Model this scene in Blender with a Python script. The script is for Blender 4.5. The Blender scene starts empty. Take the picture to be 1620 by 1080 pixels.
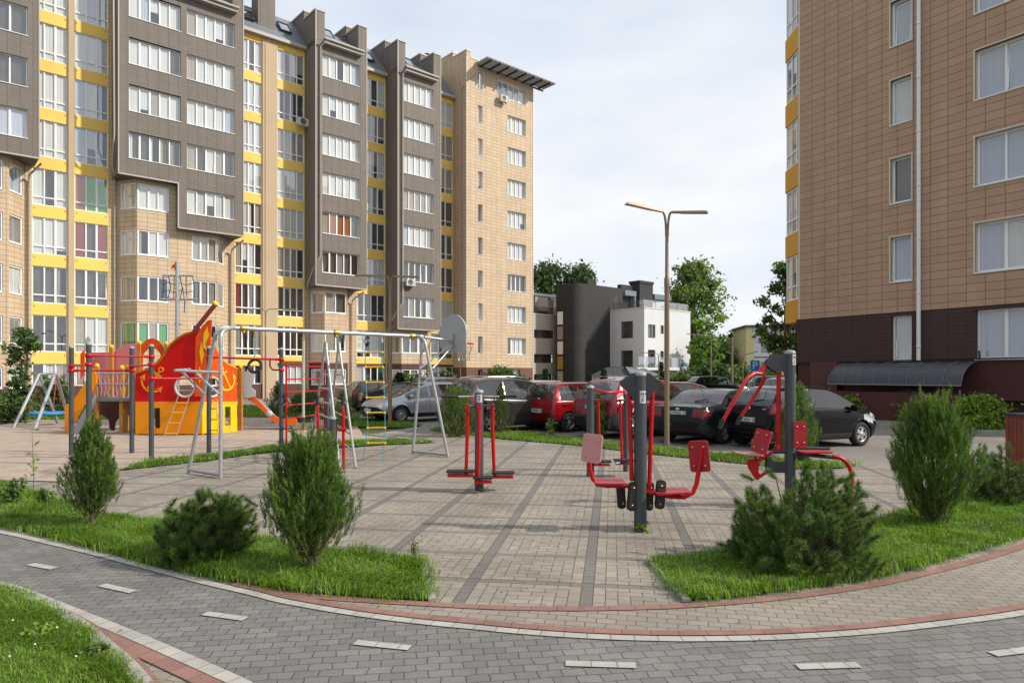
import bpy, bmesh, math, random
import numpy as np
from mathutils import Vector, Matrix
random.seed(7); rng = np.random.default_rng(7)
SC = bpy.context.scene; COL = SC.collection
pi = math.pi
F = 1080.0; CX = 810.0; HY = 591.0; CH = 1.8      # focal length and horizon of the photograph in its own pixels, eye height

def g(px, py, z=0.0):                      # point of the ground
    Y = (CH - z) * F / (py - HY)
    return Vector(((px - CX) / F * Y, Y, z))
def P(px, py, Y): return Vector(((px - CX) / F * Y, Y, CH + (HY - py) / F * Y))

# ------------------------------------------------------------------ materials
MATS = {}
def mat(name, col=(.5, .5, .5), rough=.6, metal=0., var=0., vscale=3., bump=0., bscale=20., island=0., spec=None, coat=0., transl=0.):
    if name in MATS: return MATS[name]
    m = bpy.data.materials.new(name); MATS[name] = m; m.use_nodes = True
    nt = m.node_tree; N = nt.nodes; L = nt.links; b = N['Principled BSDF']
    b.inputs['Base Color'].default_value = (*col, 1); b.inputs['Roughness'].default_value = rough; b.inputs['Metallic'].default_value = metal
    if spec is not None: b.inputs['Specular IOR Level'].default_value = spec
    if coat: b.inputs['Coat Weight'].default_value = coat; b.inputs['Coat Roughness'].default_value = .03
    src = None
    if var or bump: tc = N.new('ShaderNodeTexCoord')
    if var:
        n = N.new('ShaderNodeTexNoise'); n.inputs['Scale'].default_value = vscale; n.inputs['Detail'].default_value = 6
        L.new(tc.outputs['Object'], n.inputs['Vector'])
        mr = N.new('ShaderNodeMapRange'); mr.inputs[1].default_value = .25; mr.inputs[2].default_value = .75; mr.inputs[3].default_value = 1 - var; mr.inputs[4].default_value = 1 + var
        L.new(n.outputs[0], mr.inputs[0]); src = mr.outputs[0]
    if island:
        ge = N.new('ShaderNodeNewGeometry'); mr = N.new('ShaderNodeMapRange'); mr.inputs[3].default_value = 1 - island; mr.inputs[4].default_value = 1 + island
        L.new(ge.outputs['Random Per Island'], mr.inputs[0])
        if src:
            mm = N.new('ShaderNodeMath'); mm.operation = 'MULTIPLY'; L.new(src, mm.inputs[0]); L.new(mr.outputs[0], mm.inputs[1]); src = mm.outputs[0]
        else: src = mr.outputs[0]
    if src:
        vm = N.new('ShaderNodeVectorMath'); vm.operation = 'SCALE'; vm.inputs[0].default_value = col; L.new(src, vm.inputs['Scale']); L.new(vm.outputs[0], b.inputs['Base Color'])
    if bump:
        n = N.new('ShaderNodeTexNoise'); n.inputs['Scale'].default_value = bscale; n.inputs['Detail'].default_value = 8; L.new(tc.outputs['Object'], n.inputs['Vector'])
        bp = N.new('ShaderNodeBump'); bp.inputs['Strength'].default_value = bump; bp.inputs['Distance'].default_value = .02
        L.new(n.outputs[0], bp.inputs['Height']); L.new(bp.outputs[0], b.inputs['Normal'])
    if transl:
        tr = N.new('ShaderNodeBsdfTranslucent'); tr.inputs[0].default_value = (min(1, col[0] * 1.6), min(1, col[1] * 1.7), col[2], 1)
        if src:
            v2 = N.new('ShaderNodeVectorMath'); v2.operation = 'SCALE'; v2.inputs[0].default_value = (col[0] * 1.6, col[1] * 1.7, col[2]); L.new(src, v2.inputs['Scale']); L.new(v2.outputs[0], tr.inputs[0])
        mx = N.new('ShaderNodeMixShader'); mx.inputs[0].default_value = transl
        L.new(b.outputs[0], mx.inputs[1]); L.new(tr.outputs[0], mx.inputs[2]); L.new(mx.outputs[0], N['Material Output'].inputs[0])
    return m

def brickmat(name, c1, c2, cm, bw, rh, mortar, off=.5, rough=.8, bump=.4, coord='UV', rot=0., stain=.12, smooth=.1, offfreq=2, squash=1., bias=0., fine=0., distort=0., vscale=.7, streak=0.):
    if name in MATS: return MATS[name]
    m = bpy.data.materials.new(name); MATS[name] = m; m.use_nodes = True
    nt = m.node_tree; N = nt.nodes; L = nt.links; b = N['Principled BSDF']; b.inputs['Roughness'].default_value = rough
    tc = N.new('ShaderNodeTexCoord'); mp = N.new('ShaderNodeMapping'); mp.inputs['Rotation'].default_value = (0, 0, rot)
    L.new(tc.outputs[coord], mp.inputs[0]); vec = mp.outputs[0]
    if distort:
        dn = N.new('ShaderNodeTexNoise'); dn.inputs['Scale'].default_value = 9.; dn.inputs['Detail'].default_value = 2; L.new(vec, dn.inputs['Vector'])
        sb = N.new('ShaderNodeVectorMath'); sb.operation = 'SUBTRACT'; sb.inputs[1].default_value = (.5, .5, .5); L.new(dn.outputs['Color'], sb.inputs[0])
        sc = N.new('ShaderNodeVectorMath'); sc.operation = 'SCALE'; sc.inputs['Scale'].default_value = distort; L.new(sb.outputs[0], sc.inputs[0])
        ad = N.new('ShaderNodeVectorMath'); ad.operation = 'ADD'; L.new(vec, ad.inputs[0]); L.new(sc.outputs[0], ad.inputs[1]); vec = ad.outputs[0]
    br = N.new('ShaderNodeTexBrick'); br.offset = off; br.offset_frequency = offfreq; br.squash = squash
    br.inputs['Color1'].default_value = (*c1, 1); br.inputs['Color2'].default_value = (*c2, 1); br.inputs['Mortar'].default_value = (*cm, 1)
    br.inputs['Scale'].default_value = 1; br.inputs['Brick Width'].default_value = bw; br.inputs['Row Height'].default_value = rh; br.inputs['Bias'].default_value = bias
    br.inputs['Mortar Size'].default_value = mortar; br.inputs['Mortar Smooth'].default_value = smooth
    L.new(vec, br.inputs['Vector'])
    n = N.new('ShaderNodeTexNoise'); n.inputs['Scale'].default_value = vscale; n.inputs['Detail'].default_value = 8; n.inputs['Roughness'].default_value = .65; L.new(tc.outputs['Object'], n.inputs['Vector'])
    mr = N.new('ShaderNodeMapRange'); mr.inputs[1].default_value = .3; mr.inputs[2].default_value = .7; mr.inputs[3].default_value = 1 - stain; mr.inputs[4].default_value = 1 + stain; L.new(n.outputs[0], mr.inputs[0])
    vm = N.new('ShaderNodeVectorMath'); vm.operation = 'SCALE'; L.new(br.outputs['Color'], vm.inputs[0]); L.new(mr.outputs[0], vm.inputs['Scale'])
    out = vm.outputs[0]
    if streak:
        ms = N.new('ShaderNodeMapping'); ms.inputs['Scale'].default_value = (1.6, 1.6, .12); L.new(tc.outputs['Object'], ms.inputs[0])
        ns = N.new('ShaderNodeTexNoise'); ns.inputs['Scale'].default_value = 1.; ns.inputs['Detail'].default_value = 7; ns.inputs['Roughness'].default_value = .7; L.new(ms.outputs[0], ns.inputs['Vector'])
        rs = N.new('ShaderNodeMapRange'); rs.inputs[1].default_value = .35; rs.inputs[2].default_value = .7; rs.inputs[3].default_value = 1 + streak * .4; rs.inputs[4].default_value = 1 - streak; L.new(ns.outputs[0], rs.inputs[0])
        vs_ = N.new('ShaderNodeVectorMath'); vs_.operation = 'SCALE'; L.new(out, vs_.inputs[0]); L.new(rs.outputs[0], vs_.inputs['Scale']); out = vs_.outputs[0]
    h = N.new('ShaderNodeMath'); h.operation = 'SUBTRACT'; h.inputs[0].default_value = 1; L.new(br.outputs['Fac'], h.inputs[1]); hh = h.outputs[0]
    if fine:
        n2 = N.new('ShaderNodeTexNoise'); n2.inputs['Scale'].default_value = 160; n2.inputs['Detail'].default_value = 3; L.new(tc.outputs['Object'], n2.inputs['Vector'])
        m2 = N.new('ShaderNodeMapRange'); m2.inputs[1].default_value = .3; m2.inputs[2].default_value = .7; m2.inputs[3].default_value = 1 - fine; m2.inputs[4].default_value = 1 + fine; L.new(n2.outputs[0], m2.inputs[0])
        v2 = N.new('ShaderNodeVectorMath'); v2.operation = 'SCALE'; L.new(out, v2.inputs[0]); L.new(m2.outputs[0], v2.inputs['Scale']); out = v2.outputs[0]
        a2 = N.new('ShaderNodeMath'); a2.operation = 'MULTIPLY_ADD'; a2.inputs[1].default_value = .25; L.new(n2.outputs[0], a2.inputs[0]); L.new(hh, a2.inputs[2]); hh = a2.outputs[0]
    L.new(out, b.inputs['Base Color'])
    bp = N.new('ShaderNodeBump'); bp.inputs['Strength'].default_value = bump; bp.inputs['Distance'].default_value = .01
    L.new(hh, bp.inputs['Height']); L.new(bp.outputs[0], b.inputs['Normal'])
    return m

def glassmat(name, refl=.22, tint=(.8, .85, .85)):
    if name in MATS: return MATS[name]
    m = bpy.data.materials.new(name); MATS[name] = m; m.use_nodes = True
    nt = m.node_tree; N = nt.nodes; L = nt.links; N.remove(N['Principled BSDF'])
    t = N.new('ShaderNodeBsdfTransparent'); t.inputs[0].default_value = (*tint, 1)
    gl = N.new('ShaderNodeBsdfGlossy'); gl.inputs['Roughness'].default_value = .01
    n = N.new('ShaderNodeTexNoise'); n.inputs['Scale'].default_value = .8; bp = N.new('ShaderNodeBump'); bp.inputs['Strength'].default_value = .15; bp.inputs['Distance'].default_value = .02
    tc = N.new('ShaderNodeTexCoord'); L.new(tc.outputs['Object'], n.inputs['Vector']); L.new(n.outputs[0], bp.inputs['Height']); L.new(bp.outputs[0], gl.inputs['Normal'])
    fr = N.new('ShaderNodeFresnel'); ge = N.new('ShaderNodeNewGeometry'); io = N.new('ShaderNodeMapRange'); io.inputs[3].default_value = 1.5; io.inputs[4].default_value = 1 / 1.5
    L.new(ge.outputs['Backfacing'], io.inputs[0]); L.new(io.outputs[0], fr.inputs[0])
    ma = N.new('ShaderNodeMath'); ma.operation = 'MULTIPLY_ADD'; ma.use_clamp = True; ma.inputs[1].default_value = 1.; ma.inputs[2].default_value = refl; L.new(fr.outputs[0], ma.inputs[0])
    mx = N.new('ShaderNodeMixShader'); L.new(ma.outputs[0], mx.inputs[0]); L.new(t.outputs[0], mx.inputs[1]); L.new(gl.outputs[0], mx.inputs[2]); L.new(mx.outputs[0], N['Material Output'].inputs[0])
    return m

WHITE = mat('white_plastic', (.86, .86, .86), .4)
GLASS = glassmat('window_glass', .20, (.96, .98, .98))
CLEAR = glassmat('clear_glass', .25, (.97, .99, .99))
CARGLASS = glassmat('car_glass', .10, (.55, .58, .58))
RED = mat('red_paint', (.46, .004, .010), .35, coat=.15, var=.14, vscale=6, spec=.3)
RED2 = mat('red_pad', (.36, .012, .02), .45, var=.08)
GREY = mat('dark_grey_paint', (.055, .062, .07), .4, var=.1, bump=.05, bscale=60)
PLATE = mat('charcoal_plate', (.035, .035, .04), .45)
STEEL = mat('galvanised_steel', (.42, .43, .44), .42, metal=.55, var=.12, vscale=12)
BLACK = mat('black_rubber', (.015, .015, .015), .7)
GOLD = mat('brass_clamp', (.55, .36, .08), .35, metal=.8)
LAMP = mat('bronze_paint', (.22, .155, .09), .4, metal=.35, var=.08)
ORANGE = mat('orange_board', (.78, .26, .005), .55, var=.08, spec=.2)
YELLOWB = mat('yellow_board', (.82, .48, .01), .55, var=.08, spec=.2)
REDB = mat('red_board', (.56, .006, .005), .55, var=.10, spec=.15)
REDOR = mat('red_orange_board', (.74, .08, .005), .55, var=.08, spec=.2)
WOOD = mat('orange_timber', (.50, .20, .03), .55, var=.15, vscale=8)
BROWNB = mat('brown_board', (.09, .03, .015), .6, var=.1)
TRUNK = mat('bark', (.13, .09, .06), .9, var=.3, vscale=15, bump=.5, bscale=30)
SOIL = mat('soil', (.10, .08, .055), .95, var=.3, bump=.5)
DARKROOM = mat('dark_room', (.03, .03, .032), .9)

# ------------------------------------------------------------------ mesh builder
class MB:
    def __init__(s): s.v = []; s.f = []; s.m = []; s.uv = []; s.sm = []
    def face(s, pts, m=0, uv=None, smooth=False):
        b = len(s.v); s.v.extend([tuple(p) for p in pts]); s.f.append(list(range(b, b + len(pts)))); s.m.append(m); s.sm.append(smooth)
        if uv is None: uv = [(p[0] + p[1], p[2]) for p in pts]
        s.uv.append(uv)
    def mesh(s, V, Fc, m=0, smooth=False, M=None):
        b = len(s.v)
        if M is not None: V = [M @ Vector(p) for p in V]
        V = [tuple(p) for p in V]; s.v.extend(V)
        for f in Fc:
            s.f.append([i + b for i in f]); s.m.append(m); s.sm.append(smooth)
            s.uv.append([(V[i][0] + V[i][1], V[i][2]) for i in f])
    def box(s, c, d, m=0, rz=0., M=None):
        x, y, z = d[0] / 2, d[1] / 2, d[2] / 2
        V = [(-x, -y, -z), (x, -y, -z), (x, y, -z), (-x, y, -z), (-x, -y, z), (x, -y, z), (x, y, z), (-x, y, z)]
        T = Matrix.Translation(c) @ Matrix.Rotation(rz, 4, 'Z')
        if M is not None: T = M @ T
        s.mesh(V, [(0, 3, 2, 1), (4, 5, 6, 7), (0, 1, 5, 4), (1, 2, 6, 5), (2, 3, 7, 6), (3, 0, 4, 7)], m, False, T)
    def bb(s, a, b, m=0, M=None): s.box([(a[i] + b[i]) / 2 for i in range(3)], [abs(b[i] - a[i]) for i in range(3)], m, 0, M)
    def tube(s, pts, r, m=0, seg=10, cap=True, rads=None, M=None):
        pts = [Vector(p) for p in pts]; n = len(pts); V = []; Fc = []
        t0 = (pts[1] - pts[0]).normalized(); up = Vector((0, 0, 1)) if abs(t0.z) < .9 else Vector((1, 0, 0))
        a = t0.cross(up).normalized()
        for i, p in enumerate(pts):
            t = ((pts[min(i + 1, n - 1)] - pts[max(i - 1, 0)])).normalized()
            a = (a - t * a.dot(t)).normalized(); b = t.cross(a)
            rr = rads[i] if rads else r
            for k in range(seg):
                th = 2 * pi * k / seg; V.append(p + a * (rr * math.cos(th)) + b * (rr * math.sin(th)))
        for i in range(n - 1):
            for k in range(seg): Fc.append((i * seg + k, i * seg + (k + 1) % seg, (i + 1) * seg + (k + 1) % seg, (i + 1) * seg + k))
        s.mesh(V, Fc, m, True, M)
        if cap:
            s.mesh(V[:seg][::-1], [tuple(range(seg))], m, False, M); s.mesh(V[-seg:], [tuple(range(seg))], m, False, M)
    def lathe(s, prof, m=0, seg=20, M=None, smooth=True):      # prof: (r,z)
        V = []; Fc = []
        for (r, z) in prof:
            for k in range(seg): th = 2 * pi * k / seg; V.append((r * math.cos(th), r * math.sin(th), z))
        for i in range(len(prof) - 1):
            for k in range(seg): Fc.append((i * seg + k, i * seg + (k + 1) % seg, (i + 1) * seg + (k + 1) % seg, (i + 1) * seg + k))
        s.mesh(V, Fc, m, smooth, M)
    def prism(s, poly, t, m=0, M=None, side=None):      # poly in local xz, extruded along y by t
        n = len(poly); V = [(p[0], 0, p[1]) for p in poly] + [(p[0], t, p[1]) for p in poly]
        s.mesh(V, [tuple(range(n)), tuple(range(2 * n - 1, n - 1, -1))], m, False, M)
        s.mesh(V, [((i + 1) % n, i, n + i, n + (i + 1) % n) for i in range(n)], m if side is None else side, False, M)
    def vprism(s, poly, z0, z1, m=0):      # plan polygon (ccw) extruded up
        n = len(poly); V = [(p[0], p[1], z0) for p in poly] + [(p[0], p[1], z1) for p in poly]
        s.mesh(V, [tuple(range(n - 1, -1, -1)), tuple(range(n, 2 * n))], m)
        for i in range(n):
            j = (i + 1) % n; a = poly[i]; b = poly[j]; l = math.hypot(b[0] - a[0], b[1] - a[1])
            s.face([(*a, z0), (*b, z0), (*b, z1), (*a, z1)], m, [(0, z0), (l, z0), (l, z1), (0, z1)])
    def build(s, name, mats, parent=None, loc=None, link=True):
        if not isinstance(mats, (list, tuple)): mats = [mats]
        me = bpy.data.meshes.new(name); me.from_pydata(s.v, [], s.f)
        for m in mats: me.materials.append(m)
        me.polygons.foreach_set('material_index', s.m); me.polygons.foreach_set('use_smooth', s.sm)
        uvl = me.uv_layers.new(name='UVMap'); flat = [c for f in s.uv for p in f for c in p]; uvl.data.foreach_set('uv', flat)
        me.update()
        o = bpy.data.objects.new(name, me)
        COL.objects.link(o)
        if parent: o.parent = parent
        if loc: o.location = loc
        return o

def tag(o, label=None, cat=None, group=None, kind=None):
    if label: o['label'] = label
    if cat: o['category'] = cat
    if group: o['group'] = group
    if kind: o['kind'] = kind
    return o
def thing(name, label, cat, loc=(0, 0, 0), rz=0., group=None):
    o = bpy.data.objects.new(name, None); COL.objects.link(o); o.location = loc; o.rotation_euler = (0, 0, rz); o.empty_display_size = .2
    return tag(o, label, cat, group)
def bez(a, b, c, n=8):
    a, b, c = Vector(a), Vector(b), Vector(c)
    return [(a * (1 - t) ** 2 + b * 2 * t * (1 - t) + c * t * t) for t in [i / n for i in range(n + 1)]]
def rounded(w, h, r, n=4, cx=0, cz=0):
    out = []
    for (sx, sz, a0) in ((1, -1, -pi / 2), (1, 1, 0), (-1, 1, pi / 2), (-1, -1, pi)):
        for i in range(n + 1):
            a = a0 + pi / 2 * i / n; out.append((cx + sx * (w / 2 - r) + r * math.cos(a), cz + sz * (h / 2 - r) + r * math.sin(a)))
    return out
def npmesh(name, V, Fc, mats, parent=None, mi=None, smooth=False):
    me = bpy.data.meshes.new(name); V = np.asarray(V, dtype=np.float32); Fc = np.asarray(Fc, dtype=np.int32); k = Fc.shape[1]
    me.vertices.add(len(V)); me.vertices.foreach_set('co', V.ravel()); me.loops.add(Fc.size); me.loops.foreach_set('vertex_index', Fc.ravel())
    me.polygons.add(len(Fc)); me.polygons.foreach_set('loop_start', np.arange(0, Fc.size, k, dtype=np.int32))
    if not isinstance(mats, (list, tuple)): mats = [mats]
    for m in mats: me.materials.append(m)
    if mi is not None: me.polygons.foreach_set('material_index', np.asarray(mi, dtype=np.int32))
    me.update(calc_edges=True); me.validate()
    o = bpy.data.objects.new(name, me); COL.objects.link(o)
    if parent: o.parent = parent
    return o
def text_mesh(name, txt, size, m, parent, M, align='CENTER', depth=.002):
    cu = bpy.data.curves.new(name, 'FONT'); cu.body = txt; cu.size = size; cu.align_x = align; cu.align_y = 'CENTER'; cu.extrude = depth
    to = bpy.data.objects.new(name + '_curve', cu); COL.objects.link(to); bpy.context.view_layer.update()
    me = bpy.data.meshes.new_from_object(to); bpy.data.objects.remove(to); bpy.data.curves.remove(cu)
    me.materials.clear(); me.materials.append(m)
    o = bpy.data.objects.new(name, me); COL.objects.link(o); o.parent = parent; o.matrix_local = M
    return o

# ------------------------------------------------------------------ camera, light, sky
cam = bpy.data.cameras.new('camera'); co = bpy.data.objects.new('camera', cam); COL.objects.link(co); SC.camera = co
co.location = (0, 0, CH); co.rotation_euler = (pi / 2, 0, 0); cam.lens = 24; cam.sensor_width = 36; cam.shift_y = 51 / 1620; cam.clip_end = 3000; cam.clip_start = .05
SUN_EL = math.radians(36); S = Vector((1, -.14, 0)).normalized() * math.cos(SUN_EL); S.z = math.sin(SUN_EL)
sl = bpy.data.lights.new('sun', 'SUN'); sl.energy = 3.8; sl.angle = math.radians(2.0); sl.color = (1, .92, .80)
so = bpy.data.objects.new('sun', sl); COL.objects.link(so); so.rotation_euler = S.to_track_quat('Z', 'Y').to_euler(); so.location = (30, -10, 40)
w = bpy.data.worlds.new('World'); SC.world = w; w.use_nodes = True; N = w.node_tree.nodes; L = w.node_tree.links
bg = N['Background']; sky = N.new('ShaderNodeTexSky'); sky.sky_type = 'NISHITA'; sky.sun_disc = False; sky.sun_elevation = SUN_EL; sky.sun_rotation = math.atan2(S.x, S.y)
sky.air_density = 1; sky.dust_density = 2
tc = N.new('ShaderNodeTexCoord'); mp = N.new('ShaderNodeMapping'); mp.inputs['Scale'].default_value = (1, 1, 3.2); L.new(tc.outputs['Generated'], mp.inputs[0])
no = N.new('ShaderNodeTexNoise'); no.inputs['Scale'].default_value = 1.6; no.inputs['Detail'].default_value = 7; no.inputs['Roughness'].default_value = .5; L.new(mp.outputs[0], no.inputs['Vector'])
cr = N.new('ShaderNodeMapRange'); cr.inputs[1].default_value = .3; cr.inputs[2].default_value = .62; cr.inputs[3].default_value = .86; cr.inputs[4].default_value = .98; L.new(no.outputs[0], cr.inputs[0])
no2 = N.new('ShaderNodeTexNoise'); no2.inputs['Scale'].default_value = 2.3; no2.inputs['Detail'].default_value = 6; L.new(mp.outputs[0], no2.inputs['Vector'])
c2 = N.new('ShaderNodeMix'); c2.data_type = 'RGBA'; c2.inputs[6].default_value = (7.3, 8.2, 9.6, 1); c2.inputs[7].default_value = (10.0, 10.1, 10.2, 1)
mr2 = N.new('ShaderNodeMapRange'); mr2.inputs[1].default_value = .35; mr2.inputs[2].default_value = .65; L.new(no2.outputs[0], mr2.inputs[0]); L.new(mr2.outputs[0], c2.inputs[0])
mx = N.new('ShaderNodeMix'); mx.data_type = 'RGBA'; L.new(cr.outputs[0], mx.inputs[0]); L.new(sky.outputs[0], mx.inputs[6]); L.new(c2.outputs[2], mx.inputs[7])
# the hazy sky is dimmer on the side away from the sun
dt = N.new('ShaderNodeVectorMath'); dt.operation = 'DOT_PRODUCT'; dt.inputs[1].default_value = (S.x, S.y, 0); L.new(tc.outputs['Generated'], dt.inputs[0])
dm = N.new('ShaderNodeMapRange'); dm.interpolation_type = 'SMOOTHSTEP'; dm.inputs[1].default_value = -.80; dm.inputs[2].default_value = -.28; dm.inputs[3].default_value = .52; dm.inputs[4].default_value = 1.0; L.new(dt.outputs['Value'], dm.inputs[0])
sm_ = N.new('ShaderNodeVectorMath'); sm_.operation = 'SCALE'; L.new(mx.outputs[2], sm_.inputs[0]); L.new(dm.outputs[0], sm_.inputs['Scale'])
L.new(sm_.outputs[0], bg.inputs[0]); bg.inputs[1].default_value = .083
SC.view_settings.view_transform = 'Standard'; SC.view_settings.look = 'None'; SC.view_settings.exposure = 0.28; SC.view_settings.gamma = 1
SC.cycles.max_bounces = 6; SC.cycles.transparent_max_bounces = 24; SC.cycles.diffuse_bounces = 3; SC.cycles.glossy_bounces = 3; SC.cycles.caustics_reflective = False; SC.cycles.caustics_refractive = False
# ------------------------------------------------------------------ ground
def poly(name, pts, z, m, label=None):
    mb = MB(); q = [(p[0], p[1], z) for p in pts]
    mb.face(q, 0, [(p[0], p[1]) for p in q]); o = mb.build(name, m); o.data.update()
    bm = bmesh.new(); bm.from_mesh(o.data)
    bmesh.ops.triangulate(bm, faces=bm.faces[:], ngon_method='EAR_CLIP')
    for f in bm.faces:
        if f.normal.z < 0: f.normal_flip()
    bm.to_mesh(o.data); bm.free()
    return tag(o, label, kind='structure')
def smooth_curve(pts, n=6):
    pts = [Vector((p[0], p[1], 0)) for p in pts]; out = []
    for i in range(len(pts) - 1):
        p0 = pts[max(i - 1, 0)]; p1 = pts[i]; p2 = pts[i + 1]; p3 = pts[min(i + 2, len(pts) - 1)]
        for k in range(n):
            t = k / n; out.append(.5 * ((2 * p1) + (p2 - p0) * t + (2 * p0 - 5 * p1 + 4 * p2 - p3) * t * t + (3 * p1 - p0 - 3 * p2 + p3) * t ** 3))
    out.append(pts[-1]); return out
def ribbon(name, cv, w, z, m, off=0., kind='structure'):
    mb = MB(); s = 0; L_ = []
    for i, p in enumerate(cv):
        t = (cv[min(i + 1, len(cv) - 1)] - cv[max(i - 1, 0)]).normalized(); nn = Vector((-t.y, t.x, 0))
        if i: s += (cv[i] - cv[i - 1]).length
        L_.append((p + nn * (off + w / 2), p + nn * (off - w / 2), s))
    for a, b in zip(L_, L_[1:]):
        mb.face([(a[1].x, a[1].y, z), (b[1].x, b[1].y, z), (b[0].x, b[0].y, z), (a[0].x, a[0].y, z)], 0, [(a[2], 0), (b[2], 0), (b[2], w), (a[2], w)])
    return tag(mb.build(name, m), kind=kind)

W1 = smooth_curve([g(*p) for p in [(-300, 802), (-140, 819), (0, 843), (80, 861), (163, 881), (244, 903), (326, 924), (399, 941), (441, 952), (523, 967), (604, 979), (686, 988.5), (759, 995.5), (814, 1001), (909, 1008), (1003, 1012), (1100, 1013.5), (1241, 1010.5), (1381, 1001.5), (1522, 985.5), (1620, 972), (1760, 945), (1950, 905)]])
R2 = smooth_curve([g(*p) for p in [(399, 930), (441, 938), (523, 947), (604, 952.5), (686, 957), (759, 961), (877, 964), (1003, 962.5), (1100, 958), (1241, 946), (1381, 926), (1466, 907), (1557, 884), (1620, 864), (1720, 835), (1900, 800)]])
W2 = smooth_curve([g(*p) for p in [(-260, 865), (-120, 893), (0, 924), (41, 937), (122, 969), (204, 1002), (285, 1037), (346, 1064), (400, 1090), (560, 1180), (800, 1400), (1000, 1900)]])
RNG1 = dict(rough=.85)
M_PATH = brickmat('grey_path_pavers', (.142, .134, .126), (.185, .175, .165), (.055, .052, .048), .145, .097, .0038, rot=math.radians(-8), bump=.5, coord='Object', fine=.22, stain=.2, distort=.035, vscale=1.3)
M_WALK = brickmat('beige_walk_pavers', (.275, .238, .195), (.225, .197, .163), (.10, .09, .072), .145, .097, .0042, rot=math.radians(12), bump=.5, coord='Object', fine=.15, stain=.14, distort=.03)
M_ROAD = brickmat('courtyard_pavers', (.21, .187, .17), (.25, .222, .20), (.09, .09, .08), .20, .10, .006, rot=math.radians(40), bump=.4, coord='Object', stain=.22, vscale=.35)
M_WLINE = brickmat('white_line_pavers', (.40, .375, .345), (.345, .325, .30), (.2, .19, .17), .16, 5, .005, off=0, bump=.4, fine=.12, stain=.15, vscale=4)
M_RLINE = brickmat('red_line_pavers', (.215, .115, .09), (.26, .14, .11), (.15, .08, .06), .2, 5, .005, off=0, bump=.4, fine=.14, stain=.18, vscale=4)
M_KERB = brickmat('concrete_kerb', (.33, .31, .28), (.30, .28, .25), (.12, .11, .1), 1.0, 9, .006, off=0, bump=.4, fine=.14, stain=.25, vscale=3)
M_GRASSB = mat('turf_ground', (.05, .085, .02), .95, var=.4, vscale=6, bump=.6, bscale=40)
M_SAND = mat('playground_sand', (.36, .285, .23), .95, var=.2, vscale=2.5, bump=1., bscale=9)
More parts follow.
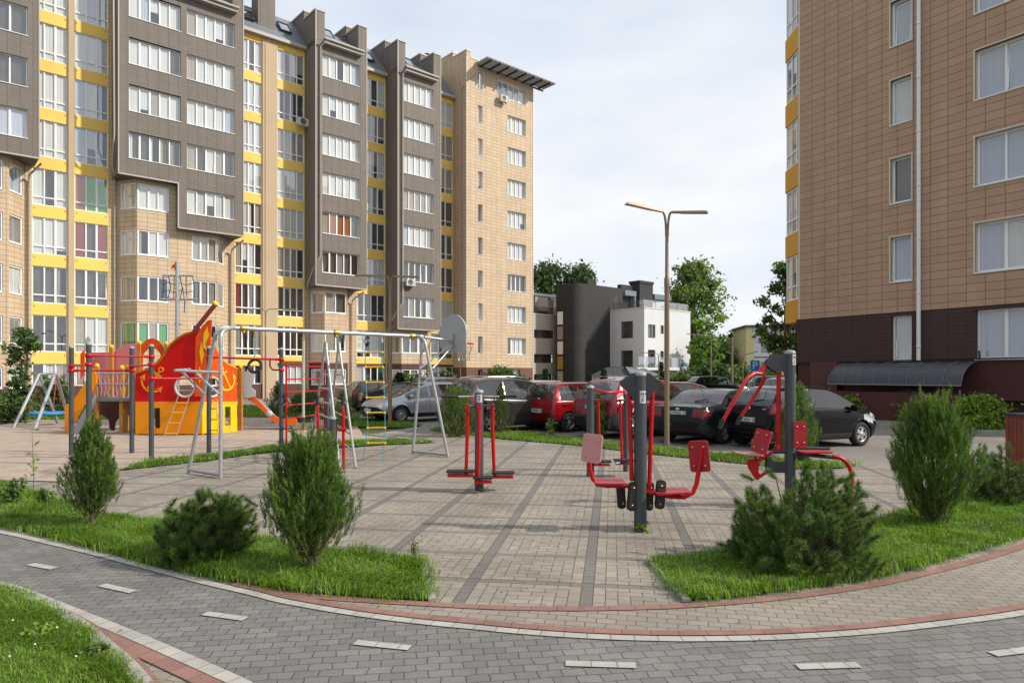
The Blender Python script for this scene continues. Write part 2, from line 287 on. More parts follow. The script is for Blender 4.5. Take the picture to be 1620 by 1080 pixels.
def plazamat():
    m = bpy.data.materials.new('plaza_pavers'); m.use_nodes = True; nt = m.node_tree; N = nt.nodes; L = nt.links; b = N['Principled BSDF']; b.inputs['Roughness'].default_value = .85
    tc = N.new('ShaderNodeTexCoord'); mp = N.new('ShaderNodeMapping'); mp.vector_type = 'POINT'; mp.inputs['Rotation'].default_value = (0, 0, math.radians(8.3)); L.new(tc.outputs['Object'], mp.inputs[0])
    sp = N.new('ShaderNodeSeparateXYZ'); L.new(mp.outputs[0], sp.inputs[0])
    def M(op, a, b_=None, clamp=False):
        n = N.new('ShaderNodeMath'); n.operation = op; n.use_clamp = clamp
        for i, x in enumerate((a, b_)):
            if x is None: continue
            if isinstance(x, (int, float)): n.inputs[i].default_value = x
            else: L.new(x, n.inputs[i])
        return n.outputs[0]
    U = M('ADD', sp.outputs[0], .20 + .05 + 40); Vv = M('ADD', sp.outputs[1], -5.87 + .05 + .87 * 40)
    fu = M('MODULO', U, 1.0); fv = M('MODULO', Vv, .87)
    su = M('LESS_THAN', fu, .1); sv = M('LESS_THAN', fv, .09)
    stripe = M('MAXIMUM', su, M('MULTIPLY', sv, .8))
    ax = M('SUBTRACT', fu, .1); ay = M('SUBTRACT', fv, .09)
    def brick(vx, vy, off):
        cb = N.new('ShaderNodeCombineXYZ'); L.new(vx, cb.inputs[0]); L.new(vy, cb.inputs[1])
        br = N.new('ShaderNodeTexBrick'); br.offset = off; br.inputs['Scale'].default_value = 1; br.inputs['Brick Width'].default_value = .2; br.inputs['Row Height'].default_value = .1; br.inputs['Mortar Size'].default_value = .0042; br.inputs['Mortar Smooth'].default_value = .15
        br.inputs['Color1'].default_value = (.295, .258, .210, 1); br.inputs['Color2'].default_value = (.235, .208, .172, 1); br.inputs['Mortar'].default_value = (.085, .075, .06, 1); L.new(cb.outputs[0], br.inputs['Vector']); return br
    b1 = brick(U, Vv, .5); b2 = brick(Vv, U, .5)
    # concentric weave: choose the direction of the bricks by the nearer pair of cell sides
    du = M('ABSOLUTE', M('SUBTRACT', ax, .45)); dv = M('ABSOLUTE', M('SUBTRACT', ay, .39))
    ck = M('GREATER_THAN', M('SNAP', du, .1), M('SNAP', dv, .1))
    mix = N.new('ShaderNodeMix'); mix.data_type = 'RGBA'; L.new(ck, mix.inputs[0]); L.new(b1.outputs[0], mix.inputs[6]); L.new(b2.outputs[0], mix.inputs[7])
    mf = N.new('ShaderNodeMix'); mf.data_type = 'FLOAT'; L.new(ck, mf.inputs[0]); L.new(b1.outputs['Fac'], mf.inputs[2]); L.new(b2.outputs['Fac'], mf.inputs[3])
    # stripe joints
    ju = M('LESS_THAN', M('ABSOLUTE', M('SUBTRACT', M('MODULO', Vv, .2), .1)), .004); jv = M('LESS_THAN', M('ABSOLUTE', M('SUBTRACT', M('MODULO', U, .2), .1)), .004)
    eu = M('LESS_THAN', M('ABSOLUTE', M('SUBTRACT', M('ABSOLUTE', M('SUBTRACT', fu, .05)), .05)), .005); ev = M('LESS_THAN', M('ABSOLUTE', M('SUBTRACT', M('ABSOLUTE', M('SUBTRACT', fv, .045)), .045)), .005)
    sj = M('MAXIMUM', M('MULTIPLY', su, ju), M('MULTIPLY', M('MULTIPLY', sv, M('SUBTRACT', 1, su)), jv))
    fac = M('MAXIMUM', M('MAXIMUM', sj, M('MAXIMUM', eu, ev)), M('MULTIPLY', mf.outputs[0], M('SUBTRACT', 1, M('MAXIMUM', su, sv))))
    m3 = N.new('ShaderNodeMix'); m3.data_type = 'RGBA'; L.new(stripe, m3.inputs[0]); L.new(mix.outputs[2], m3.inputs[6]); m3.inputs[7].default_value = (.155, .143, .134, 1)
    m4 = N.new('ShaderNodeMix'); m4.data_type = 'RGBA'; L.new(fac, m4.inputs[0]); L.new(m3.outputs[2], m4.inputs[6]); m4.inputs[7].default_value = (.08, .07, .055, 1)
    def noise(sc, lo, hi, a, b_, det=7):
        n = N.new('ShaderNodeTexNoise'); n.inputs['Scale'].default_value = sc; n.inputs['Detail'].default_value = det; L.new(tc.outputs['Object'], n.inputs['Vector'])
        r = N.new('ShaderNodeMapRange'); r.inputs[1].default_value = lo; r.inputs[2].default_value = hi; r.inputs[3].default_value = a; r.inputs[4].default_value = b_; L.new(n.outputs[0], r.inputs[0]); return r.outputs[0], n.outputs[0]
    a1, _ = noise(.9, .3, .7, .80, 1.16); a2, nf = noise(150, .3, .7, .86, 1.12, 3); a3, _ = noise(7, .3, .7, .92, 1.08, 3)
    vs = N.new('ShaderNodeVectorMath'); vs.operation = 'SCALE'; L.new(m4.outputs[2], vs.inputs[0]); L.new(M('MULTIPLY', M('MULTIPLY', a1, a2), a3), vs.inputs['Scale'])
    L.new(vs.outputs[0], b.inputs['Base Color'])
    bp = N.new('ShaderNodeBump'); bp.inputs['Strength'].default_value = .5; bp.inputs['Distance'].default_value = .008
    L.new(M('ADD', M('SUBTRACT', 1, fac), M('MULTIPLY', nf, .25)), bp.inputs['Height']); L.new(bp.outputs[0], b.inputs['Normal']); return m
M_PLAZA = plazamat()

poly('ground', [(-900, -60), (900, -60), (900, 1500), (-900, 1500)], -.03, mat('far_ground', (.06, .085, .03), .95, var=.35, vscale=.3), 'broad grassy ground reaching the horizon')
poly('road', [(-60, 32), (-34, 34), (-19.5, 36), (-12, 31), (-4.3, 26.2), (-3.1, 23.5), (-2, 20), (6, 12), (60, 8), (60, 120), (-5, 120), (-1, 68), (-30, 42), (-60, 15.5)], -.012, M_ROAD, 'paved courtyard road and parking surface')
poly('plaza', [(p.x, p.y) for p in [g(-500, 700), g(190, 742), g(330, 727), g(430, 715), g(563, 707), g(668, 699), g(640, 694), g(575, 689), g(648, 676), g(690, 672), g(813, 686), g(924, 698), g(1122, 720), g(1260, 733), g(1360, 737), g(1700, 729)]] + [(14, 9), (9.5, 4.6), (4.5, 4.2), (-1, 4.4), (-4, 5.2), (-10, 9.5), (-18, 14)], -.004, M_PLAZA, 'beige block paved plaza with dark paver grid')
poly('sandpit', [(p.x, p.y) for p in [g(-700, 690), g(-300, 735), g(0, 760), g(90, 762), g(200, 742), g(330, 727), g(430, 713), g(563, 703), g(655, 698), g(640, 694), g(575, 688), g(560, 668), g(490, 662), g(380, 658), g(0, 661), g(-400, 650)]], .012, M_SAND, 'pinkish sand of the playground')
# bike path and walks in front
low = [(12, -4), (-16, -4)]
W1e = [(p.x, p.y) for p in W1]
poly('bike_path', [(-16, 8.2)] + W1e + [(22, 6.0)] + low, .002, M_PATH, 'dark grey block paved bike path')
seg = [p for p in W1 if R2[0].x - .35 < p.x < 9]
poly('sidewalk', [(p.x, p.y) for p in seg] + [(p.x, p.y) for p in reversed(R2)], .005, M_WALK, 'beige block paved sidewalk curving past the plaza')
ribbon('white_edge_line', W1, .088, .009, M_WLINE, 0.02)
ribbon('red_edge_line', [p for p in W1 if p.x > g(340, 930).x], .09, .013, M_RLINE, .115)
ribbon('red_paver_line', R2, .10, .011, M_RLINE, 0)
ribbon('white_edge_line', W2, .10, .009, M_WLINE, -.01)
Wr = [p for p in W2 if p.x > g(60, 944).x]
ribbon('red_edge_line', Wr, .11, .013, M_RLINE, -.125)
FK = smooth_curve([g(*p) for p in [(95, 966), (140, 990), (180, 1018), (215, 1050), (245, 1085), (280, 1140)]])
poly('sidewalk', [(p.x, p.y) for p in [g(60, 950), g(130, 985), g(204, 1010), g(290, 1052), g(370, 1085), g(470, 1150), g(330, 1180), g(245, 1110), g(200, 1055), g(150, 1018), g(100, 985)]], .005, M_WALK, 'small beige wedge of pavers beside the bike path')
ribbon('red_paver_line', FK, .10, .0165, M_RLINE, -.02)
KB = smooth_curve([g(*p) for p in [(-200, 880), (-60, 915), (0, 932), (50, 950), (100, 976), (140, 1004), (175, 1034), (205, 1062), (235, 1100), (270, 1160)]])
for (a, b) in [((47, 893), (86, 900)), ((160, 926), (211, 937)), ((323, 971), (388, 980)), ((561, 1017), (648, 1026)), ((894, 1050), (1005, 1054.5)), ((1261, 1056), (1359, 1053)), ((1570, 1036), (1650, 1026)), ((-62, 866), (-28, 872))]:
    A = g(*a); B = g(*b)
    if b[0] == 1005: A, B = g(894, 1050.5), g(1006, 1054)
    n_ = 3
    ribbon('lane_dash', [A + (B - A) * i / n_ for i in range(n_ + 1)], .082, .0095, M_WLINE, 0)

def kerb(cv, w=.07, h=.035, off=0):
    mb = MB(); Q = []
    s = 0
    for i, p in enumerate(cv):
        t = (cv[min(i + 1, len(cv) - 1)] - cv[max(i - 1, 0)]).normalized(); nn = Vector((-t.y, t.x, 0)); a = p + nn * (off + w / 2); b = p + nn * (off - w / 2)
        if i: s += (cv[i] - cv[i - 1]).length
        Q.append(((a.x, a.y, -.02), (a.x, a.y, h), (b.x, b.y, h), (b.x, b.y, -.02), s))
    for a, b in zip(Q, Q[1:]):
        for i in range(3): mb.face([a[i], b[i], b[i + 1], a[i + 1]][::-1], 0, [(a[4], i), (b[4], i), (b[4], i + 1), (a[4], i + 1)][::-1])
    mb.face([Q[0][i] for i in range(4)]); mb.face([Q[-1][i] for i in range(3, -1, -1)])
    return tag(mb.build('kerb', M_KERB), kind='structure')
kerb(KB, .09, .04)

# grass areas
GL = mat('grass_blade', (.135, .245, .018), .6, island=.55, transl=.35)
GD = mat('dry_grass_blade', (.25, .22, .07), .7, island=.3, transl=.3)
def pip(x, y, poly_):
    c = np.zeros(len(x), bool); n = len(poly_); j = n - 1
    for i in range(n):
        xi, yi = poly_[i][0], poly_[i][1]; xj, yj = poly_[j][0], poly_[j][1]
        c ^= ((yi > y) != (yj > y)) & (x < (xj - xi) * (y - yi) / (yj - yi + 1e-12) + xi); j = i
    return c
def grass(pts, dens, h=.09, z=0., label='short green grass', wv=.0035, clump=.5, dry=.05, edge=.05):
    P2 = [(p[0], p[1]) for p in pts]; x0, x1 = min(p[0] for p in P2), max(p[0] for p in P2); y0, y1 = min(p[1] for p in P2), max(p[1] for p in P2)
    n = int(dens * (x1 - x0) * (y1 - y0)); x = rng.uniform(x0, x1, n); y = rng.uniform(y0, y1, n)
    k = pip(x, y, P2); x = x[k]; y = y[k]
    x += rng.normal(0, edge, len(x)); y += rng.normal(0, edge, len(x)); n = len(x)
    cl = .5 + .5 * np.sin(x * 5.1 + 2 * np.sin(y * 3.3)) * np.sin(y * 6.3 + 1.7 * np.sin(x * 4.1)); hh = h * (1 - clump * .6 + clump * cl) * rng.uniform(.3, 1.5, n)
    hh *= np.where(rng.uniform(0, 1, n) < .02, 1.7, 1) * (.75 + .5 * (np.sin(x * 1.7 + 3 * np.sin(y * 1.1)) > 0))
    a = rng.uniform(0, 2 * pi, n) * .6 + 4 * np.sin(x * 2.3 + 1.3 * y) + 2 * np.sin(y * 5 + x); ln = hh * rng.uniform(.1, 1.5, n); d = np.stack([np.cos(a), np.sin(a)], 1); sw = np.stack([-d[:, 1], d[:, 0]], 1) * (wv * rng.uniform(.6, 1.4, n))[:, None]
    B = np.stack([x, y], 1); V = np.zeros((n, 5, 3))
    V[:, 0, :2] = B + sw; V[:, 1, :2] = B - sw; V[:, 2, :2] = B + d * (ln * .35)[:, None] - sw * .8; V[:, 3, :2] = B + d * (ln * .35)[:, None] + sw * .8; V[:, 4, :2] = B + d * ln[:, None]
    V[:, :2, 2] = z - .01; V[:, 2, 2] = V[:, 3, 2] = z + hh * .6; V[:, 4, 2] = z + hh * (1 - .42 * ln / hh)
    i = np.arange(n)[:, None] * 5
    Fq = np.concatenate([i + [[0, 1, 2]], i + [[0, 2, 3]], i + [[3, 2, 4]]], 1).reshape(-1, 3)
    mi = np.repeat((rng.uniform(0, 1, n) < dry).astype(np.int32), 3)
    o = npmesh('grass', V.reshape(-1, 3), Fq, [GL, GD], None, mi); return tag(o, label, 'grass', kind='stuff')
def lawn(name, pts, dens, h, label, ztop=.02, **kw):
    o = poly(name, pts, ztop, M_GRASSB, label + ', soil and roots'); grass(pts, dens, h, ztop, label, **kw)
gxy = lambda L_: [(g(*p).x, g(*p).y) for p in L_]
GA = gxy([(-420, 775), (-200, 790), (0, 832), (90, 852), (163, 870), (244, 894), (326, 912), (399, 926), (441, 933), (523, 941), (604, 946.5), (681, 951), (668, 893), (535, 874), (421, 856), (244, 828), (134, 812), (81, 789), (0, 764), (-300, 740)])
lawn('lawn', GA, 9500, .078, 'long green grass on the strip under the junipers left of the plaza')
GB = gxy([(1030, 889), (1088, 951), (1160, 945), (1241, 935), (1381, 915), (1440, 901), (1466, 893), (1557, 868), (1620, 848), (1720, 820), (1900, 790), (1900, 745), (1700, 752), (1620, 762), (1560, 775), (1480, 797), (1441, 811), (1392, 829), (1290, 850), (1163, 874), (1100, 881)])
lawn('lawn', GB, 9500, .078, 'long green grass on the bed around the mugo pines right of the plaza')
GC = gxy([(-250, 865), (-60, 913), (0, 930), (50, 949), (98, 974), (135, 1002), (170, 1034), (200, 1065), (228, 1105), (262, 1170), (200, 1500), (-700, 1500)])
lawn('lawn', GC, 16000, .065, 'lush foreground grass inside the bend of the bike path', wv=.0028, edge=.022)
GDp = gxy([(681, 681), (700, 676), (813, 684), (924, 696), (1122, 716), (1260, 729), (1358, 736), (1330, 741), (1260, 742), (1122, 728), (1000, 715), (922, 705), (800, 695), (740, 687)])
lawn('lawn', GDp, 900, .09, 'thin bright grass verge between the plaza and the parked cars', wv=.007, edge=.08)
GE = gxy([(190, 744), (330, 729), (430, 714), (563, 706), (690, 700), (655, 695), (563, 698), (430, 707), (330, 720), (230, 732)])
lawn('lawn', GE, 1300, .07, 'narrow grass strip along the edge of the sand', wv=.006, edge=.06)
GFp = gxy([(548, 667), (560, 675), (640, 677), (665, 673), (640, 664), (560, 662)])
lawn('lawn', GFp, 700, .08, 'small grass patch at the foot of the left courtyard lamp', wv=.009, edge=.1)
GG = gxy([(-500, 655), (0, 664), (120, 664), (380, 660), (480, 662), (548, 664), (548, 650), (480, 646), (380, 643), (0, 645), (-400, 640)])
lawn('lawn', GG, 160, .12, 'shaded grass between the sand and the long apartment block', wv=.02, edge=.2)
GH = [(11.3, 27.9), (15.2, 22.6), (19, 18), (22, 19), (14.8, 27.4), (13, 30)]
lawn('lawn', GH, 300, .1, 'narrow planted verge at the foot of the right hand building', wv=.01, edge=.08)
kerb([g(668, 890), g(684, 952)], .06, .03); kerb([g(1028, 888), g(1058, 918), g(1086, 952)], .06, .03)
kerb([g(1392, 831), g(1441, 813), g(1480, 799), g(1560, 777), g(1700, 754)], .07, .04)
kerb([g(575, 688), g(610, 692), g(640, 695.5), g(668, 700)], .08, .05)
kb = [Vector((9.6, 27.2, 0)), Vector((13.2, 21.9, 0)), Vector((18, 16, 0)), Vector((24, 9, 0))]
poly('sidewalk', [(11.3, 27.9), (9.7, 27.4), (13.3, 22.1), (18.1, 16.2), (24.1, 9.2), (30, 9), (19, 18), (15.2, 22.6)], .10, M_WALK, 'raised sidewalk along the right hand building')
kerb(kb, .14, .115)

# fallen leaves and straw on the paving
def litter():
    global rng
    n = 260; x = rng.uniform(-7, 9, n); y = rng.uniform(4.3, 15, n); a = rng.uniform(0, 6.28, n); s_ = rng.uniform(.008, .022, n); V = np.zeros((n, 4, 3)); c, d = np.cos(a) * s_, np.sin(a) * s_
    for i, (p, q) in enumerate(((1, 0), (0, .5), (-1, 0), (0, -.5))): V[:, i, 0] = x + c * p - d * q; V[:, i, 1] = y + d * p + c * q; V[:, i, 2] = .019 + (.006 if i % 2 else 0)
    o = npmesh('fallen_leaves', V.reshape(-1, 3), np.arange(n * 4).reshape(-1, 4), mat('dead_leaf', (.16, .11, .045), .8, island=.6)); tag(o, 'small dry leaves and bits of straw scattered over the paving', 'leaves', kind='stuff')
litter()
# ------------------------------------------------------------------ buildings
TAN = brickmat('tan_tile_cladding', (.60, .46, .31), (.54, .41, .275), (.28, .19, .12), .6, .295, .014, off=0, bump=.3, streak=.10, stain=.06, rough=.7)
GREYC = brickmat('grey_brown_cladding', (.215, .182, .155), (.19, .16, .137), (.09, .075, .065), .6, .098, .014, off=0, bump=.4, streak=.12, stain=.07, rough=.7)
YEL = mat('yellow_render', (.85, .58, .13), .7, var=.06, vscale=.8)
STUC = mat('sand_render', (.50, .38, .25), .8, var=.06, vscale=.8)
PLI = brickmat('brown_plinth_tile', (.105, .048, .034), (.09, .04, .03), (.045, .022, .018), .6, .147, .010, off=0, bump=.3, stain=.1, rough=.75)
PLIB = brickmat('red_brown_plinth_tile', (.19, .085, .055), (.165, .075, .05), (.08, .04, .03), .3, .10, .012, off=0, bump=.3, stain=.1, rough=.75)
ROOFM = brickmat('blue_grey_roof_sheet', (.17, .20, .23), (.16, .19, .22), (.09, .11, .13), .55, 9, .02, off=0, bump=.4, stain=.1, rough=.4)
TRIM = mat('pale_metal_trim', (.42, .38, .34), .5)
LTRIM = mat('cream_metal_trim', (.66, .60, .50), .5)
SOFF = mat('dark_soffit', (.10, .085, .07), .7)
PIPE = mat('beige_downpipe', (.50, .44, .37), .45, metal=.1)
CW = mat('white_curtain', (.82, .82, .81), .9, var=.06, vscale=1.5); CG = mat('grey_curtain', (.33, .31, .30), .9, var=.15, vscale=1.5); CB = mat('beige_curtain', (.46, .40, .32), .9, var=.1)
CO = mat('rust_curtain', (.42, .13, .04), .9); CGR = mat('green_curtain', (.06, .42, .07), .9); CR = mat('red_curtain', (.30, .03, .03), .9); CBL = mat('sky_tinted_curtain', (.56, .61, .76), .9)  # last one: bluish curtain with the sky reflected in panes put into its colour
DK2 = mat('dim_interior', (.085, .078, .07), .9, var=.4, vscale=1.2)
CURT = [CW, CG, CB, CO, CGR, CR, DARKROOM, CBL, DK2]

class Frame:
    def __init__(s, name, label, cat, P0, d, group=None):
        l = math.hypot(*d); s.d = (d[0] / l, d[1] / l); s.n = (s.d[1], -s.d[0]); s.P0 = P0; s.c0 = s.n[0] * P0[0] + s.n[1] * P0[1]
        s.root = thing(name, label, cat, (P0[0], P0[1], 0), math.atan2(s.d[1], s.d[0]), group)
    def Y(s, px, v): return (s.c0 + v) / (s.n[0] * (px - CX) / F + s.n[1])
    def u(s, px, v=0.):
        Y = s.Y(px, v); X = (px - CX) / F * Y; return (X - s.P0[0]) * s.d[0] + (Y - s.P0[1]) * s.d[1]
    def z(s, px, py, v=0.): return CH + (HY - py) / F * s.Y(px, v)
    def w(s, u, v, z=0): return Vector((s.P0[0] + u * s.d[0] + v * s.n[0], s.P0[1] + u * s.d[1] + v * s.n[1], z))
def inw(d): return (-d[1], d[0])
def wall_holes(mb, p0, d, u0, u1, z0, z1, holes=(), m=0, rev=.14, rm=None, zsplit=None):
    """plan line from p0 along d; outward is to the right of d; holes (ua,ub,za,zb)"""
    rm = m if rm is None else rm; iv = inw(d)
    pt = lambda u, z, dep=0: (p0[0] + d[0] * u + iv[0] * dep, p0[1] + d[1] * u + iv[1] * dep, z)
    hs = [h for h in holes if h[1] > u0 and h[0] < u1 and h[3] > z0 and h[2] < z1]
    us = sorted({u0, u1} | {min(max(x, u0), u1) for h in hs for x in h[:2]}); zs = sorted({z0, z1} | {min(max(x, z0), z1) for h in hs for x in h[2:]})
    for zi in range(len(zs) - 1):
        run = None
        for ui in range(len(us) - 1):
            cu = (us[ui] + us[ui + 1]) / 2; cz = (zs[zi] + zs[zi + 1]) / 2
            hole = any(h[0] < cu < h[1] and h[2] < cz < h[3] for h in hs)
            if not hole:
                if run is None: run = us[ui]
                e = us[ui + 1]
            if run is not None and (hole or ui == len(us) - 2):
                a, b, c, f = run, e, zs[zi], zs[zi + 1]
                mb.face([pt(a, c), pt(b, c), pt(b, f), pt(a, f)], m, [(a, c), (b, c), (b, f), (a, f)]); run = None
    for (a, b, c, f) in hs:
        mb.face([pt(a, c), pt(a, f), pt(a, f, rev), pt(a, c, rev)][::-1], rm); mb.face([pt(b, c), pt(b, f), pt(b, f, rev), pt(b, c, rev)], rm)
        mb.face([pt(a, f), pt(b, f), pt(b, f, rev), pt(a, f, rev)], rm); mb.face([pt(a, c), pt(b, c), pt(b, c, rev), pt(a, c, rev)][::-1], rm)
NW = {}
def window(fr, p0, d, a, b, c, f, n, lower=0., style='mix', inset=.12, fw=.06, seed=0, name='window', trim=False, drip=True, door=None, label=None):
    r = random.Random(seed * 7919 + int(a * 37) + int(c * 101)); iv = inw(d)
    rot = Matrix.Rotation(math.atan2(d[1], d[0]), 4, 'Z'); o2 = (p0[0] + d[0] * a, p0[1] + d[1] * a)
    M = Matrix.Translation((o2[0], o2[1], c)) @ rot          # local: x along wall, y inward, z from sill
    W = b - a; H = f - c; mb = MB(); y0, y1 = inset, inset + .07; e = .003
    bar = lambda x0, x1, z0, z1, ya=y0, yb=y1: mb.bb((x0, ya, z0), (x1, yb, z1), 0, M)
    bar(e, W - e, e, fw); bar(e, W - e, H - fw, H - e); bar(e, fw, fw, H - fw); bar(W - fw, W - e, fw, H - fw)
    xs = [fw + (W - 2 * fw) * i / n for i in range(n + 1)]
    thick = r.choice([1, n - 1, 2 if n > 2 else 1])
    for i in range(1, n):
        h = .055 if (n >= 3 and i == thick) else .036
        bar(xs[i] - h, xs[i] + h, fw, H - fw, y0 + .002, y1 - .002)
    zl = fw
    if lower: bar(fw, W - fw, lower - .035, lower + .035, y0 + .004, y1 - .004); zl = lower
    opened = r.randrange(n) if r.random() < .35 else -1
    if opened >= 0:          # one sash tilted in, its frame stands out
        x0, x1 = xs[opened] + .02, xs[opened + 1] - .02
        for (xa, xb) in ((x0, x0 + .05), (x1 - .05, x1)):
            V = [(xa, y0 - .012, zl + .03), (xb, y0 - .012, zl + .03), (xb, y0 + .10, H - fw - .03), (xa, y0 + .10, H - fw - .03), (xa, y0 + .03, zl + .03), (xb, y0 + .03, zl + .03), (xb, y0 + .14, H - fw - .03), (xa, y0 + .14, H - fw - .03)]
            mb.mesh(V, [(0, 1, 2, 3), (5, 4, 7, 6), (1, 5, 6, 2), (4, 0, 3, 7)], 0, False, M)
        bar(x0 + .05, x1 - .05, H - fw - .09, H - fw - .035, y0 + .08, y0 + .13)
    if drip: mb.bb((-.02, -.04, -.035), (W + .02, inset, -.003), 0, M)
    if trim:
        t = .05
        for q in (((-t, -.025, -t), (0, .10, H + t)), ((W, -.025, -t), (W + t, .10, H + t)), ((0, -.024, H), (W, .10, H + t)), ((0, -.024, -t), (W, .10, -.036))): mb.bb(q[0], q[1], 1, M)
    wo = mb.build(name, [WHITE, LTRIM], fr.root)
    if label: wo['label'] = label
    gb = MB(); yy = inset + .035
    for i in range(n):
        t1, t2 = r.uniform(-.012, .012), r.uniform(-.012, .012); x0_, x1_ = xs[i] - (.03 if i == 0 else -.001), xs[i + 1] + (.03 if i == n - 1 else -.001)
        gb.face([M @ Vector(p) for p in ((x0_, yy - t1 - t2, fw * .5), (x1_, yy + t1 - t2, fw * .5), (x1_, yy + t1 + t2, H - fw * .5), (x0_, yy - t1 + t2, H - fw * .5))])
    gb.build('pane', GLASS, wo)
    cb = MB(); yb = inset + .115
    cb.face([M @ Vector(p) for p in ((0, yb + .2, 0), (W, yb + .2, 0), (W, yb + .2, H), (0, yb + .2, H))], 6)  # dark sheet stands in for the unlit room
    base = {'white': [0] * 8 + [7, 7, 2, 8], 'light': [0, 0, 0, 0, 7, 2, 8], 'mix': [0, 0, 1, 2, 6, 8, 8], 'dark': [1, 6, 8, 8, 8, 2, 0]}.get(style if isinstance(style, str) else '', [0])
    if isinstance(style, int): base = [style]
    lst = style if isinstance(style, list) else None
    same = r.random() < .55; c0_ = r.choice(base)
    for i in range(n):
        k = lst[i % len(lst)] if lst else (c0_ if same else r.choice(base))
        if k in (6, 8):
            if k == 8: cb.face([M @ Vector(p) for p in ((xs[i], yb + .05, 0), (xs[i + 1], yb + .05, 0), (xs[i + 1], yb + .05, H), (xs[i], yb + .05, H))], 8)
            if r.random() < .35:     # a narrow drawn-back curtain
                xa = xs[i]; xb = xs[i] + .22 * r.random() + .08; kk = r.choice([0, 2, 1])
                pts = [(xa + (xb - xa) * j / 4, yb - .02 + (.03 if j % 2 else 0)) for j in range(5)]
                for j in range(4): cb.face([M @ Vector((*pts[j], 0)), M @ Vector((*pts[j + 1], 0)), M @ Vector((*pts[j + 1], H)), M @ Vector((*pts[j], H))], kk)
            continue
        nf = 7; zt = H; zb_ = 0. if r.random() < .92 else H * r.uniform(.1, .5)
        pts = [(xs[i] + (xs[i + 1] - xs[i]) * j / nf, yb - .03 + (.022 if j % 2 else 0) * r.uniform(.2, 1)) for j in range(nf + 1)]
        for j in range(nf): cb.face([M @ Vector((*pts[j], zb_)), M @ Vector((*pts[j + 1], zb_)), M @ Vector((*pts[j + 1], zt)), M @ Vector((*pts[j], zt))], k)
    cb.build('curtain_or_backing', CURT, wo)
    return wo
def pipe(fr, pts, r=.055, name='drainpipe', m=None, brackets=True):
    mb = MB(); mb.tube(pts, r, 0, 8)
    for a, b in zip(pts, pts[1:]):
        a, b = Vector(a), Vector(b)
        if brackets and abs(a.x - b.x) < .01 and abs(a.y - b.y) < .01:
            z = min(a.z, b.z) + .5
            while z < max(a.z, b.z): mb.lathe([(r, -.03), (r + .012, -.03), (r + .012, .03), (r, .03)], 0, 8, Matrix.Translation((a.x, a.y, z))); z += 2.0
    return mb.build(name, m or PIPE, fr.root)

# long yellow and grey apartment block
LB = Frame('apartment_block', 'long nine storey block with yellow loggia strips, grey clad bays and a tan end tower', 'apartment block', (-16.68, 51.46), (.7521, .6591))
FH = 2.946
def top_(k): return 2.4 + FH * k
XD = (1, 0)
# loggia columns on the recessed yellow plane
def column(ua, ub, n, zp, seed, plinth):
    mb = MB(); holes = []
    for k in range(9):
        zt = top_(k); zb = zt - (2.22 if k else 1.35); holes.append((ua + .03, ub - .03, zb, zt))
    wall_holes(mb, (0, 0), XD, ua, ub, zp, 26.6, holes, 0, .10)
    wall_holes(mb, (0, 0), XD, ua, ub, -.1, zp, holes, 1, .10)
    mb.build('loggia_facade', [YEL, plinth], LB.root)
    vents = MB()
    for k in range(9):
        zt = top_(k); zb = zt - (2.22 if k else 1.35)
        st = 'white' if k >= 6 else ('light' if k >= 5 else ('mix' if k >= 3 else 'dark'))  # curtains darken on lower floors, standing in for darker reflections
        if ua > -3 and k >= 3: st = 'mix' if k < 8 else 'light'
        if seed == 2: st = {4: [3, 4, 4], 3: [5, 8, 5]}.get(k, st)
        if seed == 3: st = {2: [5, 8, 1, 8]}.get(k, st)
        window(LB, (0, 0), XD, ua + .03, ub - .03, zb, zt, n, .5 if k else 0, st, .06, .055, seed * 31 + k, 'loggia_glazing', drip=False)
        if k:
            for uu in (ua + .15, ub - .15): vents.bb((uu - .04, -.03, zb - .22), (uu + .04, .01, zb - .14), 0)
    vents.build('overflow_spout', PIPE, LB.root)
zl = 1.05; zr = 2.62
column(-16.07, -14.21, 3, zl, 1, PLI); column(-13.91, -12.02, 3, zl, 2, PLI); column(-4.15, -2.16, 4, 1.05, 3, PLI); column(-1.07, 1.08, 4, zr, 4, PLI)
column(5.5, 8.15, 4, zr, 5, PLI); column(12.7, 15.15, 3, zr, 6, PLI)
mb = MB()
for (a, b, v) in ((-14.21, -13.91, .12), (-2.16, -1.07, .10)): mb.bb((a, -v, -.1), (b, .3, 26.5), 0)
mb.bb((-1.98, -.14, -.1), (-1.95, -.10, 26.4), 0)
mb.build('render_pier', STUC, LB.root)
mb = MB()
for (a, b) in ((-16.4, -16.07), (-12.02, -11.55), (-4.72, -4.15), (1.08, 1.45), (4.74, 5.5), (8.15, 8.32), (12.28, 12.7)): wall_holes(mb, (0, 0), XD, a, b, -.1, 26.6, (), 0)
mb.build('tile_strip', TAN, LB.root)
# core behind everything
mb = MB(); mb.bb((-24, .55, -.1), (23.1, 13.5, 27.2), 0); mb.bb((15.3, 2.0, 27.2), (23.0, 13.4, 29.3), 0); mb.build('core', STUC, LB.root)

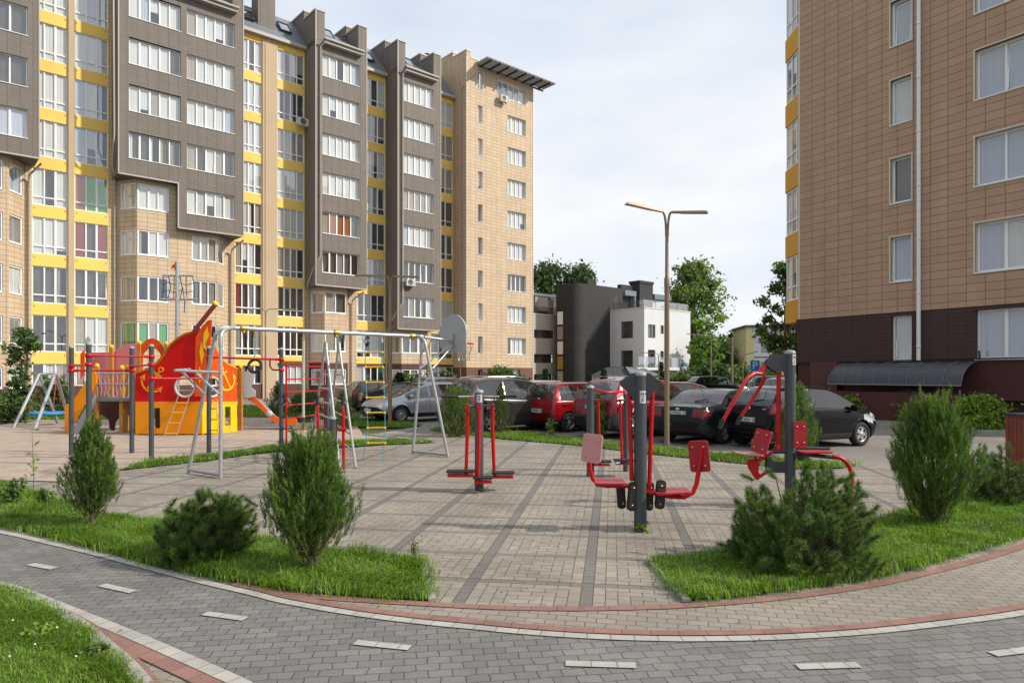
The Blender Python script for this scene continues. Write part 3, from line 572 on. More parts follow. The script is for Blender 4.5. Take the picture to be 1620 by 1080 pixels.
def seg_windows(p, q, z0, z1, wins, mats, mi=0, rev=.12, zs=None):
    """one straight piece of a bay; wins: list of (f0,f1,zb,zt,n,style,seed)"""
    l = math.hypot(q[0] - p[0], q[1] - p[1]); d = ((q[0] - p[0]) / l, (q[1] - p[1]) / l); mb = MB()
    holes = [(a, b, c, f) for (a, b, c, f, *_) in wins]
    if zs: wall_holes(mb, p, d, 0, l, z0, zs, holes, 1, rev); wall_holes(mb, p, d, 0, l, zs, z1, holes, 0, rev)
    else: wall_holes(mb, p, d, 0, l, z0, z1, holes, mi, rev)
    for (a, b, c, f, n, st, sd) in wins: window(LB, p, d, a, b, c, f, n, 0, st, .05, .085, sd)
    return mb
def lower_bay(pts, zt, rows, wl, wf, wr, zs, seed, plinth=None):
    """chamfered tan bay: pts plan (u,v) x4"""
    P4 = [(u, -v) for u, v in pts]; allmb = MB()
    for si, wn in ((0, wl), (1, wf), (2, wr)):
        p, q = P4[si], P4[si + 1]; wins = []
        for j, (a, b, n, rr) in enumerate(wn):
            for k in rr:
                t = 2.17 + FH * k; hh = 1.62 if k else 1.2
                st = 'light' if k >= 4 else ('mix' if k >= 2 else 'dark')  # dimmer reflections of the low rows are put into the curtain tones
                if seed == 12 and k == 1 and a < 1: st = 4 if si == 0 else [4, 2, 4]
                wins.append((a, b, t - hh, t, n, st, seed * 17 + k * 3 + si + j))
        m = seg_windows(p, q, -.1, zt, wins, None, zs=zs)
        b0 = len(allmb.v); allmb.v += m.v; allmb.f += [[i + b0 for i in f] for f in m.f]; allmb.m += m.m; allmb.uv += m.uv; allmb.sm += m.sm
    allmb.build('lower_bay', [TAN, plinth or PLI], LB.root)
    t = MB()
    for (a, b) in zip(P4, P4[1:]):
        pass
lower_bay([(-21, 1.3), (-17.31, 1.3), (-16.42, 0.0), (-16.40, -.1)], 14.6, 5, [(.6, 3.45, 4, range(5))], [(.10, 1.4, 1, range(5))], [], zl, 11)
lower_bay([(-11.55, 0), (-10.70, 1.3), (-5.72, 1.3), (-4.72, 0)], 14.6, 5, [(.22, 1.50, 1, range(5))], [(.05, 1.90, 3, range(5)), (3.30, 4.93, 3, range(4))], [(.06, 1.25, 1, range(4))], zl, 12)
lower_bay([(1.45, 0), (2.10, 1.3), (3.98, 1.3), (4.74, 0)], 8.6, 3, [(.18, 1.40, 1, range(3))], [(.05, 1.83, 2, range(3))], [(.06, 1.2, 1, range(3))], zr, 13)
lower_bay([(8.32, 0), (8.90, 1.3), (11.5, 1.3), (12.28, 0)], 5.7, 2, [(.18, 1.36, 1, range(2))], [(.05, 2.5, 3, range(2))], [(.06, 1.2, 1, range(2))], zr, 14)

def upper_bay(ua, ub, zb, wins, seed, step=None, fins=(True, True), fwid=.72):
    V = 1.9; zt = 26.75; mb = MB(); holes = []
    for (a, b, n, kk) in wins:
        for k in kk:
            t = 2.2 + FH * k; holes.append((a, b, t - 1.64, t))
    if step is None: wall_holes(mb, (0, -V), XD, ua, ub, zb, zt, holes, 0, .16, 1)
    else:
        us, zb2 = step; wall_holes(mb, (0, -V), XD, ua, us, zb, zt, holes, 0, .16, 1); wall_holes(mb, (0, -V), XD, us, ub, zb2, zt, holes, 0, .16, 1)
    wall_holes(mb, (ua, 0.3), (0, -1), 0, V + .3, zb, zt, (), 0); zbr = step[1] if step else zb; wall_holes(mb, (ub, -V), (0, 1), 0, V + .3, zbr, zt, (), 0)
    if step:
        us, zb2 = step
        mb.face([(ua, -V, zb), (ua, .3, zb), (us, .3, zb), (us, -V, zb)], 2); mb.face([(us, -V, zb2), (us, .3, zb2), (ub, .3, zb2), (ub, -V, zb2)], 2); wall_holes(mb, (us, 0.3), (0, -1), 0, V + .3, zb2, zb, (), 0)
    else: mb.face([(ua, -V, zb), (ua, .3, zb), (ub, .3, zb), (ub, -V, zb)], 2)
    # fins rising above the eaves in two steps
    for i, (fa, fb) in enumerate(((ua, ua + fwid), (ub - fwid, ub))):
        if not fins[i]: continue
        if i: fb = ub
        prof = [(.3 - 2.6 - V, 0)]
        mb.bb((fa + .001 * i, -V + .001, zt - .4), (fb - .001, .1, 28.85), 0); mb.bb((fa + .002, .1, zt - .4), (fb - .002, 2.6, 29.5), 0)
        mb.bb((fa - .05, -V - .05, 28.85), (fb + .05, .1, 28.97), 1); mb.bb((fa - .05, .05, 29.5), (fb + .05, 2.65, 29.62), 1)
    o = mb.build('clad_bay', [GREYC, TRIM, SOFF], LB.root)
    tr = MB()
    lo = zb
    tr.bb((ua - .03, -V - .03, zb), (ua + .04, -V + .02, 28.84), 0)
    if step: tr.bb((ua, -V - .03, zb - .03), (step[0], -V + .05, zb + .06), 0); tr.bb((step[0] - .04, -V - .031, step[1]), (step[0] + .04, -V + .05, zb + .06), 0); tr.bb((step[0], -V - .03, step[1] - .03), (ub, -V + .05, step[1] + .06), 0)
    else: tr.bb((ua, -V - .03, zb - .03), (ub, -V + .05, zb + .06), 0)
    tr.bb((ub - .03, -V - .032, zbr), (ub + .03, -V + .03, 28.84), 0)
    tr.build('corner_trim', TRIM, o)
    for (a, b, n, kk) in wins:
        for k in kk:
            t = 2.2 + FH * k; st = 'white' if k >= 5 else ('light' if k >= 4 else 'mix')  # paler curtains higher up stand in for reflected sky
            if seed == 23 and k == 4: st = [2, 3, 3, 3, 8]
            if seed == 22 and k == 5 and a < -9: st = [8, 8, 6, 8, 8]
            if seed == 22 and k == 5 and a > -9: st = [2, 8, 0, 2, 8]
            if seed == 23 and k == 8: st = [0, 0, 6, 0, 7]
            if seed == 23 and k == 3: st = [8, 8, 1, 8, 6]
            window(LB, (0, -V), XD, a, b, t - 1.64, t, n, 0, st, .16, .06, seed * 13 + k)
    # bay roof between the fins
    ra, rb = ua + fwid + .003, ub - fwid - .003; rf = MB(); e = V + .45; ez = 26.78
    rf.mesh([(ra, -e, ez), (rb, -e, ez), (rb, 1.6, 29.3), (ra, 1.6, 29.3), (ra, -e, ez - .16), (rb, -e, ez - .16), (rb, 1.6, 29.1), (ra, 1.6, 29.1)], [(0, 1, 2, 3), (7, 6, 5, 4), (1, 5, 6, 2), (4, 0, 3, 7), (0, 4, 5, 1)], 0)
    rf.tube([(ra - .25, -e - .06, ez - .08), (rb + .25, -e - .06, ez - .08)], .085, 1, 8); rf.bb((ra - .2, -e + .02, ez - .34), (rb + .2, -V + .02, ez - .17), 1)
    ro = rf.build('bay_roof', [ROOFM, TRIM], LB.root); return o, (ra, rb)
rows = lambda a: range(a, 9)
upper_bay(-24, -15.91, 14.25, [(-19.6, -16.45, 4, rows(5))], 21)
upper_bay(-11.85, -4.21, 14.2, [(-11.27, -8.25, 5, rows(5)), (-7.87, -4.81, 5, rows(4))], 22, (-8.4, 11.3))
upper_bay(1.11, 5.35, 8.4, [(1.64, 4.72, 5, rows(3))], 23)
upper_bay(8.19, 12.42, 5.44, [(8.7, 11.7, 5, rows(2))], 24)
def skylight(ux, v, z, opened=False):
    mb = MB(); sl_ = math.atan2(2.6, 2.3); M = Matrix.Translation((ux, -v, z)) @ Matrix.Rotation(sl_, 4, 'X'); mb2 = MB()
    for q in (((-.45, 0, .0), (-.37, 1.3, .14)), ((.37, 0, .0), (.45, 1.3, .14)), ((-.37, 0, .0), (.37, .09, .14)), ((-.37, 1.21, .0), (.37, 1.3, .14))): mb.bb(q[0], q[1], 0, M)
    o = mb.build('skylight', [mat('dark_frame', (.05, .045, .045), .5)], LB.root); mb2.face([M @ Vector(p) for p in ((-.37, .09, .1), (.37, .09, .1), (.37, 1.21, .1), (-.37, 1.21, .1))]); mb2.build('pane', glassmat('roof_glass', .6, (.2, .22, .25)), o)
for (a, b, sk) in ((-15.9, -11.86, ()), (-4.2, 1.10, (-3.0, -.2)), (5.36, 8.18, (6.9,)), (12.43, 15.2, (13.7,))):
    mb = MB(); e = .38; ez = 26.62
    mb.mesh([(a, -e, ez), (b, -e, ez), (b, 2.2, 29.5), (a, 2.2, 29.5), (a, -e, ez - .14), (b, -e, ez - .14), (b, 2.2, 29.2), (a, 2.2, 29.2)], [(0, 1, 2, 3), (7, 6, 5, 4), (1, 5, 6, 2), (4, 0, 3, 7), (0, 4, 5, 1)], 0)
    mb.bb((a, -e - .03, ez - .2), (b, -e, ez + .03), 1); mb.bb((a, -e, ez - .22), (b, .05, ez - .145), 1)
    mb.build('mansard_roof', [ROOFM, TRIM], LB.root)
    for s_ in sk: skylight(s_, -.35, 27.55)
for (a, z) in ((2.2, 27.4), (9.6, 27.4), (4.0, 27.4)): skylight(a + .6, .75, 27.65)
mb = MB(); mb.bb((-24, 2.0, 29.2), (15.3, 13.4, 29.34), 0); mb.build('roof_deck', ROOFM, LB.root)
for (ua, ub, zt) in ((-2.35, -1.05, 30.6), (-9.4, -7.6, 30.2)):
    mb = MB(); mb.bb((ua, .35, 26.9), (ub, 1.6, zt), 0); mb.bb((ua - .06, .29, zt), (ub + .06, 1.66, zt + .12), 1); mb.build('chimney', [GREYC, TRIM], LB.root)
mb = MB(); mb.bb((14.6, 3.4, 29.2), (16.4, 5.2, 31.3), 0)
mb.mesh([(14.5, 3.2, 31.5), (16.5, 3.2, 31.5), (16.5, 5.4, 31.5), (14.5, 5.4, 31.5), (14.5, 3.2, 31.6), (16.5, 3.2, 31.6), (16.5, 5.4, 31.9), (14.5, 5.4, 31.9)], [(0, 3, 2, 1), (4, 5, 6, 7), (0, 1, 5, 4), (1, 2, 6, 5), (2, 3, 7, 6), (3, 0, 4, 7)], 1)
for (x, y) in ((14.7, 3.5), (16.3, 3.5), (14.7, 5.1), (16.3, 5.1)): mb.bb((x - .05, y - .05, 31.3), (x + .05, y + .05, 31.5), 1)
mb.build('chimney', [STUC, SOFF], LB.root)
# end tower
V = 1.9; ua, ub = 15.19, 23.17; mb = MB(); holes = []
wd = [(19.97, 22.27)] ; nr = [(16.47, 17.01)]
for k in range(10):
    t = 2.2 + FH * k
    hh = 1.55 if k else 1.0
    holes.append((nr[0][0], nr[0][1], t - hh, t)); holes.append(((18.75 if k == 9 else (19.97 if k else 20.1)), (22.27 if k else 21.5), t - hh, t))
wall_holes(mb, (0, -V), XD, ua, ub, 2.35, 29.7, holes, 0, .2, 2); wall_holes(mb, (0, -V), XD, ua, ub, -.1, 2.35, holes, 1, .2, 1)
wall_holes(mb, (ua, 0.3), (0, -1), 0, V + .3, 2.35, 29.7, (), 0); wall_holes(mb, (ua, 0.3), (0, -1), 0, V + .3, -.1, 2.35, (), 1)
wall_holes(mb, (ub, -V), (0, 1), 0, 15.2, 2.35, 29.7, (), 0); wall_holes(mb, (ub, -V), (0, 1), 0, 15.2, -.1, 2.35, (), 1)
mb.bb((ua + .002, -V + .002, 29.7), (ua + .45, .1, 30.25), 0); mb.bb((ua + .002, .1, 26.4), (ua + .45, 2.6, 30.7), 0); mb.bb((ua - .04, -V - .04, 30.25), (ua + .5, .1, 30.34), 2); mb.bb((ua - .04, .06, 30.7), (ua + .5, 2.65, 30.8), 2)
mb.bb((ua + .46, -V - .04, 29.7), (ub + .04, -V + .35, 29.8), 2); mb.bb((ub - .3, -V + .36, 29.7), (ub + .04, 13.3, 29.8), 2)
et = mb.build('end_tower', [TAN, PLIB, LTRIM], LB.root)
mb = MB(); mb.bb((ua - .02, -V - .03, 2.35), (ua + .03, -V + .02, 29.7), 0); mb.bb((ub - .03, -V - .03, -.1), (ub + .03, -V + .03, 29.7), 0); mb.build('corner_trim', LTRIM, et)
for k in range(10):
    t = 2.2 + FH * k; st = 'white' if k >= 7 else 'light'; hh = 1.55 if k else 1.0  # whiter curtains at the top, in place of bright sky reflections
    window(LB, (0, -V), XD, 16.47, 17.01, t - hh, t, 1, 0, 'mix' if k > 2 else 'dark', .2, .05, 300 + k)
    window(LB, (0, -V), XD, 18.75 if k == 9 else (19.97 if k else 20.1), 22.27 if k else 21.5, t - hh, t, 5 if k == 9 else (4 if k else 2), 0, st if k else 'light', .2, .06, 320 + k)
mb = MB()
for i in range(9): v = 2.0 + .19 * i; mb.bb((ua + 1.0, -v - .05, 29.30), (ub + 1.4, -v + .04, 29.42), 0)
for i in range(8): uu = ua + 1.5 + i * 1.02; mb.bb((uu - .05, -3.7, 29.14), (uu + .05, -V - .003, 29.295), 0)
mb.bb((ub + .03, -1.9, 29.14), (ub + 1.4, -1.8, 29.29), 0)
mb.build('louvred_awning', mat('dark_awning_metal', (.045, .042, .045), .5), LB.root)
# pipes
pipe(LB, [(-12.1, -2.1, 27), (-12.15, -2.0, 26), (-12.1, -2.0, 16.6), (-12.0, -1.0, 15.2), (-11.72, -.12, 14.0), (-11.72, -.12, .2)])
pipe(LB, [(1.95, -2.4, 26.7), (1.45, -2.02, 26.2), (1.45, -2.02, 10.6), (1.2, -1.8, 10.1), (.95, -.9, 8.6), (1.3, -.12, 8.2), (1.3, -.12, .2)])
pipe(LB, [(9.05, -2.4, 26.7), (8.6, -2.02, 26.2), (8.6, -2.02, 7.6), (8.25, -1.9, 7.1), (8.05, -.7, 5.6), (8.2, -.12, 5.2), (8.2, -.12, .2)])
pipe(LB, [(16.3, -2.1, 29.6), (16.1, -2.05, 28.6), (15.3, -1.98, 27.6), (15.05, -1.2, 27.0), (15.08, -1.2, .2)])
for uu, z in ((-16.2, 14.2), (-4.42, 11.2), (5.02, 8.3), (12.5, 5.3)): pipe(LB, [(uu + .5, -1.2, z), (uu, -.3, z - .6), (uu, -.12, z - .9), (uu, -.12, .2)], .06)
# basement-side box for the unseen flank
mb = MB(); wall_holes(mb, (23.1, 13.5), (-1, 0), 0, 47, -.1, 29.3, (), 0); mb.build('rear_wall', STUC, LB.root)
def ac_unit(fr, u, v, z, label, rz=0):
    t = thing('air_conditioner', label, 'air conditioner', fr.w(u, v, z), math.atan2(fr.d[1], fr.d[0]) + rz, 'air conditioner units on the apartment facades')
    mb = MB(); mb.bb((-.42, -.32, 0), (.42, 0, .56), 0)
    for i in range(7): mb.bb((.27, -.335, .06 + i * .065), (.40, -.321, .09 + i * .065), 0)
    mb.build('casing', mat('ac_plastic', (.55, .54, .50), .5), t)
    fb = MB(); M = Matrix.Translation((-.08, -.325, .28)) @ Matrix.Rotation(pi / 2, 4, 'X'); fb.lathe([(0, .0), (.20, .0), (.22, .015), (.24, .0)], 0, 20, M); fb.build('fan_grille', mat('ac_grille', (.10, .10, .10), .6), t)
    bb_ = MB(); bb_.bb((-.35, -.3, -.05), (-.31, .08, -.003), 0); bb_.bb((.31, -.3, -.05), (.35, .08, -.003), 0); bb_.build('bracket', STEEL, t)
ac_unit(LB, .75, .42, LB.z(472, 199, .4), 'air conditioner on the yellow strip just left of the grey bay, near the roof')
ac_unit(LB, 9.2, 2.02, LB.z(647, 453, 1.9), 'air conditioner beside the second lowest window of the grey bay nearest the end tower')
ac_unit(LB, 19.2, 2.1, LB.z(792, 163, 1.9), 'air conditioner below the top window of the tan end tower')
ac_unit(LB, 5.75, .35, LB.z(583, 335, .3), 'narrow air conditioner at the left edge of the yellow strip between two grey bays')

# brown building on the right
RB = Frame('apartment_building', 'brown tile clad apartment building with dark plinth and yellow side bays at the right edge', 'apartment building', (12.5, 29.7), (.54, -.84))
TANR = brickmat('brown_tile_cladding', (.50, .325, .215), (.45, .29, .193), (.15, .09, .065), .6, .292, .010, off=0, bump=.35, streak=.10, stain=.06, rough=.7)
PLR = brickmat('dark_brown_plinth_tile', (.062, .030, .026), (.055, .027, .024), (.02, .012, .011), .6, .147, .010, off=0, bump=.3, stain=.1, rough=.7)
HT = 25.2; mb = MB(); wins = []
for k in range(7):
    t = 4.03 + 3.02 * k
    wins += [(3.94, 4.72, t - 1.72, t, 1), (6.88, 9.45, t - 1.72, t, 3), (10.6, 12.0, t - 1.72, t, 2)]
holes = [w_[:4] for w_ in wins]
wall_holes(mb, (0, 0), XD, .0, 13, 4.16, HT, holes, 0, .16, 2); wall_holes(mb, (0, .02), XD, -.15, 13, 2.22, 4.16, holes, 1, .18, 1); wall_holes(mb, (0, .06), XD, -.1, 13, -.05, 2.2, (), 3)
mb.bb((-.15, .03, 2.2), (13, .2, 2.24), 1)
wall_holes(mb, (0, 15), (0, -1), 0, 15, 4.16, HT, (), 0); wall_holes(mb, (-.15, 15), (0, -1), 0, 15, -.05, 4.16, (), 1)
wall_holes(mb, (13, 0), (0, 1), 0, 15, -.05, HT, (), 0); wall_holes(mb, (13, 15), (-1, 0), 0, 13, -.05, HT, (), 0)
mb.bb((-.1, .0, HT), (13.1, 15.1, HT + .3), 2)
mb.face([(-.15, 0.02, 4.16), (13, .02, 4.16), (13, 0, 4.16), (-.15, 0, 4.16)], 1); mb.face([(-.15, .02, 4.158), (0.0, .02, 4.158), (0, 15, 4.158), (-.15, 15, 4.158)], 1)
mb.build('wall', [TANR, PLR, LTRIM, mat('maroon_plinth_render', (.075, .022, .02), .75, var=.1)], RB.root)
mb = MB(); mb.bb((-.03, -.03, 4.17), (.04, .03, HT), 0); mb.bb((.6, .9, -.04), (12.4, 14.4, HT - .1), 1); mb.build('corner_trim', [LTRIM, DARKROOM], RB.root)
for i, (a, b, c, f, n) in enumerate(wins):
    k = i // 3; window(RB, (0, 0) if k else (0, .02), XD, a, b, c, f, n, 0, 7 if (i % 3 == 1 and k != 1) else ('light' if i % 3 else [0, 7, 8][k % 3]), .17, .075, 500 + i, trim=bool(k))
pipe(RB, [(5.04, -.12, HT), (5.04, -.12, 2.3)], .075, m=mat('pale_downpipe', (.80, .79, .78), .4))
# faceted yellow bay on its far end
bp_ = [(.0, .15), (-1.55, 1.2), (-1.55, 3.2), (0, 4.2)]
OCH = mat('ochre_render', (.72, .36, .03), .7, var=.06)
for k in range(8):
    yb = MB(); zb = 4.1 + 3.02 * k; zt = zb + 1.0; o_ = .0
    for p, q in zip(bp_, bp_[1:]):
        yb.face([(*q, zb), (*p, zb), (*p, zt), (*q, zt)][::-1] if 0 else [(*q, zb), (*p, zb), (*p, zt), (*q, zt)], 0)
    yb.face([(*p, zt) for p in bp_], 0); yb.face([(*p, zb) for p in bp_[::-1]], 0)
    yb.build('yellow_spandrel', OCH, RB.root)
for k in range(7):
    zb = 5.1 + 3.02 * k; zt = zb + 2.02
    for j, (p, q, n) in enumerate(((bp_[1], bp_[0], 3), (bp_[2], bp_[1], 2))):
        l = math.hypot(q[0] - p[0], q[1] - p[1]); window(RB, p, ((q[0] - p[0]) / l, (q[1] - p[1]) / l), .02, l - .02, zb + .01, zt - .01, n, .62, 7 if (k + j) % 2 else 'light', .05, .075, 700 + k * 3 + j, 'bay_glazing', drip=False)
# meter box, conduits, basement canopy
mb = MB(); mb.bb((.75, -.35, .35), (1.95, .055, 2.3), 0); mb.build('service_cabinet', mat('cabinet_brown', (.085, .032, .026), .6, var=.08), RB.root)
mb = MB(); mb.tube([(-.1, -.05, 2.28), (9, -.06, 2.34), (12.8, -.05, 2.3)], .025, 0, 6); mb.tube([(7.05, -.06, 2.3), (7.05, -.1, 2.6)], .03, 0, 6); mb.build('conduit', BLACK, RB.root)
CN = MB(); n = 10; ca, cb_ = 2.15, 7.0
arc = [(-.05 - 1.25 * math.sin(a), 2.22 - .95 * (1 - math.cos(a))) for a in [pi / 2 * i / n * .92 for i in range(n + 1)]]
for (y0, z0), (y1, z1) in zip(arc, arc[1:]): CN.mesh([(ca, y0, z0), (cb_, y0, z0), (cb_, y1, z1), (ca, y1, z1), (ca, y0, z0 - .02), (cb_, y0, z0 - .02), (cb_, y1, z1 - .02), (ca, y1, z1 - .02)], [(0, 3, 2, 1), (4, 5, 6, 7), (2, 3, 7, 6)], 0, True)
for i in range(9): x = ca + (cb_ - ca) * i / 8; CN.tube([(x, y - .012, z + .006) for y, z in arc], .014, 1, 5)
CN.tube([(ca, arc[-1][0], arc[-1][1]), (cb_, arc[-1][0], arc[-1][1])], .03, 1, 6)
for x in (ca + .05, cb_ - .05): CN.tube([(x, -1.25, 1.25), (x, -1.25, .1)], .03, 1, 6)
CN.build('basement_canopy', [mat('smoked_polycarbonate', (.05, .055, .07), .25, var=.2, vscale=2), mat('canopy_metal', (.16, .16, .17), .5)], RB.root)
mb = MB(); mb.bb((2.3, -1.2, -.05), (7.0, -1.0, 1.12), 0); mb.bb((2.3, -.99, -.05), (2.5, .05, 1.12), 0); mb.bb((7.6, -.25, .9), (9.1, .0, 1.0), 0); mb.bb((8.9, -.6, -.05), (13, .0, .95), 0); mb.build('basement_wall', mat('maroon_render', (.085, .024, .024), .8, var=.12), RB.root)

# pale modern house with the dark brick stair tower
HB = Frame('modern_house', 'white and beige modern house with a rounded dark brick stair tower, behind the parked cars', 'house', (15.3, 79.0), (.7521, .6591))
HWM = mat('white_stucco', (.62, .635, .65), .8, var=.04, vscale=.5); HTM = mat('beige_stucco', (.42, .37, .31), .8, var=.05, vscale=.5); DBR = brickmat('black_brick', (.030, .028, .030), (.045, .04, .04), (.018, .017, .017), .25, .075, .012, bump=.5, stain=.15)
DFR = mat('dark_window_frame', (.04, .032, .03), .5)
def dwin(fr, parent, p0, d, a, b, c, f, n=1, dep=.12, back=DK2, dark=True, transom=None):
    iv = inw(d); M = Matrix.Translation((p0[0] + d[0] * a, p0[1] + d[1] * a, c)) @ Matrix.Rotation(math.atan2(d[1], d[0]), 4, 'Z'); W = b - a; H = f - c; mb = MB(); w_ = .07
    for q in (((0, dep, 0), (W, dep + .06, w_)), ((0, dep, H - w_), (W, dep + .06, H)), ((0, dep, w_), (w_, dep + .06, H - w_)), ((W - w_, dep, w_), (W, dep + .06, H - w_))): mb.bb(q[0], q[1], 0, M)
    for i in range(1, n): x = W * i / n; mb.bb((x - .03, dep + .002, w_), (x + .03, dep + .058, H - w_), 0, M)
    if transom: mb.bb((w_, dep + .003, transom), (W - w_, dep + .057, transom + .05), 0, M)
    o = mb.build('window', DFR if dark else WHITE, parent)
    m2 = MB(); m2.face([M @ Vector(p) for p in ((w_ / 2, dep + .03, w_ / 2), (W - w_ / 2, dep + .03, w_ / 2), (W - w_ / 2, dep + .03, H - w_ / 2), (w_ / 2, dep + .03, H - w_ / 2))]); m2.build('pane', GLASS, o)
    m3 = MB(); m3.face([M @ Vector(p) for p in ((0, dep + .3, 0), (W, dep + .3, 0), (W, dep + .3, H), (0, dep + .3, H))]); m3.build('curtain_or_backing', back, o)  # sheet behind the glass, by default in the dim tone of an unlit room
TR = 9.42; mb = MB()
hf = [(.7, 2.1, 6.0, 7.55), (.7, 2.1, 2.5, 4.6), (3.1, 3.75, 6.55, 7.55), (3.1, 3.75, 3.4, 4.5), (4.5, 6.8, .1, 2.1)]
wall_holes(mb, (0, 0), XD, 0, 9.2, 0, TR, hf, 0)
hl = [(1.7, 3.5, 6.0, 8.0), (1.7, 3.5, 2.3, 4.55)]     # on the left face measured from far end
wall_holes(mb, (0, 5.16), (0, -1), 0, 5.16, 0, TR, hl, 0)
wall_holes(mb, (9.2, 0), (0, 1), 0, 11, 0, TR, (), 0); mb.face([(0, 0, TR), (9.2, 0, TR), (9.2, 11, TR), (0, 11, TR)], 0)
mb.bb((-.05, -.05, TR), (9.25, .15, TR + .12), 1); mb.bb((-.05, .16, TR), (.15, 5.1, TR + .12), 1)
mb.build('white_wing', [HWM, LTRIM], HB.root)
for h in hf[:4]: dwin(HB, HB.root, (0, 0), XD, *h, n=2 if h[1] - h[0] > 1 else 1)
for h in hl: dwin(HB, HB.root, (0, 5.16), (0, -1), *h, n=2)
mb = MB(); mb.face([(4.5, .3, .1), (6.8, .3, .1), (6.8, .3, 2.1), (4.5, .3, 2.1)]); mb.build('garage_door', SOFF, HB.root)
rl = MB()
rl.bb((.1, .2, TR + .12), (9.0, .22, TR + 1.0), 0); rl.bb((.2, .23, TR + .12), (.22, 5, TR + 1.0), 0)
rl.build('glass_balustrade', CLEAR, HB.root)
mb = MB()
for x in (.2, 2.4, 4.6, 6.8, 8.9): mb.bb((x - .03, .16, TR + .1), (x + .03, .19, TR + 1.05), 0)
mb.build('balustrade_post', STEEL, HB.root)
# lower terrace with glass rail in front
mb = MB(); mb.bb((-4.5, -2.6, 2.2), (3.2, -.003, 2.5), 0); mb.bb((-4.4, -2.5, 0), (-4.2, -.1, 2.2), 0); mb.bb((3.0, -2.5, 0), (3.2, -.1, 2.2), 0); mb.build('terrace', HWM, HB.root)
mb = MB(); mb.bb((-4.4, -2.55, 2.5), (3.1, -2.53, 3.6), 0); mb.bb((3.11, -2.5, 2.5), (3.13, -.1, 3.6), 0); mb.build('glass_balustrade', CLEAR, HB.root)
mb = MB()
for i in range(6): x = -4.3 + i * 1.48; mb.bb((x - .025, -2.6, 2.5), (x + .025, -2.56, 3.65), 0)
mb.bb((-4.4, -2.59, 3.6), (3.1, -2.5, 3.65), 0); mb.build('balustrade_post', STEEL, HB.root)
# tower
tz = HB.z(935, 450, -5.16); u0 = HB.u(908, -5.16); u1 = HB.u(985, -5.16); ty = 5.16; R_ = 1.6; plan = [(u1, ty), (u1, ty + 2.9), (u0, ty + 2.9)]
for i in range(9): a = pi - 0 + pi / 2 * i / 8; plan.append((u0 + R_ + R_ * math.cos(a), ty + R_ + R_ * math.sin(a)))
mb = MB(); mb.vprism(plan, 0, tz, 0); to = mb.build('stair_tower', DBR, HB.root)
for p in to.data.polygons:
    if abs(p.normal.z) < .5: p.use_smooth = False
mb = MB(); M = Matrix.Translation((u1 - 1.3, ty - .003, 0))
nz = tz - 4.5
mb.prism([(-.25, nz), (.25, nz), (.25, tz - 1.2)] + [(.25 * math.cos(a), tz - 1.2 + .25 * math.sin(a)) for a in [pi * i / 8 for i in range(1, 8)]] + [(-.25, tz - 1.2)], .05, 0, M); mb.build('niche', DFR, HB.root)
# window strip on the tower's left side
sp_ = (u0 - .01, ty + 3.4)
for i in range(5):
    z0 = .5 + i * 1.75; back = [CB, mat('amber_blind', (.42, .26, .05), .8), CW, CG, CW][i]
    iv_M = Matrix.Translation((u0 - .02, ty + 2.75, z0)) @ Matrix.Rotation(-pi / 2, 4, 'Z'); mb = MB()
    for q in (((0, -.03, 0), (1.1, .03, .08)), ((0, -.03, 1.6), (1.1, .03, 1.68)), ((0, -.03, .08), (.08, .03, 1.6)), ((1.02, -.03, .08), (1.1, .03, 1.6))): mb.bb(q[0], q[1], 0, iv_M)
    o = mb.build('window', DFR, HB.root); m3 = MB(); m3.bb((.08, -.012, .08), (1.02, -.002, 1.6), 0, iv_M); m3.build('curtain_or_backing', back, o)
# beige wing left of the tower
bz = HB.z(870, 499, -9.0); ub0 = HB.u(820, -9.0); ub1 = HB.u(900, -9.0) + 1.5; l1 = ub1 - ub0; mb = MB(); hw = []
for (pa, pb, ya, yb_) in ((845, 876, 522, 535), (845, 876, 560, 574), (845, 876, 598, 612)):
    hw.append((HB.u(pa, -9) - ub0, HB.u(pb, -9) - ub0, HB.z(860, yb_, -9), HB.z(860, ya, -9)))
hw[2] = (hw[2][0], hw[2][1], .7, 1.75)
wall_holes(mb, (ub0, 9), XD, 0, l1, 0, bz, hw, 0); mb.face([(ub0, 9, bz), (ub1, 9, bz), (ub1, 18, bz), (ub0, 18, bz)], 0); wall_holes(mb, (ub0, 18), (0, -1), 0, 9, 0, bz, (), 0); mb.bb((ub0, 8.95, bz), (ub1, 9.15, bz + .12), 1)
mb.build('beige_wing', [HTM, LTRIM], HB.root)
for h in hw: dwin(HB, HB.root, (ub0, 9), XD, *h, n=4)
mb = MB()
for i in range(5): x = ub0 + .6 + i * 2.6; mb.bb((x, 9.6, bz), (x + .45, 10.1, bz + 2.3), 0)
mb.bb((ub0, 9.5, bz + 2.3), (ub1, 10.2, bz + 2.6), 1); mb.build('pergola', [mat('grey_render', (.28, .28, .28), .8), mat('blue_grey_metal', (.14, .18, .21), .5)], HB.root)
mb = MB(); mb.bb((ub0, 12, bz), (ub1, 17, bz + 3.0), 0); mb.build('penthouse', SOFF, HB.root)
mb = MB(); mb.bb((ub0, 9.2, bz + .12), (ub1, 9.22, bz + 1.0), 0); mb.build('glass_balustrade', CLEAR, HB.root)
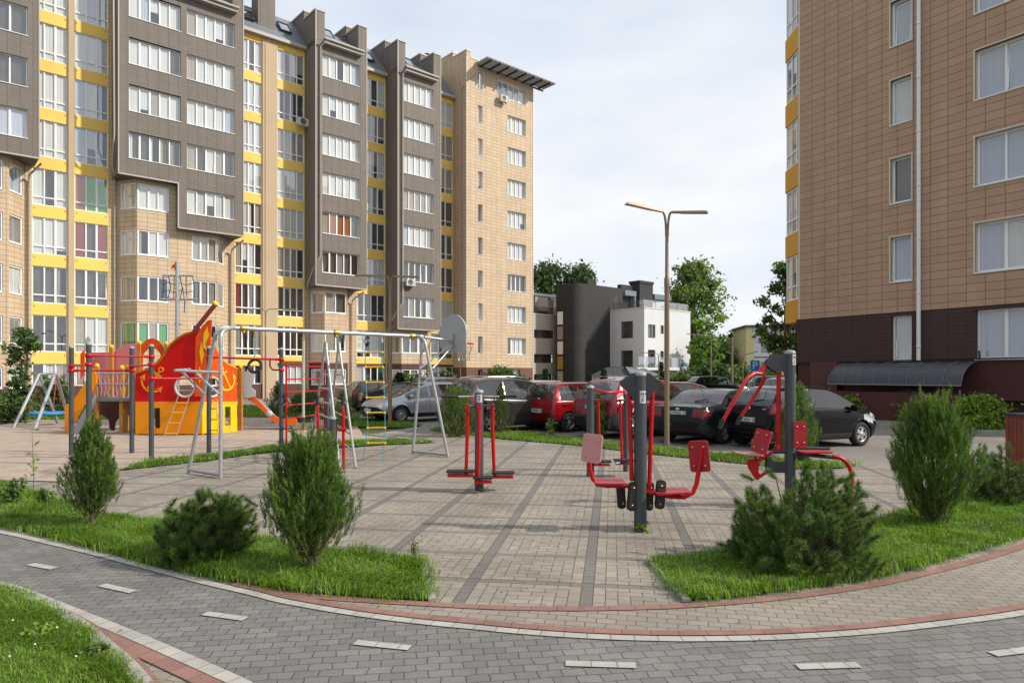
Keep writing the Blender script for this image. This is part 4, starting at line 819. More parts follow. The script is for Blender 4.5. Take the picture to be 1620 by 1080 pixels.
# penthouse above the white wing
mb = MB(); pz = TR
x0 = HB.u(985, -6) + .05
mb.bb((x0, 6.3, pz), (HB.u(1010, -6), 6.9, HB.z(1000, 452, -6.3)), 0); mb.build('parapet_wall', DBR, HB.root); mb = MB(); mb.bb((HB.u(1013, -5.5), 5.6, pz), (HB.u(1034, -5.5), 7.2, HB.z(1024, 449, -5.6)), 0); mb.bb((HB.u(1013, -5.5) - .1, 5.5, HB.z(1024, 449, -5.6)), (HB.u(1034, -5.5) + .1, 7.3, HB.z(1024, 445, -5.6)), 0)
mb.build('chimney', DBR, HB.root); mb = MB(); mb.bb((u0 + 3.4, ty + 1, tz - .02), (u0 + 5.0, ty + 2.2, tz + .7), 0)
mb.build('chimney', DBR, HB.root)
mb = MB(); mb.bb((x0, 5.6, HB.z(1000, 468, -5.6)), (x0 + 2.2, 6.2, HB.z(1000, 460, -5.6)), 0); mb.bb((HB.u(1036, -5.6), 5.6, HB.z(1045, 474, -5.6)), (HB.u(1062, -5.6), 9, HB.z(1045, 466, -5.6)), 0); mb.bb((x0 + 1.9, 5.65, pz), (x0 + 2.15, 6.1, HB.z(1000, 468, -5.6)), 0); mb.build('terrace_canopy', mat('blue_grey_metal'), HB.root)
# address plate
mb = MB(); mb.bb((7.3, -.04, 2.75), (8.6, -.005, 3.1), 0); mb.build('address_plate', mat('blue_sign', (.05, .25, .42), .5), HB.root)

# garage with the striped roof
GR = Frame('garage', 'low garage with dark gable and pale ribbed roof before the dark stair tower', 'garage', (10.4, 70.), (.95, .3))
mb = MB(); mb.bb((-.6, 0, 0), (5.2, 4, 1.6), 0); mb.build('wall', HWM, GR.root)
mb = MB(); mb.prism([(-.8, 1.6), (1.9, 1.6), (1.2, 2.5)], 4.0, 0, Matrix.Translation((0, .0, 0))); mb.build('gable', mat('slate_gable', (.08, .09, .10), .6), GR.root)
mb = MB(); mb.mesh([(1.95, -.2, 1.62), (5.4, -.2, 1.62), (5.4, 4, 2.55), (1.25, 4, 2.55), (1.25, -.2, 2.52)], [(0, 1, 2, 3, 4)], 0)
for i in range(12): x = 1.9 + i * .3; mb.tube([(x, -.2, 1.66), (x - .0, 4, 2.58)], .03, 0, 5)
mb.build('roof', mat('ribbed_roof', (.30, .33, .36), .5, metal=.2), GR.root)

# pale house with yellow bands on the far right
YB = Frame('pale_house', 'small white house with pale yellow corner bands beyond the parking sign', 'house', (30.9, 90.), (1, -.1))
mb = MB(); hs = [(1.9, 3.6, 4.6, 6.6), (6.0, 7.6, 4.6, 6.6), (1.9, 3.4, .8, 2.4)]
wall_holes(mb, (0, 0), XD, 0, 12, 0, 7.9, hs, 0); wall_holes(mb, (0, 8), (0, -1), 0, 8, 0, 7.9, (), 1); mb.bb((-.05, -.06, 0), (.95, -.003, 7.9), 1); mb.bb((4.3, -.06, 0), (5.4, -.003, 7.9), 1); mb.bb((-.2, -.25, 7.9), (12.2, 8.2, 8.2), 2); mb.bb((-.03, -.05, 3.9), (12, -.002, 4.05), 2)
mb.build('wall', [mat('pale_stucco', (.55, .57, .60), .8, var=.06), mat('pale_yellow_stucco', (.55, .50, .26), .8), SOFF], YB.root)
for h in hs: dwin(YB, YB.root, (0, 0), XD, *h, n=2, back=DK2)
# ------------------------------------------------------------------ cars
def interp(pts, x):
    xs = [p[0] for p in pts]; ys = [p[1] for p in pts]; return float(np.interp(x, xs, ys))
def smooth_pts(pts, n=400, k=3):
    xs = np.linspace(pts[0][0], pts[-1][0], n); ys = np.interp(xs, [p[0] for p in pts], [p[1] for p in pts])
    for _ in range(k):
        y2 = ys.copy(); y2[1:-1] = (ys[:-2] + 2 * ys[1:-1] + ys[2:]) / 4; ys = y2
    return list(zip(xs, ys))
PLT = mat('plate_white', (.62, .62, .60), .5); PLTX = mat('plate_black', (.02, .02, .02), .6)
TAILR = mat('tail_light_red', (.17, .005, .007), .15, coat=.3); HEADL = mat('head_light', (.55, .57, .60), .12, metal=.5, coat=1.)
CARBLK = mat('car_black_trim', (.018, .018, .02), .55); RIMM = mat('alloy_rim', (.48, .49, .50), .3, metal=.7); TYRE = mat('tyre', (.018, .018, .018), .85); CHROME = mat('chrome', (.6, .6, .62), .15, metal=1.)
UND = mat('underbody', (.012, .012, .012), .95)
def paint(name, col=(.5, .5, .5), metal=.25, rough=.28):
    new = name not in MATS; m = mat(name, col, rough, metal=metal, coat=.22 if max(col) < .05 else .6, spec=.12 if max(col) < .05 else .25)
    if new:      # inside of the shell is dark trim
        N = m.node_tree.nodes; L = m.node_tree.links; ge = N.new('ShaderNodeNewGeometry'); d = N.new('ShaderNodeBsdfDiffuse'); d.inputs[0].default_value = (.03, .03, .032, 1); mx = N.new('ShaderNodeMixShader')
        L.new(ge.outputs['Backfacing'], mx.inputs[0]); L.new(N['Principled BSDF'].outputs[0], mx.inputs[1]); L.new(d.outputs[0], mx.inputs[2]); L.new(mx.outputs[0], N['Material Output'].inputs[0])
    return m
def car(kind, label, pmat, pos, az, Lc, Wc, roof, belt, cab, wheels, wr=.31, rearglass=None, plate='', group='cars parked in the courtyard', tail=(0, .5, .7, 1.0), ref='RL', rails=False, bumper=None, spokes=5, detail=True, frontplate=False, rg_z=None, lowtrim=True, pillars=(), emblem=None, tl_w=.22):
    """local x forward from the rear bumper, y to the left; az clockwise from +Y; cab=(x where side glass starts, ends)"""
    h = Vector((math.sin(az), math.cos(az), 0)); r = Vector((h.y, -h.x, 0))
    o0 = Vector((pos[0], pos[1], 0)) + (r * (Wc / 2) if ref == 'RL' else (-r * (Wc / 2) if ref == 'RR' else Vector()))
    base = o0 + h * (Lc / 2); root = thing('parked_car', label, 'car', (base.x, base.y, -.012), math.atan2(h.y, h.x), group)
    RP = smooth_pts(roof, 300, 4); BP = smooth_pts(belt, 200, 6)
    t = np.linspace(0, 1, 150); xs = Lc * (t - .9 * np.sin(2 * pi * t) / (2 * pi) * 1.0)
    xs = np.unique(np.round(np.clip(xs, 0, Lc), 4)); hw = Wc / 2
    def sect(x):
        zt = interp(RP, x); q = abs(x - Lc / 2) / (Lc / 2); w_ = hw * (1 - .06 * q ** 3 - .13 * max(0, (q - .88) / .12) ** 2.2)
        if q > .985: w_ *= 1 - .12 * ((q - .985) / .015) ** 2
        zb = min(interp(BP, x), zt - .035); z0 = .20 + .14 * max(0, (q - .86) / .14)
        za = 0
        for xw in wheels:
            R = wr + .055
            if abs(x - xw) < R: za = max(za, wr + math.sqrt(R * R - (x - xw) ** 2))
        z0a = max(z0, za); c = zt - zb; ye = w_ * .96 - .34 * c - .012; lo = min(zb - .16, max(z0a + .05, .0)); f = lambda z: max(z, z0a)
        P_ = [(w_ * .90, z0a), (w_ * .975, f(z0 + .07)), (w_ * .99, f(z0 + .16)), (w_ * 1.0, f(z0 + .26)), (w_ * 1.0, f(z0 + (zb - z0) * .62)), (w_ * .992, f(zb - .14)), (w_ * .985, f(zb - .05)), (w_ * .965, max(zb - .01, z0a)), (w_ * .955, max(zb + .006, z0a))]
        g0 = w_ * .955 - .02
        cc = max(c, .03)
        P_ += [(g0, zb + min(.03, cc * .2)), (g0 * .66 + ye * .34 if c > .1 else g0 * .97, zb + cc * .36), (ye + .02 if c > .1 else g0 * .93, zt - max(.012, cc * .17)), (ye - .015 if c > .1 else g0 * .86, zt - max(.008, cc * .085)), (ye * .9 if c > .1 else g0 * .7, zt - .024), (ye * .62, zt - .010), (ye * .3, zt - .002), (0, zt)]
        return P_
    secs = [sect(x) for x in xs]; n = len(secs[0]); X0 = Lc / 2; V = []
    for x, s_ in zip(xs, secs):
        for (y, z) in s_: V.append((x - X0, y, z))
        for (y, z) in s_[-2::-1]: V.append((x - X0, -y, z))
    m_ = 2 * n - 1; Fc = []; info = []
    slope = lambda x: (interp(RP, min(x + .03, Lc)) - interp(RP, max(x - .03, 0))) / .06
    for i in range(len(xs) - 1):
        for j in range(m_ - 1):
            Fc.append((i * m_ + j, (i + 1) * m_ + j, (i + 1) * m_ + j + 1, i * m_ + j + 1)); jj = j if j < n - 1 else m_ - 2 - j; info.append(((xs[i] + xs[i + 1]) / 2, jj))
    zmid = [sum(V[k][2] for k in f) / 4 for f in Fc]; ymid = [abs(sum(V[k][1] for k in f) / 4) for f in Fc]
    ca, cb = cab; side = set(); rear = set(); front = set(); tails = set(); heads = set(); bump = set(); fx0 = None
    xpeak = max(RP, key=lambda p: p[1])[0]
    for k, (x, j) in enumerate(info):
        c = interp(RP, x) - interp(BP, x)
        if 9 <= j <= 11 and ca < x < cb and c > .13 and not any(abs(x - p) < .04 for p in pillars) and j <= 10: side.add(k)
        if j >= 12 and c > .03:
            sl_ = slope(x)
            if x < xpeak and sl_ > .22 and (rearglass[0] < x < rearglass[1]): rear.add(k)
            if x > xpeak and sl_ < -.22 and cb - 1.6 < x and c > .05 and interp(RP, x) > interp(BP, x) + .05 and x < cb + .35: front.add(k)
        if tail and x < .45 and tail[2] < zmid[k] < tail[3] and ymid[k] > hw - tl_w and x < tail[1]: tails.add(k)
        if x > Lc - .62 and .60 < zmid[k] < .80 and ymid[k] > hw * .55 and j <= 12 and x < Lc - .03: heads.add(k)
        if (x < .35 or x > Lc - .35) and bumper and zmid[k] < bumper: bump.add(k)
        if lowtrim and j <= 1: bump.add(k)
    mb = MB(); used = bump
    gl_ = side | rear | front
    for k, f in enumerate(Fc):
        if k in gl_: continue
        mb.f.append(list(f)); mb.m.append(1 if k in bump else 0); mb.uv.append([(0, 0)] * 4); mb.sm.append(True)
    mb.v = V; e0 = list(range(m_)); mb.f.append(e0[::-1]); mb.m.append(1 if bumper else 0); mb.uv.append([(0, 0)] * m_); mb.sm.append(False)
    e1 = [(len(xs) - 1) * m_ + q for q in range(m_)]; mb.f.append(e1); mb.m.append(0); mb.uv.append([(0, 0)] * m_); mb.sm.append(False)
    body = mb.build('body', [pmat, CARBLK], root)
    bm = bmesh.new(); bm.from_mesh(body.data); bmesh.ops.recalc_face_normals(bm, faces=bm.faces); bm.to_mesh(body.data); bm.free()
    nrm = {}
    def shell(name, ks, m, off, parent=root):
        if not ks: return None
        acc = {}
        for k in ks:
            f = Fc[k]; a = Vector(V[f[1]]) - Vector(V[f[0]]); b = Vector(V[f[3]]) - Vector(V[f[0]]); nn = a.cross(b)
            if nn.length < 1e-9: nn = (Vector(V[f[2]]) - Vector(V[f[1]])).cross(Vector(V[f[0]]) - Vector(V[f[1]]))
            c_ = sum((Vector(V[q]) for q in f), Vector()) / 4
            if nn.dot(c_ - Vector((c_.x * .8, 0, .6))) < 0: nn = -nn
            if nn.length > 0: nn.normalize()
            for q in f: acc[q] = acc.get(q, Vector()) + nn
        idx = {q: i for i, q in enumerate(acc)}; s_ = MB()
        s_.mesh([Vector(V[q]) + acc[q].normalized() * off for q in idx], [[idx[q] for q in Fc[k]] for k in ks], 0, True)
        return s_.build(name, m, parent)
    L_ = {k for k in side if sum(V[q][1] for q in Fc[k]) > 0}
    shell('side_window', L_, CARGLASS, .004); shell('side_window', side - L_, CARGLASS, .004)
    shell('rear_window', rear, CARGLASS, .004); shell('windscreen', front, CARGLASS, .004)
    for S_, nm, m in ((tails, 'tail_light', TAILR), (heads, 'headlight', HEADL)):
        A_ = {k for k in S_ if sum(V[q][1] for q in Fc[k]) > 0}; shell(nm, A_, m, .008); shell(nm, S_ - A_, m, .008)
    # inner dark tub closing arches and floor
    mb = MB(); mb.bb((-Lc / 2 + .25, -hw * .82, .22), (Lc / 2 - .3, hw * .82, .62), 0); mb.build('underbody', UND, root)
    st_ = MB(); zb0 = interp(BP, (ca + cb) / 2)
    for xx, ys_ in ((ca + (cb - ca) * .62, (-.38, .38)), (ca + (cb - ca) * .25, (-.45, 0, .45))):
        for yy in ys_:
            Mq = Matrix.Translation((xx - X0, yy, 0)) @ Matrix.Rotation(-.2, 4, 'Y'); st_.prism([(-.06, .5), (.08, .5), (.05, zb0 + .05), (-.05, zb0 + .05)], .44, 0, Mq @ Matrix.Translation((-.0, -.22, 0))); st_.prism([(-.05, zb0 + .06), (.05, zb0 + .06), (.04, zb0 + .24), (-.04, zb0 + .24)], .24, 0, Mq @ Matrix.Translation((-.0, -.12, 0)))
    st_.build('seat', mat('seat_fabric', (.05, .05, .055), .9), root)
    # wheels
    for xw in wheels:
        for sd in (1, -1):
            M = Matrix.Translation((xw - X0, sd * (hw - .12), wr)) @ Matrix.Rotation(-sd * pi / 2, 4, 'X'); T = MB(); q = wr
            T.lathe([(q * .64, -.10), (q * .9, -.10), (q * .985, -.07), (q, 0), (q * .985, .07), (q * .9, .10), (q * .66, .105), (q * .62, .06)], 0, 28, M)
            T.lathe([(q * .62, .03), (.0, .02)], 0, 20, M); wo = T.build('wheel', TYRE, root)
            R_ = MB(); R_.lathe([(q * .57, .06), (q * .64, .085), (q * .60, .095), (q * .555, .06)], 0, 28, M); R_.lathe([(.0, .085), (.05, .085), (.06, .05)], 0, 12, M)
            for a_ in range(spokes):
                Ms = M @ Matrix.Rotation(2 * pi * a_ / spokes, 4, 'Z'); wd_ = .10 if spokes <= 5 else .055
                R_.mesh([(.03, -wd_ / 2 * .8, .08), (q * .58, -wd_ / 2, .07), (q * .58, wd_ / 2, .07), (.03, wd_ / 2 * .8, .08), (.03, -wd_ / 2, .03), (q * .58, -wd_ / 2, .03), (q * .58, wd_ / 2, .03), (.03, wd_ / 2, .03)], [(0, 1, 2, 3), (0, 4, 5, 1), (3, 2, 6, 7)], 0, False, Ms)
            R_.build('rim', RIMM, wo)
    if not detail: return root
    # rear plate, mirrors, handles
    xr = 0.0
    pz = .62 if not isinstance(plate, tuple) else plate[1]; ptxt = plate if not isinstance(plate, tuple) else plate[0]
    def rear_x(z):
        for x in np.linspace(0, 1.2, 240):
            if interp(RP, x) >= z: return x
        return 0
    if ptxt:
        xp = rear_x(pz + .06) - X0 - .022; M = Matrix.Translation((xp, 0, pz)) @ Matrix.Rotation(-pi / 2, 4, 'Z') @ Matrix.Rotation(0, 4, 'X')
        p_ = MB(); p_.prism(rounded(.54, .125, .02), .03, 0, M); p_.prism(rounded(.57, .15, .02), .04, 1, M @ Matrix.Translation((0, .008, 0))); po = p_.build('number_plate', [PLT, CARBLK], root)
        tx = text_mesh('plate_text', ptxt, .125, PLTX, po, Matrix.Translation((xp - .002, 0, pz - .0)) @ Matrix.Rotation(-pi / 2, 4, 'Z') @ Matrix.Rotation(pi / 2, 4, 'X'))
    xm = cb - .18; zm = interp(BP, cb - .2) + .08
    for sd in (1, -1):
        m_b = MB(); m_b.lathe([(0, -.09), (.06, -.085), (.09, -.04), (.095, .03), (.06, .07), (0, .085)], 0, 12, Matrix.Translation((xm - X0, sd * (hw + .06), zm)) @ Matrix.Diagonal((.7, 1.25, 1, 1)) @ Matrix.Rotation(pi / 2, 4, 'X'))
        m_b.tube([(xm - X0, sd * (hw - .09), zm - .05), (xm - X0, sd * (hw + .03), zm - .02)], .025, 1, 6); m_b.build('mirror', [pmat, CARBLK], root)
    for p in list(pillars) + [ca + .0]:
        for sd in (1, -1):
            hx = p + .14 - X0; hz = interp(BP, p) - .10; m_b = MB(); m_b.tube([(hx - .09, sd * (hw * .985), hz), (hx - .05, sd * (hw * .985 + .035), hz), (hx + .05, sd * (hw * .985 + .035), hz), (hx + .09, sd * (hw * .985), hz)], .013, 0, 6); m_b.build('door_handle', pmat, root)
    # seams: thin dark lines of doors
    sm = MB()
    for p in list(pillars) + [cb - .35]:
        for sd in (1, -1):
            pts = [sect(p + 0)[k_] for k_ in range(2, 8)]
            sm.tube([(p - X0, sd * (y + .001), z) for (y, z) in pts], .006, 0, 4, False)
    for sd in (1, -1): sm.tube([(x - X0, sd * (sect(x)[8][0] + .004), sect(x)[8][1] + .004) for x in np.linspace(ca, cb - .1, 12)], .010, 0, 4, False)
    sm.build('door_seam', CARBLK, root)
    if rails:
        for sd in (1, -1):
            rr = MB(); pts = [(x - X0, sd * (sect(x)[12][0] - .03), interp(RP, x) + .045) for x in np.linspace(ca + .25, cb - .9, 8)]; pts = [(pts[0][0] - .06, pts[0][1], pts[0][2] - .05)] + pts + [(pts[-1][0] + .06, pts[-1][1], pts[-1][2] - .05)]; rr.tube(pts, .018, 0, 6); rr.build('roof_rail', CHROME if rails == 2 else CARBLK, root)
    # wiper, emblem and tailgate line
    zg = (rearglass[0] + .06); mw = MB(); mw.tube([(zg - X0 - .03, .0, interp(RP, zg) + .0), (zg - X0 + .02, -.38, interp(RP, zg) + .05)], .010, 0, 5); mw.build('rear_wiper', CARBLK, root)
    ze = .93 if emblem is None else emblem; xe = rear_x(ze); em = MB(); em.lathe([(.0, .012), (.035, .014), (.05, .012), (.056, .0)], 0, 16, Matrix.Translation((xe - X0 - .002, 0, ze)) @ Matrix.Rotation(-pi / 2 - .1, 4, 'Y') @ Matrix.Diagonal((.75, 1.1, 1, 1))); em.build('emblem', CHROME, root)
    an = MB(); xa_ = ca + .45; an.tube([(xa_ - X0, 0, interp(RP, xa_) - .01), (xa_ - X0 - .12, 0, interp(RP, xa_) + .22)], .006, 0, 5); an.build('antenna', CARBLK, root)
    if frontplate:
        f_ = MB(); f_.bb((Lc / 2 - .02, -.27, .40), (Lc / 2 + .015, .27, .53), 0); f_.build('number_plate', PLT, root)
        f_ = MB(); f_.prism(rounded(.95, .22, .10), .05, 0, Matrix.Translation((Lc / 2 + .01, -.0, .33)) @ Matrix.Rotation(pi / 2, 4, 'Z')); f_.build('grille', CARBLK, root)
    return root
D = math.radians
# black hatchback
car('hatch', 'glossy black small hatchback closest to the brown building, seen from its rear right side', paint('black_car_paint', (.004, .004, .005), .0, .2), (5.3, 17.3), D(65), 3.72, 1.69,
    [(0, .50), (.015, .62), (.05, .74), (.08, .95), (.17, 1.12), (.36, 1.40), (.52, 1.475), (.9, 1.52), (1.5, 1.535), (2.0, 1.50), (2.35, 1.38), (2.95, 1.02), (3.3, .93), (3.6, .78), (3.69, .62), (3.72, .50)],
    [(0, .9), (.5, 1.0), (2.0, .94), (2.9, .88), (3.72, .6)], (.42, 2.86), (.60, 3.04), .305, (.13, .42), ('T514PA 10', .70), tail=(0, .34, .86, 1.10), pillars=(1.35, .92), emblem=.98, spokes=5, tl_w=.18)
HT_ = [o for o in bpy.data.objects if o.get('category') == 'car'][-1]
text_mesh('tailgate_badge', 'YARIS', .055, CHROME, HT_, Matrix.Translation((-1.86 + .085, -.50, .97)) @ Matrix.Rotation(-pi / 2, 4, 'Z') @ Matrix.Rotation(pi / 2 - .25, 4, 'X'))
# dark green sedan
car('sedan', 'old dark green saloon car parked left of the black hatchback', paint('dark_green_car_paint', (.012, .020, .022), .3, .25), (3.55, 18.1), D(44), 4.7, 1.78,
    [(0, .50), (.02, .66), (.06, .88), (.12, .98), (.5, 1.02), (.95, 1.05), (1.35, 1.28), (1.65, 1.375), (2.2, 1.41), (2.7, 1.38), (3.1, 1.2), (3.45, 1.0), (4.0, .93), (4.5, .78), (4.66, .62), (4.7, .5)],
    [(0, .86), (.6, .92), (3.4, .88), (4.7, .6)], (.95, 3.3), (1.0, 3.72), .315, (.95, 1.62), ('B277MX 39', .80), tail=(0, .25, .70, .92), pillars=(2.15,), emblem=.9, spokes=7, tl_w=.55, bumper=.50)
# dark red crossover
car('suv', 'dark red crossover with black lower trim parked right of the bright red family car', paint('wine_car_paint', (.20, .010, .022), .35, .25), (1.65, 20.0), D(54), 4.45, 1.84,
    [(0, .52), (.02, .70), (.06, .90), (.12, 1.08), (.30, 1.32), (.5, 1.58), (.62, 1.64), (1.1, 1.685), (1.9, 1.69), (2.5, 1.63), (2.9, 1.45), (3.35, 1.12), (3.9, 1.02), (4.3, .85), (4.42, .66), (4.45, .52)],
    [(0, 1.0), (.5, 1.06), (2.2, 1.0), (3.3, .98), (4.45, .65)], (.55, 3.2), (.82, 3.5), .34, (.16, .52), ('K508MT 39', .86), tail=(0, .4, .96, 1.20), pillars=(1.45, 2.35), emblem=1.1, spokes=5, bumper=.66, rails=1)
# bright red family car
car('mpv', 'bright red boxy family car with glazed rear quarter, parked left of the dark red crossover', paint('red_car_paint', (.28, .006, .010), .15, .25), (.25, 22.1), D(54), 4.02, 1.72,
    [(0, .50), (.02, .68), (.05, .86), (.08, 1.02), (.20, 1.28), (.34, 1.48), (.48, 1.53), (.9, 1.55), (1.8, 1.55), (2.3, 1.50), (2.7, 1.30), (3.05, 1.08), (3.6, .98), (3.88, .8), (4.0, .62), (4.02, .5)],
    [(0, .95), (.5, .98), (2.2, .94), (3.0, .92), (4.02, .62)], (.38, 2.95), (.68, 3.18), .305, (.10, .36), ('C769BH 39', .66), tail=(0, .3, 1.0, 1.36), pillars=(1.15, 1.9), emblem=1.02, spokes=6, tl_w=.13)
# grey crossover
car('suv', 'dark grey crossover with silver roof rails parked left of the bright red family car', paint('graphite_car_paint', (.055, .050, .046), .5, .3), (-2.4, 21.7), D(54), 4.6, 1.84,
    [(0, .55), (.02, .74), (.06, .94), (.12, 1.1), (.26, 1.34), (.45, 1.58), (.55, 1.63), (1.1, 1.68), (2.0, 1.68), (2.6, 1.6), (3.0, 1.42), (3.45, 1.12), (4.0, 1.02), (4.45, .84), (4.57, .66), (4.6, .52)],
    [(0, 1.0), (.5, 1.06), (2.2, .99), (3.4, .96), (4.6, .65)], (.5, 3.3), (.85, 3.6), .35, (.14, .48), '', tail=(0, .42, .96, 1.2), pillars=(1.45, 2.4), spokes=5, bumper=.6, rails=2, tl_w=.35)
# silver hatchback facing left
car('hatch', 'silver hatchback facing left behind the climbing frame', paint('silver_car_paint', (.42, .43, .45), .55, .3), g(737, 661).xy, D(54 + 180), 4.28, 1.8,
    [(0, .52), (.02, .7), (.06, .9), (.12, 1.05), (.35, 1.36), (.5, 1.44), (.9, 1.49), (1.6, 1.5), (2.2, 1.45), (2.7, 1.28), (3.4, .98), (3.9, .84), (4.15, .70), (4.25, .58), (4.28, .45)],
    [(0, .95), (.5, .98), (2.2, .92), (3.2, .88), (4.28, .58)], (.5, 3.15), (.72, 3.35), .315, (.14, .48), '', tail=(0, .3, .9, 1.1), pillars=(1.3, 2.15), spokes=9, frontplate=True, ref='C')
# black car left
car('sedan', 'black saloon car half hidden by the bushes beside the tall silver frame', paint('black_car_paint'), g(562, 652).xy, D(68), 4.5, 1.8,
    [(0, .50), (.02, .68), (.06, .9), (.12, 1.0), (.5, 1.04), (.85, 1.1), (1.3, 1.32), (1.7, 1.43), (2.2, 1.45), (2.7, 1.38), (3.2, 1.15), (3.5, 1.0), (4.0, .9), (4.4, .74), (4.48, .6), (4.5, .5)],
    [(0, .9), (.6, .95), (3.4, .9), (4.5, .6)], (.95, 3.3), (.95, 3.6), .32, (.85, 1.6), '', tail=(0, .3, .74, .92), pillars=(2.1,), spokes=7, tl_w=.4)
# farther cars
def simple(label, pm, pos, az, suv=False, L=4.4):
    H_ = .17 if suv else 0
    return car('hatch', label, pm, pos, az, L, 1.8, [(0, .52), (.02, .7), (.06, .9), (.12, 1.05 + H_), (.4, 1.38 + H_), (.6, 1.46 + H_), (1.2, 1.5 + H_), (2.1, 1.48 + H_), (2.6, 1.34 + H_), (3.2, 1.02 + H_ / 2), (3.8, .93 + H_ / 2), (L - .12, .74), (L - .03, .6), (L, .5)], [(0, .95), (.5, 1.0 + H_ / 2), (2.2, .94 + H_ / 2), (3.2, .9 + H_ / 2), (L, .6)], (.5, 3.1), (.8, L - .85), .32, (.14, .5), '', pillars=(1.35, 2.2), detail=False)
simple('red hatchback squeezed between the silver car and the grey crossover', paint('wine_car_paint'), (-3.5, 28.), D(54), True)
simple('pale blue grey car roof behind the silver hatchback', paint('pale_blue_car_paint', (.30, .36, .42), .4), (-5.2, 33.), D(60), True)
simple('white car behind the gap between the grey crossover and the bright red car', paint('white_car_paint', (.62, .63, .64), .0), (-.2, 34.0), D(60))
simple('wine red car in the second row behind the lamp post', paint('wine_car_paint'), (5.2, 28.5), D(100))
simple('black estate car far behind the white house corner', paint('black_car_paint'), (12.6, 50), D(80), True)
simple('dark grey car farthest along the lane beside the utility pole', paint('graphite_car_paint'), (17.8, 52), D(95), True)
simple('white van like car right of the parking sign, behind the black hatchback', paint('white_car_paint'), (11.4, 32.), D(55), True, 4.8)
simple('dark car behind the bushes at the foot of the long block', paint('graphite_car_paint'), (-8.4, 33.5), D(60))

# ------------------------------------------------------------------ street lamps, sign, poles
def lamp(px, py, top, label, arms, r=.055, Y=None, rz=0.):
    p = g(px, py) if Y is None else Vector(((px - CX) / F * Y, Y, 0)); H = CH + (HY - top) / F * p.y
    t = thing('street_lamp', label, 'street lamp', (p.x, p.y, 0), rz, 'double armed courtyard lamps')
    k = H / 5.4; m = MB(); m.lathe([(r * 1.25, 0), (r * 1.25, H * .02), (r * 1.05, H * .03), (r, H * .5), (r * .9, H * .68)], 0, 16); m.lathe([(r * 1.0, H * .68), (r * 1.05, H * .69), (r * 1.05, H * .72), (r * .7, H * .73), (r * .62, H * .93)], 0, 16)
    m.tube([(r * .8, -r * .2, H * .1), (r * 1.12, -r * .2, H * .1)], r * .5, 0, 8); m.build('pole', LAMP, t)
    for i, (dx, dy, dz) in enumerate(arms):
        a = MB(); e = Vector((dx, dy, H + dz)); d_ = Vector((dx, dy, 0)).normalized(); off = d_ * (r * .35)
        pts = bez((off.x, off.y, H * .90), (off.x, off.y, H * 1.005), (dx * .13, dy * .13, H * 1.0 + dz * .1), 8); pts = pts + [e * 1.0]
        a.tube(pts[:9], r * .45, 0, 8); ao = a.build('arm', LAMP, t)
        hd = MB(); s_ = pts[8]; L_ = (e - s_).length; M = Matrix.Translation(s_) @ (e - s_).to_track_quat('X', 'Z').to_matrix().to_4x4(); w_ = .075 * k
        hd.mesh([(0, -w_ * .6, -.02), (0, w_ * .6, -.02), (0, w_ * .4, .03), (0, -w_ * .4, .03), (L_, -w_, -.03), (L_, w_, -.03), (L_ - .05, w_ * .7, .03), (L_ - .05, -w_ * .7, .03)], [(3, 2, 1, 0), (4, 5, 6, 7), (0, 1, 5, 4), (1, 2, 6, 5), (2, 3, 7, 6), (3, 0, 4, 7)], 0, False, M)
        hd.mesh([(L_ * .25, -w_ * .7, -.032), (L_ * .97, -w_ * .8, -.036), (L_ * .97, w_ * .8, -.036), (L_ * .25, w_ * .7, -.032)], [(0, 3, 2, 1)], 1, False, M)
        hd.build('lamp_head', [LAMP, mat('lamp_diffuser', (.6, .58, .5), .4)], ao)
lamp(1055, 709, 336, 'tall bronze double lamp standing in the grass verge before the dark green saloon', [(-1.05, -.35, .14), (.95, -.15, -.03)], .062)
lamp(617, 671, 437, 'bronze double lamp beside the rope ladder, in front of the long block', [(-1.25, 0, .04), (1.05, 0, -.02)], .07)
lamp(420, 640, 489, 'dark double lamp behind the play ship, against the sand coloured pier', [(-1.7, 0, .03), (1.9, 0, .02)], .05, Y=44)
lamp(1042, 0, 559, 'small double lamp in front of the white house', [(-1.6, .2, .1), (1.3, 0, -.2)], .06, Y=62)
lamp(1175, 0, 562, 'small double lamp left of the parking sign', [(-1.2, 0, .25), (1.1, 0, .3)], .05, Y=48)
lamp(1125, 0, 531, 'grey double lamp far down the lane in front of the trees', [(-2.4, 0, .2), (.4, 0, 0)], .07, Y=66)
p = Vector(((1158 - CX) / F * 58, 58, 0)); t = thing('utility_pole', 'bare wooden utility pole in front of the dark trees', 'utility pole', p)
m = MB(); m.lathe([(.13, 0), (.09, 4.9)], 0, 10); m.build('pole', mat('pole_wood', (.20, .15, .11), .9, var=.2), t)
m = MB(); m.bb((-.5, -.05, 4.4), (.5, .05, 4.5), 0); [m.lathe([(.04, 0), (.05, .05), (.03, .12)], 0, 8, Matrix.Translation((x, 0, 4.5))) for x in (-.4, .4)]; m.build('crossarm', mat('pole_wood'), t)
Yp = 34.; p = Vector(((1194 - CX) / F * Yp, Yp, 0)); t = thing('parking_sign', 'blue square parking sign with a white letter P on a thin post', 'road sign', p)
zc = CH + (HY - 578.5) / F * Yp; m = MB(); m.tube([(0, .03, 0), (0, .03, zc + .3)], .03, 0, 8); m.build('post', STEEL, t)
m = MB(); m.prism(rounded(.50, .56, .05, cz=zc), .02, 0, Matrix.Translation((0, -.025, 0))); m.prism(rounded(.46, .52, .05, cz=zc), .004, 1, Matrix.Translation((0, -.030, 0))); sb = m.build('sign_board', [mat('sign_white', (.7, .7, .7), .4), mat('sign_blue', (.02, .20, .50), .4)], t)
